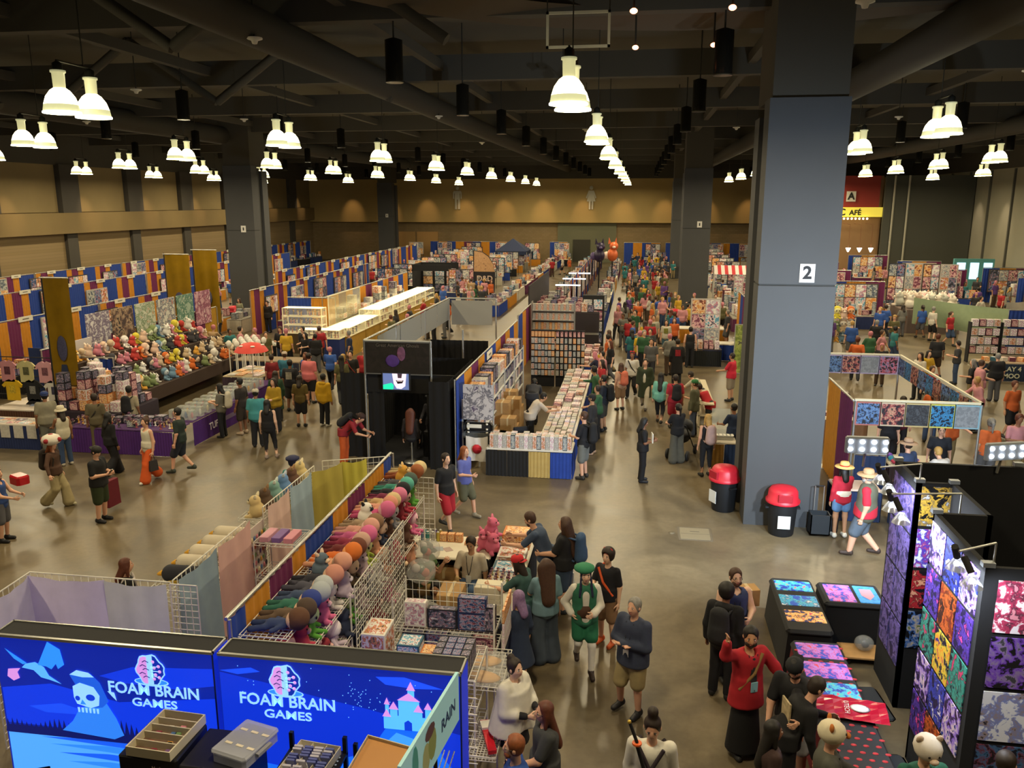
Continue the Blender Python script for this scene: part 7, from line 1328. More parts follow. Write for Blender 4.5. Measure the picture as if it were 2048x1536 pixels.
for s in (-1, 1): MB().tube([(s * .22, -.4, 1.0), (s * .25, .4, .15)], .018, bk).obj('frame_tube', t); [MB().lathe([(0, -.03), (.14, -.03), (.14, .03), (0, .03)], bk, 12).obj('wheel', t, (s * .28, yy, .14)).__setattr__('rotation_euler', (0, R(90), 0)) for yy in (-.35, .42)]
# right hand block
for i in range(4): board(15.9 + i * .95, 54.5 - i * .2, R(-6), .9, 3.0, 'in the wall of prints on the right', .2, (2, 8, 0, 6)[i]); stall(14.3 + i * 1.2, 52.2, 1.1, .8, 'before the wall of prints on the right', 4, None, .4, 'f')
table(13.6, 34.6, 17.5, 35.4, 'dark gaming table with pale block letters on its front', '#a08a70', '#1c2c44', sides='fl'); text('COSPLAY 4', .26, mat('#c8c8b0', .6), 'lettering', bpy.data.objects[[o.name for o in COL.objects if o.get('label', '').startswith('dark gaming table')][0]], (-1.1, -.43, .5), (R(90), 0, 0), .003, bold=.006); text('DOOMOO', .26, mat('#c8c8b0', .6), 'lettering', bpy.data.objects[[o.name for o in COL.objects if o.get('label', '').startswith('dark gaming table')][0]], (-1.1, -.43, .22), (R(90), 0, 0), .003, bold=.006)
for i in range(10): prod((13.9 + i * .33, 35, .753), (.22, .25, .16), 'bright toy on the dark gaming table', (6, 5, 1, 4, 6)[i % 5], i, 'toys on the dark gaming table')
for k in range(3): t = thing('box_shelf', ('left', 'middle', 'right')[k] + ' shelf of pink and white boxes behind the gaming table', 'shelf', (15.2 + k * 1.3, 38.6, 0)); [MB().box((-.6, 0, .4 + j * .4), (.6, .35, .43 + j * .4), BLK).obj('shelf_board', t) for j in range(4)]; [MB().box((s * .6 - .02, 0, 0), (s * .6 + .02, .35, 1.8), BLK).obj('upright', t) for s in (-1, 1)]; [prod((14.75 + k * 1.3 + c * .3, 38.7, .435 + j * .4), (.26, .2, .3), 'pink and white box on the gaming shelves', (4, 7, 1, 7)[(c + j) % 4], 0, 'boxes on the gaming shelves') for j in range(4) for c in range(4)]
cloth((14.6, 46.5), (17.5, 42), .6, 2.0, '#8a9a78', 'sage green tarp sloping beside the right stalls', .3); cloth((17.4, 42.3), (18.9, 43.2), .9, 2.3, '#b0a898', 'pale tarp at the corner of the right stalls', .2); drape((17.4, 41.8), (19.6, 41.8), [BLUE, GOLD, PURP, GOLD, BLUE], 'short blue, gold and purple drape at the corner of the right stalls', 2.0)
for i in range(30): plush(1, (14.4 + random.random() * 2.6, 47.2 + random.random() * 2, 1.3), random.random() * 6, *random.choice([('#d8cfc0', '#efe8dc'), ('#c8b8a8', '#e8dccc'), ('#d8a8a8', '#f0d4d0'), ('#a8a89c', '#d8d8cc')]), None, 'pale plush heaped on the draped counter at right', 2.2, 'pale plush heap at right')
tag(MB().bbox((14.2, 47, 0), (17.2, 49.4, 1.3), .05, mat('#6a5a52', .9)).obj('draped_counter'), 'draped counter under the pale plush heap at right', 'counter')
t = thing('plush_cart', 'white wire cart hung with pink plush behind the column', 'rack', (9.6, 40.5, 0)); [wireshelf(-.5, -.4, .5, .4, z, t, .1) for z in (.5, 1.0, 1.6)]; [MB().cyl((sx * .5, sy * .4, 0), (sx * .5, sy * .4, 1.7), .02, WIRE).obj('post', t) for sx in (-1, 1) for sy in (-1, 1)]
for i in range(9): plush((0, 1)[i % 2], (9.3 + (i % 3) * .3, 40.3, (.51, 1.01, 1.61)[i // 3]), R(180), *PC[(i * 3) % 11], None, 'plush on the white wire cart', 1.5, 'plush on the wire cart')
for i, (x, y) in enumerate(((11, 48), (11, 56), (19, 58), (12, 64), (20, 66), (23, 52), (24, 60), (23.5, 44), (12, 72), (18, 73))): stall(x, y, 3.0, .9, 'in the right hand block', 8, None, .6, 'fl'); board(x + 1.5, y + 2.2, 0, 2.4, 1.5, 'in the right hand block', .8); drape((x, y + 2.6), (x + 3.2, y + 2.6), DR, uniq('drape wall in the right hand block'))
t = thing('teal_booth', 'pale teal booth with lit product windows at right', 'booth', (25.0, 71, 0)); MB().box((0, 0, 0), (3, .3, 2.5), mat('#5aa0a0', .6)).obj('wall', t); [MB().box((.2 + i * 1.0, -.03, .9), (.85 + i * 1.0, 0, 2.2), mat('#b8d8e8', .4, emit=1.2)).obj('lit_window', t) for i in range(3)]
t = thing('lantern_stall', 'stall glowing with warm lamps by the right wall', 'stall', (24.4, 80, 0)); MB().box((0, 0, 0), (4.2, .9, .95), FAB('#a8683a')).obj('counter', t); MB().box((0, .8, 2.2), (4.2, .95, 2.5), FAB(GOLD)).obj('fascia', t); [MB().cyl((x, .9, 0), (x, .9, 2.2), .03, ALU).obj('post', t) for x in (0.02, 4.18)]; [MB().ell((.3 + i * .5, .2 + .4 * (i % 2), 1.1), (.1, .1, .14), mat('#ffd9a0', .4, emit=9)).obj('lantern', t) for i in range(8)]; light('POINT', (26.5, 79.5, 1.9), 160, (1, .75, .4), None, .3)
GOODS.sort(key=lambda g: math.hypot(g[0], g[1])); rest = MB()
for i, (px, py, sz, wh, k, rz) in enumerate(GOODS):
    if i < 290: prod((px, py, .753), sz, 'goods box on the tables ' + wh, k, rz, 'goods ' + wh)
    else: rest.box((px - sz[0] / 2, py - sz[1] / 2, .753), (px + sz[0] / 2, py + sz[1] / 2, .753 + sz[2]), mat(PALS[k][0], .5), rz); rest.box((px - sz[0] * .42, py - sz[1] / 2 - .006, .77), (px + sz[0] * .42, py - sz[1] / 2, .74 + sz[2]), art(PALS[k][1], 5, k * 3.1), rz, (px, py))
tag(rest.obj('stall_goods'), 'countless small goods on the far stall tables', 'goods', kind='stuff')
# ---------------------------------------------------------------- people
P = person; J = '#3a4a66'; BK = '#18181c'; KH = '#8f8058'; GY = '#5c5e62'; DN = '#3f5878'
P((0.11, 10.39), 145, 'man with folded arms in navy overshirt and khaki shorts', hair='grey', style='short', top=('jacket', '#323a50', '#15151a'), bot=('shorts', '#9a8a60'), armL='cross', armR='cross', legs='kick', shoe='#1c1c20', extra=(('lanyard',),), H=1.76, fat=1.1)
P((-1.31, 8.81), -120, 'woman in a white cape and black skirt beside the wire end rack', fem=True, H=1.66, hair='dark', style='bun', skin='pale', top=('cape', '#d6d2c6', '#141318'), bot=('skirt', '#121218', .6), armR='hold', armL='hold')
P((-0.84, 8), 110, 'woman in a charcoal shirt with long auburn hair and glasses', fem=True, H=1.66, hair='auburn', style='long', top=('tee', '#3a3c3e'), bot=('pants', '#24262c'), glasses=True, fat=1.25, armL='fwd')
P((-1.06, 7.24), 98, 'ginger bearded man in a blue shirt at the bottom of the aisle', H=1.76, hair='ginger', top=('tee', '#1f4a9e'), bot=('pants', '#22242c'), glasses=True, beard='ginger', extra=(('lanyard',),), fat=1.1)
P((0.31, 7.81), 175, 'person in a white open collar shirt with topknot and harness straps', H=1.74, hair='dark', style='topknot', top=('blouse', '#d8d4c8'), bot=('pants', '#2a2622'), nod=22, extra=(('sash', '#2a2028', 1), ('sash', '#2a2028', -1)), fat=1.1)
t = thing('toy_sword', 'toy sword with black grip worn on the back of the white shirt', 'sword', (0.15, 7.57, 1.5), 0); MB().cyl((.15, .05, -.5), (0, 0, .05), .02, BLK).obj('scabbard', t); MB().cyl((0, 0, .08), (-.08, 0, .3), .018, BLK).obj('grip', t); MB().lathe([(.05, 0), (.05, .02)], mat('#d8602a', .5), 10, (0, 0, .06)).obj('guard', t); MB().ell((-.085, 0, .31), (.022, .022, .022), mat('#c8a84a', .3, metal=.6)).obj('pommel', t)
P((-1.52, 10.68), 50, 'purple haired person in a navy caped dress at the end rack', fem=True, H=1.6, hair='purple', style='mid', top=('dress', '#27344e', 1.6), bot=('none', BK), armL='fwd', shoe='#2a2a34')
P((-1.23, 11.57), 25, 'woman with very long brown hair in a pale blue shirt and jeans', fem=True, H=1.7, hair='brown', style='huge', top=('tee', '#6f8f9c'), bot=('wide', '#3f4a58'), shoe='#b8b0a0', armL='fwd', fat=1.1)
P((-1.52, 11.69), 70, 'person in a red cap bending over the side sales table', H=1.68, hair='dark', style='mid', top=('tee', '#3a5a58'), bot=('pants', BK), hat=('capback', '#c02028'), lean=15, armL='reach')
P((-1.4, 13.35), 85, 'bearded man in a slate blue shirt leaning over the sales table', H=1.8, hair='brown', top=('tee', '#3d4c66'), bot=('pants', '#1c1c22'), beard='brown', lean=24, nod=15, armL='reach', armR='reach', fat=1.1)
P((-1.08, 13.21), 80, 'large woman in a black shirt with very long brown hair and denim shorts', fem=True, H=1.74, hair='brown', style='huge', top=('tee', '#17171b'), bot=('shorts', '#2f4058'), shoe='#2a3038', fat=1.4, armL='fwd', extra=(('backpack', '#3a557a', 'blue denim backpack on the large woman in black'), ('bag', 1, '#c8c8c0', 'white and green shopping bag held by the large woman in black', .4)))
P((-0.31, 12.22), 150, 'girl with a red hair bow, black shirt and orange shoulder bag', fem=True, H=1.64, hair='dark', style='curly', skin='pale', top=('tee', '#16161e'), bot=('shorts', '#8a6a50'), shoe='#d8602a', hat=('bow', '#b01c28'), extra=(('sash', '#d8582a', 1),), armR='hold')
P((-0.62, 11.43), 190, 'costumed person in green beret, puffed green shorts and white stockings', fem=True, H=1.68, hair='navy', style='braids', skin='pale', top=('blouse', '#d8d4c8'), bot=('puff', '#1d6a4a', '#d8d6d0'), shoe='#2a1c18', hat=('beret', '#2a7a56'), armL='hold', armR='hip', extra=(('vest', '#2a6a50'), ('belt', '#4a3020')), legs='walk')
P((-3.42, 12.75), -105, 'man in a green shirt and cap sitting with one leg crossed', H=1.76, hair='brown', top=('tee', '#4a6a3e'), bot=('shorts', '#8f7444'), legs='sitx', hat=('cap', '#2a3a28'), armL='upb', armR='upb', nod=15, shoe='#a88a5a', extra=(('phone', 1),))
P((-2.7, 13.12), 172, 'man in a white shirt with lanyard sitting behind the sales table', H=1.76, hair='dark', top=('tee', '#c8bca8'), bot=('pants', '#3f5878'), legs='sit', nod=25, armR='lap', extra=(('lanyard',),), skin='tan')
P((-3.0, 11.75), 185, 'long haired girl in black crouching behind the kit boxes', fem=True, H=1.6, hair='black', style='long', skin='tan', top=('tee', '#17171a'), bot=('pants', BK), legs='squat', nod=20, armL='low')
P((-3.92, 16.41), -125, 'man in a black shirt and red shorts striding past the plush shelf', H=1.76, hair='dark', skin='pale', top=('tee', '#191a1e'), bot=('shorts', '#a81c2c'), legs='walk2', shoe='#2c2e30')
P((-3.7, 17.29), -115, 'woman in a lavender shirt and olive shorts behind the man in red shorts', fem=True, H=1.66, hair='ginger', style='mid', top=('tee', '#5a62a8'), bot=('shorts', '#5a5a44'), legs='walk', armR='hold', shoe='#8a8474')
P((-7.65, 10.76), -50, 'woman in a black and white maid dress beyond the lilac cloth', fem=True, H=1.64, hair='auburn', style='mid', top=('dress', '#141418', .9), bot=('none', BK), extra=(('sash', '#d8d0cc', 1), ('sash', '#d8d0cc', -1)))
P((-7.22, 16.06), 10, 'person in teal with yellow straps and a navy beret beyond the yellow cloth', fem=True, H=1.62, hair='navy', style='short', top=('long', '#1f7a74'), bot=('pants', '#c8a830'), hat=('beret', '#22264a'), extra=(('sash', '#d8c040', 1), ('sash', '#d8c040', -1)))
P((-7.69, 20.48), -95, 'man in a red shirt stooping over his phone beside the black booth', H=1.72, hair='dark', top=('tee', '#8f1f2c'), bot=('pants', '#c85a24'), lean=48, armL='fwd', armR='fwd', hat=('capback', '#3a2420'), extra=(('backpack', '#1c1c20', 'black backpack on the stooping man in red'), ('phone', 1)))
P((-5.95, 20.95), 0, 'long ginger haired customer sitting on the bar stool', fem=True, H=1.66, hair='auburn', style='huge', top=('long', '#1a1418'), bot=('pants', BK), legs='sit', z=.27)
P((-5.55, 21.75), 170, 'makeup artist in a black top hat inside the black booth', H=1.76, hair='black', top=('long', '#1c1a1c'), bot=('pants', BK), hat=('tophat', '#15161a'), armL='fwd', armR='fwd')
P((0.27, 20.32), -85, 'long haired person all in black reading a paper in the open aisle', fem=True, H=1.68, hair='black', style='mid', skin='brown', top=('tee', '#101014'), bot=('pants', '#0e0e12'), armL='phone', armR='phone', nod=22, shoe='#15151a')
tag(MB().box((-.02, -.1, 0), (.0, .1, .24), WHT).obj('paper_sheet', None, (0.5, 20.02, 1.14), R(10)), 'white paper held by the person reading in black', 'paper')
P((-1.22, 20.33), 70, 'man in black shirt and grey shorts with backpack at the figure boxes', H=1.78, hair='brown', top=('tee', '#15151a'), bot=('shorts', '#6a6c68'), shoe='#2a2622', armL='hold', extra=(('backpack', '#17181c', 'black backpack on the man in grey shorts'),))
P((-1.13, 22.48), 75, 'man in a cap with black and white jersey at the figure boxes', H=1.74, hair='dark', skin='tan', top=('long', '#2a2a2e'), bot=('pants', BK), hat=('cap', '#1a1a1e'), beard='dark', shoe='#c8a890', extra=(('bag', 1, '#6a4a9a', 'violet bag carried by the man in the jersey', .3),))
P((-0.92, 24.93), 70, 'bearded man in a navy shirt with backpack behind the jersey man', H=1.78, hair='black', skin='tan', top=('tee', '#1c222e'), bot=('shorts', '#3a3a38'), beard='black', extra=(('backpack', '#16181c', 'dark backpack on the bearded man in navy'),))
P((-1.32, 29.82), 80, 'person with pink and yellow hair in navy leaning to the boxes', fem=True, H=1.62, hair='pink', style='mid', top=('tee', '#20243c'), bot=('pants', BK), lean=12, armL='reach')
P((-2.95, 22.9), -70, 'man in a white shirt leaning over the boxes inside the booth', H=1.74, hair='black', skin='tan', top=('tee', '#c8bcae'), bot=('pants', '#16161a'), lean=35, armL='reach', armR='reach', fat=1.2)
P((-3.2, 25.4), 0, 'stooping man in a dark grey shirt beside the brown cartons', H=1.72, hair='black', skin='tan', top=('tee', '#33343a'), bot=('pants', BK), lean=60, armL='low', armR='low', fat=1.2)
P((1.21, 22.05), 25, 'woman in black top and grey trousers pushing the stroller', fem=True, H=1.66, hair='black', style='pony', top=('tee', '#1a1c22'), bot=('wide', '#5c5c54'), armL='fwd', armR='fwd')
P((1.91, 21), 20, 'woman in black crop top and leggings with a pale pink bag', fem=True, H=1.66, hair='blond', style='mid', top=('tank', '#16181e'), bot=('leggings', '#1c1e24'), extra=(('backpack', '#b89a94', 'pale pink patterned bag on the woman in leggings'),))
P((2.7, 22.27), 40, 'person in a navy robe looking into the tilted glass case', H=1.66, hair='black', skin='brown', top=('tee', '#1a2a48'), bot=('pants', '#1a2a48'), armL='fwd')
P((1.82, 24.78), 75, 'man in a green cap and olive jacket beside the glass case', H=1.76, hair='brown', top=('jacket', '#4a4a34', '#b8b4a8'), bot=('pants', '#3f4a60'), hat=('capback', '#2a6a3a'))
P((1.28, 25.62), 10, 'person in a red patterned outfit with black backpack', H=1.72, hair='dark', skin='tan', top=('tee', '#a02030'), bot=('shorts', '#981c2c'), extra=(('backpack', '#17171b', 'black backpack with red patch in the aisle'),), fat=1.25)
P((2.17, 26.74), 60, 'person in a cream shirt bending over the case table', H=1.7, hair='dark', top=('tee', '#b8b09c'), bot=('pants', '#3a3a40'), lean=35, armL='reach', fat=1.2)
P((2.33, 25.08), 50, 'person in a red jersey bending over the case table', H=1.68, hair='dark', top=('tee', '#b01c28'), bot=('pants', '#22242a'), lean=40, armL='reach')
P((0.84, 26.04), -10, 'woman in a mint top and black trousers walking up the aisle', fem=True, H=1.68, hair='black', style='long', top=('long', '#6fb0a0'), bot=('leggings', '#16161a'), fat=1.15, legs='walk')
P((0.37, 27.95), 170, 'costumed person in a long dark green coat and white breeches', H=1.76, hair='dark', top=('coat', '#2c3622', '#c8c4b4'), bot=('pants', '#c0b8a8'), shoe='#2a1c14', legs='walk')
P((-0.45, 27.68), 35, 'woman in tan trousers carrying a round target backpack', fem=True, H=1.64, hair='brown', style='long', top=('tee', '#c09a80'), bot=('shorts', '#8a6a4a'), extra=(('backpack', '#c86a50', 'coral target patterned backpack'),))
P((-0.09, 29.6), 165, 'person with a flower crown in white shirt and black straps', H=1.7, hair='dark', skin='brown', top=('tee', '#c8c4bc'), bot=('pants', '#17171b'), hat=('bow', '#c02838'), extra=(('sash', '#15151a', 1),), legs='walk2')
P((0.62, 32.29), 175, 'man in a grey shirt walking behind the green coat', H=1.76, hair='black', top=('tee', '#5a5a5c'), bot=('pants', '#2a2c34'), legs='walk')
P((3.42, 29.59), 60, 'man in a bright red shirt standing beside the column', H=1.74, hair='dark', skin='tan', top=('tee', '#c01e34'), bot=('shorts', '#8a7d68'), armL='fwd', fat=1.1)
P((1.63, 32.16), 5, 'person in a long black robe with red cloud patches', H=1.78, hair='dark', top=('coat', '#121014', '#121014'), bot=('pants', BK), extra=(('print', '#a02030', 1),))
P((0.19, 34.51), 10, 'person in yellow shirt and navy overalls with pink hair', fem=True, H=1.68, hair='pink', style='curly', top=('tee', '#d0a81c'), bot=('skirt', '#1c2c54', .6), fat=1.2)
P((1.38, 38.18), 175, 'woman in a white printed shirt and teal jeans walking down the aisle', fem=True, H=1.68, hair='dark', style='mid', top=('tee', '#c8c0ac'), bot=('leggings', '#3f6272'), extra=(('print', '#8a8a3a'),), legs='walk', shoe='#d8d0c0')
P((0.82, 39), 170, 'man in a grey printed shirt beside the woman in teal jeans', H=1.78, hair='brown', top=('tee', '#a8a494'), bot=('pants', '#232634'), extra=(('print', '#6a705a'),), legs='walk2')
P((2.32, 35.59), 0, 'slim man all in black behind the dark print rack', H=1.76, hair='black', top=('tank', '#17171a'), bot=('pants', BK))
P((1.05, 47.03), 5, 'man in a royal blue shirt walking up the far aisle', H=1.78, hair='brown', top=('tee', '#2a52a0'), bot=('pants', '#8a7a5a'), legs='walk')
# right foreground
P((1.55, 11.49), -165, 'bearded man in a blue sleeveless shirt carrying a brown box', H=1.78, hair='brown', skin='pale', top=('tank', '#34406a'), bot=('pants', '#1c1c22'), beard='brown', glasses=True, armL='hold', armR='hold', extra=(('lanyard', '#6ab0c8'),), fat=1.25)
carton((1.81, 11.96, 1.02), (.3, .24, .26), 'small brown box carried by the bearded man in blue', R(15))
P((1.38, 11.02), -25, 'person in black hoodie with curly black hair and backpack', H=1.74, hair='black', style='curly', skin='brown', top=('hood', '#141418'), bot=('pants', '#17171b'), extra=(('backpack', '#202124', 'black backpack on the person with curly hair'),))
P((1.54, 9.76), -155, 'man in a red kimono coat over black robes with white ties', H=1.8, hair='black', skin='tan', top=('coat', '#b01c28', '#2a2426', .72), bot=('skirt', '#121214', .1), beard='dark', look=-25, nod=10, armL='side', armR='wave', extra=(('lanyard', '#8ac0d0'), ('belt', '#d0ccc4'), ('sash', '#8a6a3c', -1)))
P((2.07, 9.32), 150, 'man in a black shirt and white shorts touching the dotted table', H=1.76, hair='black', skin='light', top=('tee', '#151518'), bot=('shorts', '#c8ccd0'), beard='dark', nod=28, lean=12, armL='reach', armR='low', hat=('capback', '#101418'), fat=1.3)
P((1.86, 8.86), -75, 'man in a black jacket with cream back print bending forward', H=1.74, hair='dark', top=('long', '#121214'), bot=('pants', BK), lean=28, nod=20, armL='fwd', extra=(('print', '#c8b48a', 1), ('lanyard', '#d08a6a')), fat=1.15)
P((1.57, 8.08), -80, 'woman with long black hair in a brown top at the bottom edge', fem=True, H=1.62, hair='black', style='long', skin='brown', top=('long', '#3a2622'), bot=('pants', BK))
P((2.13, 7.96), -95, 'person wearing a fluffy white plush hat with orange wings', H=1.7, hair='brown', style='hidden', top=('jacket', '#4a4a40', '#a02a30'), bot=('pants', '#2a2a2e'), hat=('plush', '#d8cdb0', '#b86a2a'), armL='fwd', extra=(('lanyard',),))
P((3.02, 7.85), -170, 'person in a white eared bucket hat and green shirt', H=1.72, style='hidden', top=('tee', '#17583e'), bot=('pants', '#22242a'), hat=('plush', '#d4cabc', '#c0a890'), fat=1.2, nod=20, extra=(('print', '#c8b030'),))
P((3.72, 7.73), -40, 'dark haired man at the bottom right poster corner', H=1.74, hair='dark', top=('tee', '#22262e'), bot=('pants', BK))
P((4.42, 17.34), 8, 'woman in a straw hat, red top and denim shorts beside the crate', fem=True, H=1.64, hair='black', style='mid', skin='tan', top=('long', '#b01c30'), bot=('short', '#5a7fa8'), shoe='#d0ccc0', hat=('straw', '#d8b26a', '#b02a20'), armR='fwd', extra=(('belt', '#d8d0bc'),))
P((4.65, 16.4), 70, 'big man in a red shirt, olive vest and tan hat walking left', H=1.8, hair='grey', style='short', top=('tee', '#b81e34'), bot=('shorts', '#55606c'), shoe='#3a2c24', hat=('straw', '#b08e68', '#9a7a58'), legs='walk', fat=1.55, extra=(('vest', '#5a5a4a'),), beard='grey')
# left side
P((-13.27, 16.51), -85, 'person in a white mushroom hat with red spots and brown jacket', fem=True, H=1.62, hair='ginger', style='mid', top=('long', '#4a3020'), bot=('wide', '#a0926a'), hat=('puff', '#d8cfc0', '#8f1c24'), shoe='#b0a888', armR='side', legs='walk', extra=(('backpack', '#2c241e', 'small dark backpack on the mushroom hat wearer'),))
P((-11.66, 15.81), -90, 'man in a black shirt and green shorts looking at his phone', H=1.74, hair='black', top=('tee', '#141416'), bot=('shorts', '#2f3a1c'), shoe='#1c1c20', armL='phone', armR='phone', nod=30, hat=('capback', '#1c1814'), fat=1.2, extra=(('phone', 1),))
tag(MB().prism([(-.2, 0), (.2, 0), (.17, .62), (-.17, .62)], -.06, .06, cm('#6a1424')).obj('maroon_bag', None, (-11.84, 16.47, .12), R(85)), 'large maroon bag hanging behind the man in green shorts', 'bag')
P((-13.38, 18.77), -20, 'person dressed all in black walking before the purple table', fem=True, H=1.68, hair='black', style='mid', skin='brown', top=('long', '#0f0e10'), bot=('wide', '#100f12'), legs='walk')
P((-14.99, 20.53), 20, 'man in a khaki shirt and trousers at the purple table', H=1.72, hair='dark', skin='brown', top=('tee', '#5f5640'), bot=('pants', '#655a3e'), extra=(('sash', '#2a241c', 1),))
P((-12.14, 18.48), 155, 'woman in a white tank top and bright orange trousers', fem=True, H=1.68, hair='brown', style='bun', top=('tank', '#cfc9b4'), bot=('wide', '#d0561a'), legs='walk', shoe='#d8d0c0', extra=(('bag', -1, '#2a2626', 'black and white plush bag of the woman in orange', .28),))
P((-11.7, 19.23), 95, 'man in a dark green shirt and shorts walking along the purple table', H=1.76, hair='black', top=('tee', '#22302a'), bot=('shorts', '#1e2430'), legs='walk', shoe='#2e362c')
P((-15.15, 19.35), 60, 'woman in a white sun hat and jeans beside the shirt stall', fem=True, H=1.62, hair='dark', style='mid', skin='brown', top=('tank', '#c8c0a8'), bot=('pants', '#34486a'), hat=('bucket', '#d0c6ac', '#b8a888'), shoe='#c0b8a8', armL='fwd')
P((-16.36, 20.32), 40, 'large person in a grey shirt and blue cap at the shirt stall', H=1.78, hair='black', skin='brown', top=('tee', '#8a8470'), bot=('pants', '#6a6a62'), hat=('capback', '#23376e'), fat=1.35)
P((-14.62, 21.59), 5, 'man in a striped shirt with black backpack at the purple table', H=1.72, hair='black', skin='brown', top=('tee', '#a89c80'), bot=('pants', BK), extra=(('backpack', '#151519', 'black backpack on the striped shirt man'),))
P((-12.99, 14.49), -80, 'girl in a denim top at the left edge holding a tablet', fem=True, H=1.6, hair='brown', style='mid', top=('tank', '#2f4a86'), bot=('shorts', '#5a5a60'), armL='fwd', armR='fwd', shoe='#16161a')
tag(MB().bbox((-.2, -.14, 0), (.2, .14, .2), .05, mat('#b01c24', .25)).obj('red_bag', None, (-13.48, 15.66, .85), R(-25)), 'shiny red bag swung by the walker at the left edge', 'bag')
P((-15.01, 16.65), -60, 'walker at the left edge swinging a red bag', H=1.72, hair='dark', top=('tee', '#7a6a5a'), bot=('pants', '#3a3a40'), armR='side')
P((-9.94, 20.72), 10, 'woman in a black tank top and leggings in the left aisle', fem=True, H=1.68, hair='black', style='mid', skin='pale', top=('tank', '#131215'), bot=('leggings', '#131215'), legs='kick', shoe='#8a7a70')
P((-10.77, 21.76), 15, 'person in a turquoise patterned shirt in the left aisle', H=1.72, hair='black', style='short', skin='brown', top=('tee', '#3f8c90'), bot=('pants', BK), hat=('cap', '#b8b09c'), fat=1.3)
P((-10.97, 23.41), 170, 'woman in a yellow top holding a cloth bag in the left aisle', fem=True, H=1.68, hair='dark', style='mid', top=('long', '#a8861a'), bot=('pants', '#2a2c34'), armL='hold', armR='hold', fat=1.4, extra=(('bag', 1, '#c8c0a0', 'cream cloth bag held by the woman in yellow', .36),))
P((-10.39, 24.03), 5, 'boy in an olive shirt and black shorts in the left aisle', H=1.66, hair='dark', style='mid', top=('tee', '#5c4c1e'), bot=('shorts', BK))
P((-9.68, 24.2), -15, 'person in a yellow hooded jacket and black trousers', H=1.7, hair='black', skin='brown', top=('hood', '#c89a14'), bot=('pants', '#14141a'), shoe='#c8c4b8')
P((-11.31, 27.05), -10, 'large man in a coral pink shirt in the left aisle', H=1.8, hair='dark', top=('tee', '#c86a6e'), bot=('shorts', '#1a1a1e'), fat=1.55)
P((-11.5, 25.87), 5, 'man in a black shirt with pale back print in the left aisle', H=1.78, hair='black', skin='brown', top=('tee', '#15141a'), bot=('shorts', '#26241e'), extra=(('print', '#a8a090', 1),), fat=1.15)
P((-12.28, 22.54), 95, 'woman in a grey shirt with white backpack at the purple side table', fem=True, H=1.66, hair='black', style='mid', top=('tee', '#6a665c'), bot=('pants', '#17171b'), armL='phone', armR='phone', extra=(('backpack', '#c8c0ae', 'small white backpack at the purple side table'),))
P((-11.83, 22.94), 80, 'person in a dark camouflage shirt behind the purple side table', H=1.76, hair='black', skin='brown', top=('tee', '#2a2420'), bot=('shorts', '#33291f'), shoe='#b09a80')
P((-11.43, 24.55), 30, 'costumed person in a dark green cloak in the left aisle', fem=True, H=1.66, hair='dark', style='mid', top=('coat', '#1c3a24', '#1c3a24'), bot=('pants', BK))
P((-12.81, 27.29), 20, 'woman in a red top with pink bag near the tan table', fem=True, H=1.66, hair='dark', style='short', top=('tee', '#7a1c24'), bot=('skirt', '#241a28', .4), hat=('ears', '#1c1c20'), extra=(('bag', 1, '#a83a6a', 'magenta bag beside the tan table', .4),))
P((-12.4, 27.5), 20, 'stall keeper in a teal shirt and cap behind the plush heap', H=1.74, hair='brown', top=('tee', '#2f6a80'), bot=('pants', '#2a2c34'), hat=('cap', '#b8a898'))
P((-21.46, 44.21), 150, 'man in a cream shirt and dark shorts by the left column', H=1.76, hair='white', top=('tee', '#d0c4a0'), bot=('shorts', '#22222a'))
P((-22.13, 43.52), 165, 'woman in a white and olive dress by the left column', fem=True, H=1.66, hair='brown', style='mid', top=('dress', '#8a8a70', .7), bot=('none', BK))
P((-19.77, 42.04), 170, 'person in a dark suit by the showcases', H=1.72, hair='black', top=('jacket', '#1c1a1c', '#b8a898'), bot=('pants', BK))
P((-14.08, 35.08), 175, 'child in a bright red outfit before the showcases', H=1.5, hair='blond', style='mid', top=('tee', '#b01420'), bot=('shorts', '#a81420'))
P((-10.01, 27.71), 185, 'tall person in black with red harness left of the black booth', H=1.8, hair='black', top=('tee', '#161412'), bot=('pants', BK), extra=(('sash', '#7a2a20', 1),))
P((-10.28, 27.67), 170, 'person in a dark red cape left of the black booth', fem=True, H=1.68, hair='blond', style='mid', top=('coat', '#7a141c', '#2a2420'), bot=('pants', BK))
# shirt booth staff
P((6.0, 24.0), -60, 'woman in black taking a payment inside the shirt booth', fem=True, H=1.66, hair='dark', style='mid', top=('tee', '#16181c'), bot=('pants', BK), armL='phone', armR='phone'); P((6.7, 22.3), 170, 'man with short red hair inside the shirt booth', H=1.72, hair='red', top=('tee', '#1a1c22'), bot=('pants', BK), beard='dark', nod=20); P((7.4, 23.6), 0, 'person in a maroon shirt inside the shirt booth', H=1.72, hair='dark', top=('tee', '#5a1c2c'), bot=('pants', BK)); P((7.4, 20.6), 170, 'man with glasses inside the shirt booth', H=1.7, hair='black', top=('tee', '#22242a'), bot=('pants', BK), glasses=True)
P((7.0, 18.9), 20, 'blond person in a white and navy top leaning over the yarn table', fem=True, H=1.64, hair='blond', style='short', top=('tee', '#c8c4c0'), bot=('pants', '#22305a'), lean=30, armL='reach'); P((6.2, 19.1), 30, 'person in a tan felt hat behind the black wall', H=1.72, hair='dark', top=('tee', '#2a3a5a'), bot=('pants', BK), hat=('straw', '#a88a6e', '#6a5040'))
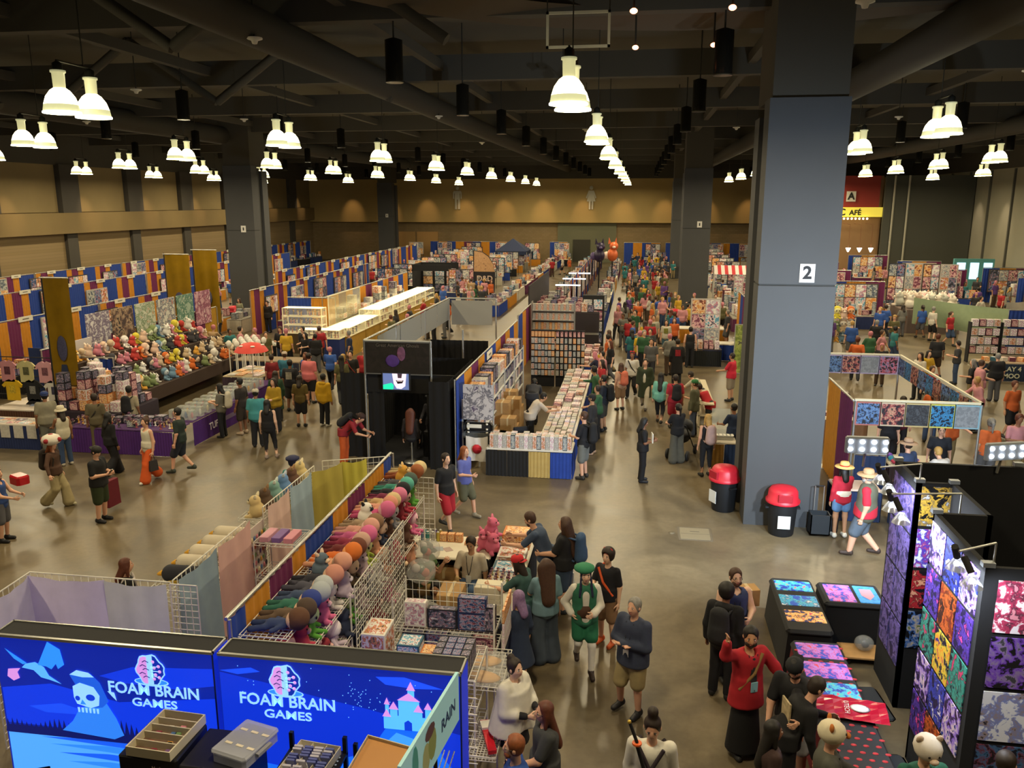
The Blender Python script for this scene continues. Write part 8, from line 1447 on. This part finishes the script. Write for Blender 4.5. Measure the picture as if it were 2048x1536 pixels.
# ---------------------------------------------------------------- the crowd farther away: eight builds, recoloured copies
TPL = []
for i, (kw) in enumerate((dict(legs='walk', armL='swing', armR='back'), dict(armL='phone', armR='phone', nod=20), dict(fem=True, style='long', legs='walk2'), dict(fem=True, style='mid', armL='hold'), dict(bot=('shorts', '#444'), legs='kick'), dict(fat=1.35, style='short', armL='fwd'), dict(fem=True, style='pony', bot=('shorts', '#446'), legs='walk'), dict(top=('long', '#555'), armR='reach', lean=10))):
    TPL.append(person((0, 0), 0, 'x', res=.032, lo=True, **{'style': 'short', **kw}))
TC = [('black', '#16161a'), ('black', '#1a1a1e'), ('charcoal', '#333438'), ('white', '#c8c2b4'), ('grey', '#77756e'), ('red', '#a02028'), ('navy', '#1e2a4a'), ('blue', '#2f55a0'), ('olive', '#5a5634'), ('orange', '#c8602a'), ('pink', '#c88a90'), ('yellow', '#c8a02a'), ('purple', '#5a3a78'), ('green', '#2f5a3c'), ('teal', '#2f7478'), ('tan', '#a88a64')]
BC = [('black trousers', '#15151a'), ('dark trousers', '#24262c'), ('blue jeans', '#34486a'), ('grey bottoms', '#5a5a5c'), ('khaki bottoms', '#8a7c58'), ('brown bottoms', '#4a3828')]
HC = ['black', 'dark', 'brown', 'blond', 'auburn', 'grey', 'pink']; used = [False] * 8; seen = set()
def crowd(pts, where, face=None):
    for (x, y) in pts:
        k = random.randrange(8)
        for _ in range(60):
            tn, tc = random.choice(TC); bn, bc = random.choice(BC); hn = random.choice(HC); lb = 'person in %s top and %s, %s hair, %s' % (tn, bn, hn, where)
            if lb not in seen: break
        seen.add(lb); sk = SKIN[random.choice(['light', 'light', 'pale', 'tan', 'brown'])]
        mm = {'shirt': cm(tc), 'trousers': cm(bc), 'shorts': cm(bc), 'hair': mat(HAIR[hn], .6, noise=.3, scale=40), 'body': sk}
        rz = R(random.choice([0, 180, 90, -90, 20, 160, -150]) + random.uniform(-30, 30)) if face is None else R(face + random.uniform(-40, 40)); s = random.uniform(.93, 1.04)
        if not used[k]:
            used[k] = True; o = TPL[k]; o.location = (x, y, 0); o.rotation_euler.z = rz; o['label'] = lb; o['group'] = 'crowd ' + where
            for c in o.children:
                st = c.name.split('.')[0]
                if st in mm: c.material_slots[0].link = 'OBJECT'; c.material_slots[0].material = mm[st]
        else: dup(TPL[k], (x, y, 0), rz, lb, 'crowd ' + where, s, mm)
def scat(n, x0, x1, y0, y1, where, face=None, sep=.62):
    out = []; tr = 0
    while len(out) < n and tr < 4000:
        tr += 1; p = (random.uniform(x0, x1), random.uniform(y0, y1))
        if any(a < p[0] < c and b < p[1] < d for a, b, c, d in OCC): continue
        if all((p[0] - q[0]) ** 2 + (p[1] - q[1]) ** 2 > sep * sep for q in out): out.append(p)
    crowd(out, where, face)
scat(26, -1.1, 2.0, 33, 50, 'in the crowded middle aisle'); scat(34, -1.1, 2.2, 50, 72, 'in the far middle aisle', sep=.7); scat(26, -8, 4.5, 73, 89, 'near the far wall', sep=.8); scat(9, -1.35, -.9, 24, 34, 'lining the box tables', 80, .8)
scat(12, 2.2, 4.6, 39, 50, 'around the middle aisle column', sep=.8); scat(14, -12.2, -9.8, 35, 50, 'beside the lit showcases', 90, .8); scat(12, -12.6, -9.6, 50, 58, 'beyond the showcases', sep=.9); scat(12, -18.2, -13, 31.9, 33.2, 'around the leaflet table', sep=.7); scat(8, -12.2, -8.4, 26, 34, 'beside the grey header panels', sep=.9)
scat(10, -22.6, -20.6, 27, 45, 'in the nearest left row', sep=1.2); scat(10, -29.8, -26, 36, 60, 'in the second left row', sep=1.4); scat(10, -23, -18, 62, 80, 'among the far left stalls', sep=1.2)
scat(20, 8.6, 12.8, 26, 42, 'right of the shirt booth', sep=.9); scat(26, 9, 17, 42, 52, 'before the wall of prints', sep=.8); scat(18, 17.5, 25, 44, 66, 'among the right hand stalls', sep=1.2); scat(16, 10, 22, 60, 77, 'near the cafe', sep=1.0); scat(10, 5.8, 9, 46, 60, 'behind the numbered column', sep=.9); scat(8, 8.4, 11.5, 20, 26, 'beside the shirt booth', sep=.9)
for o in (SHIRT, FIG): pass
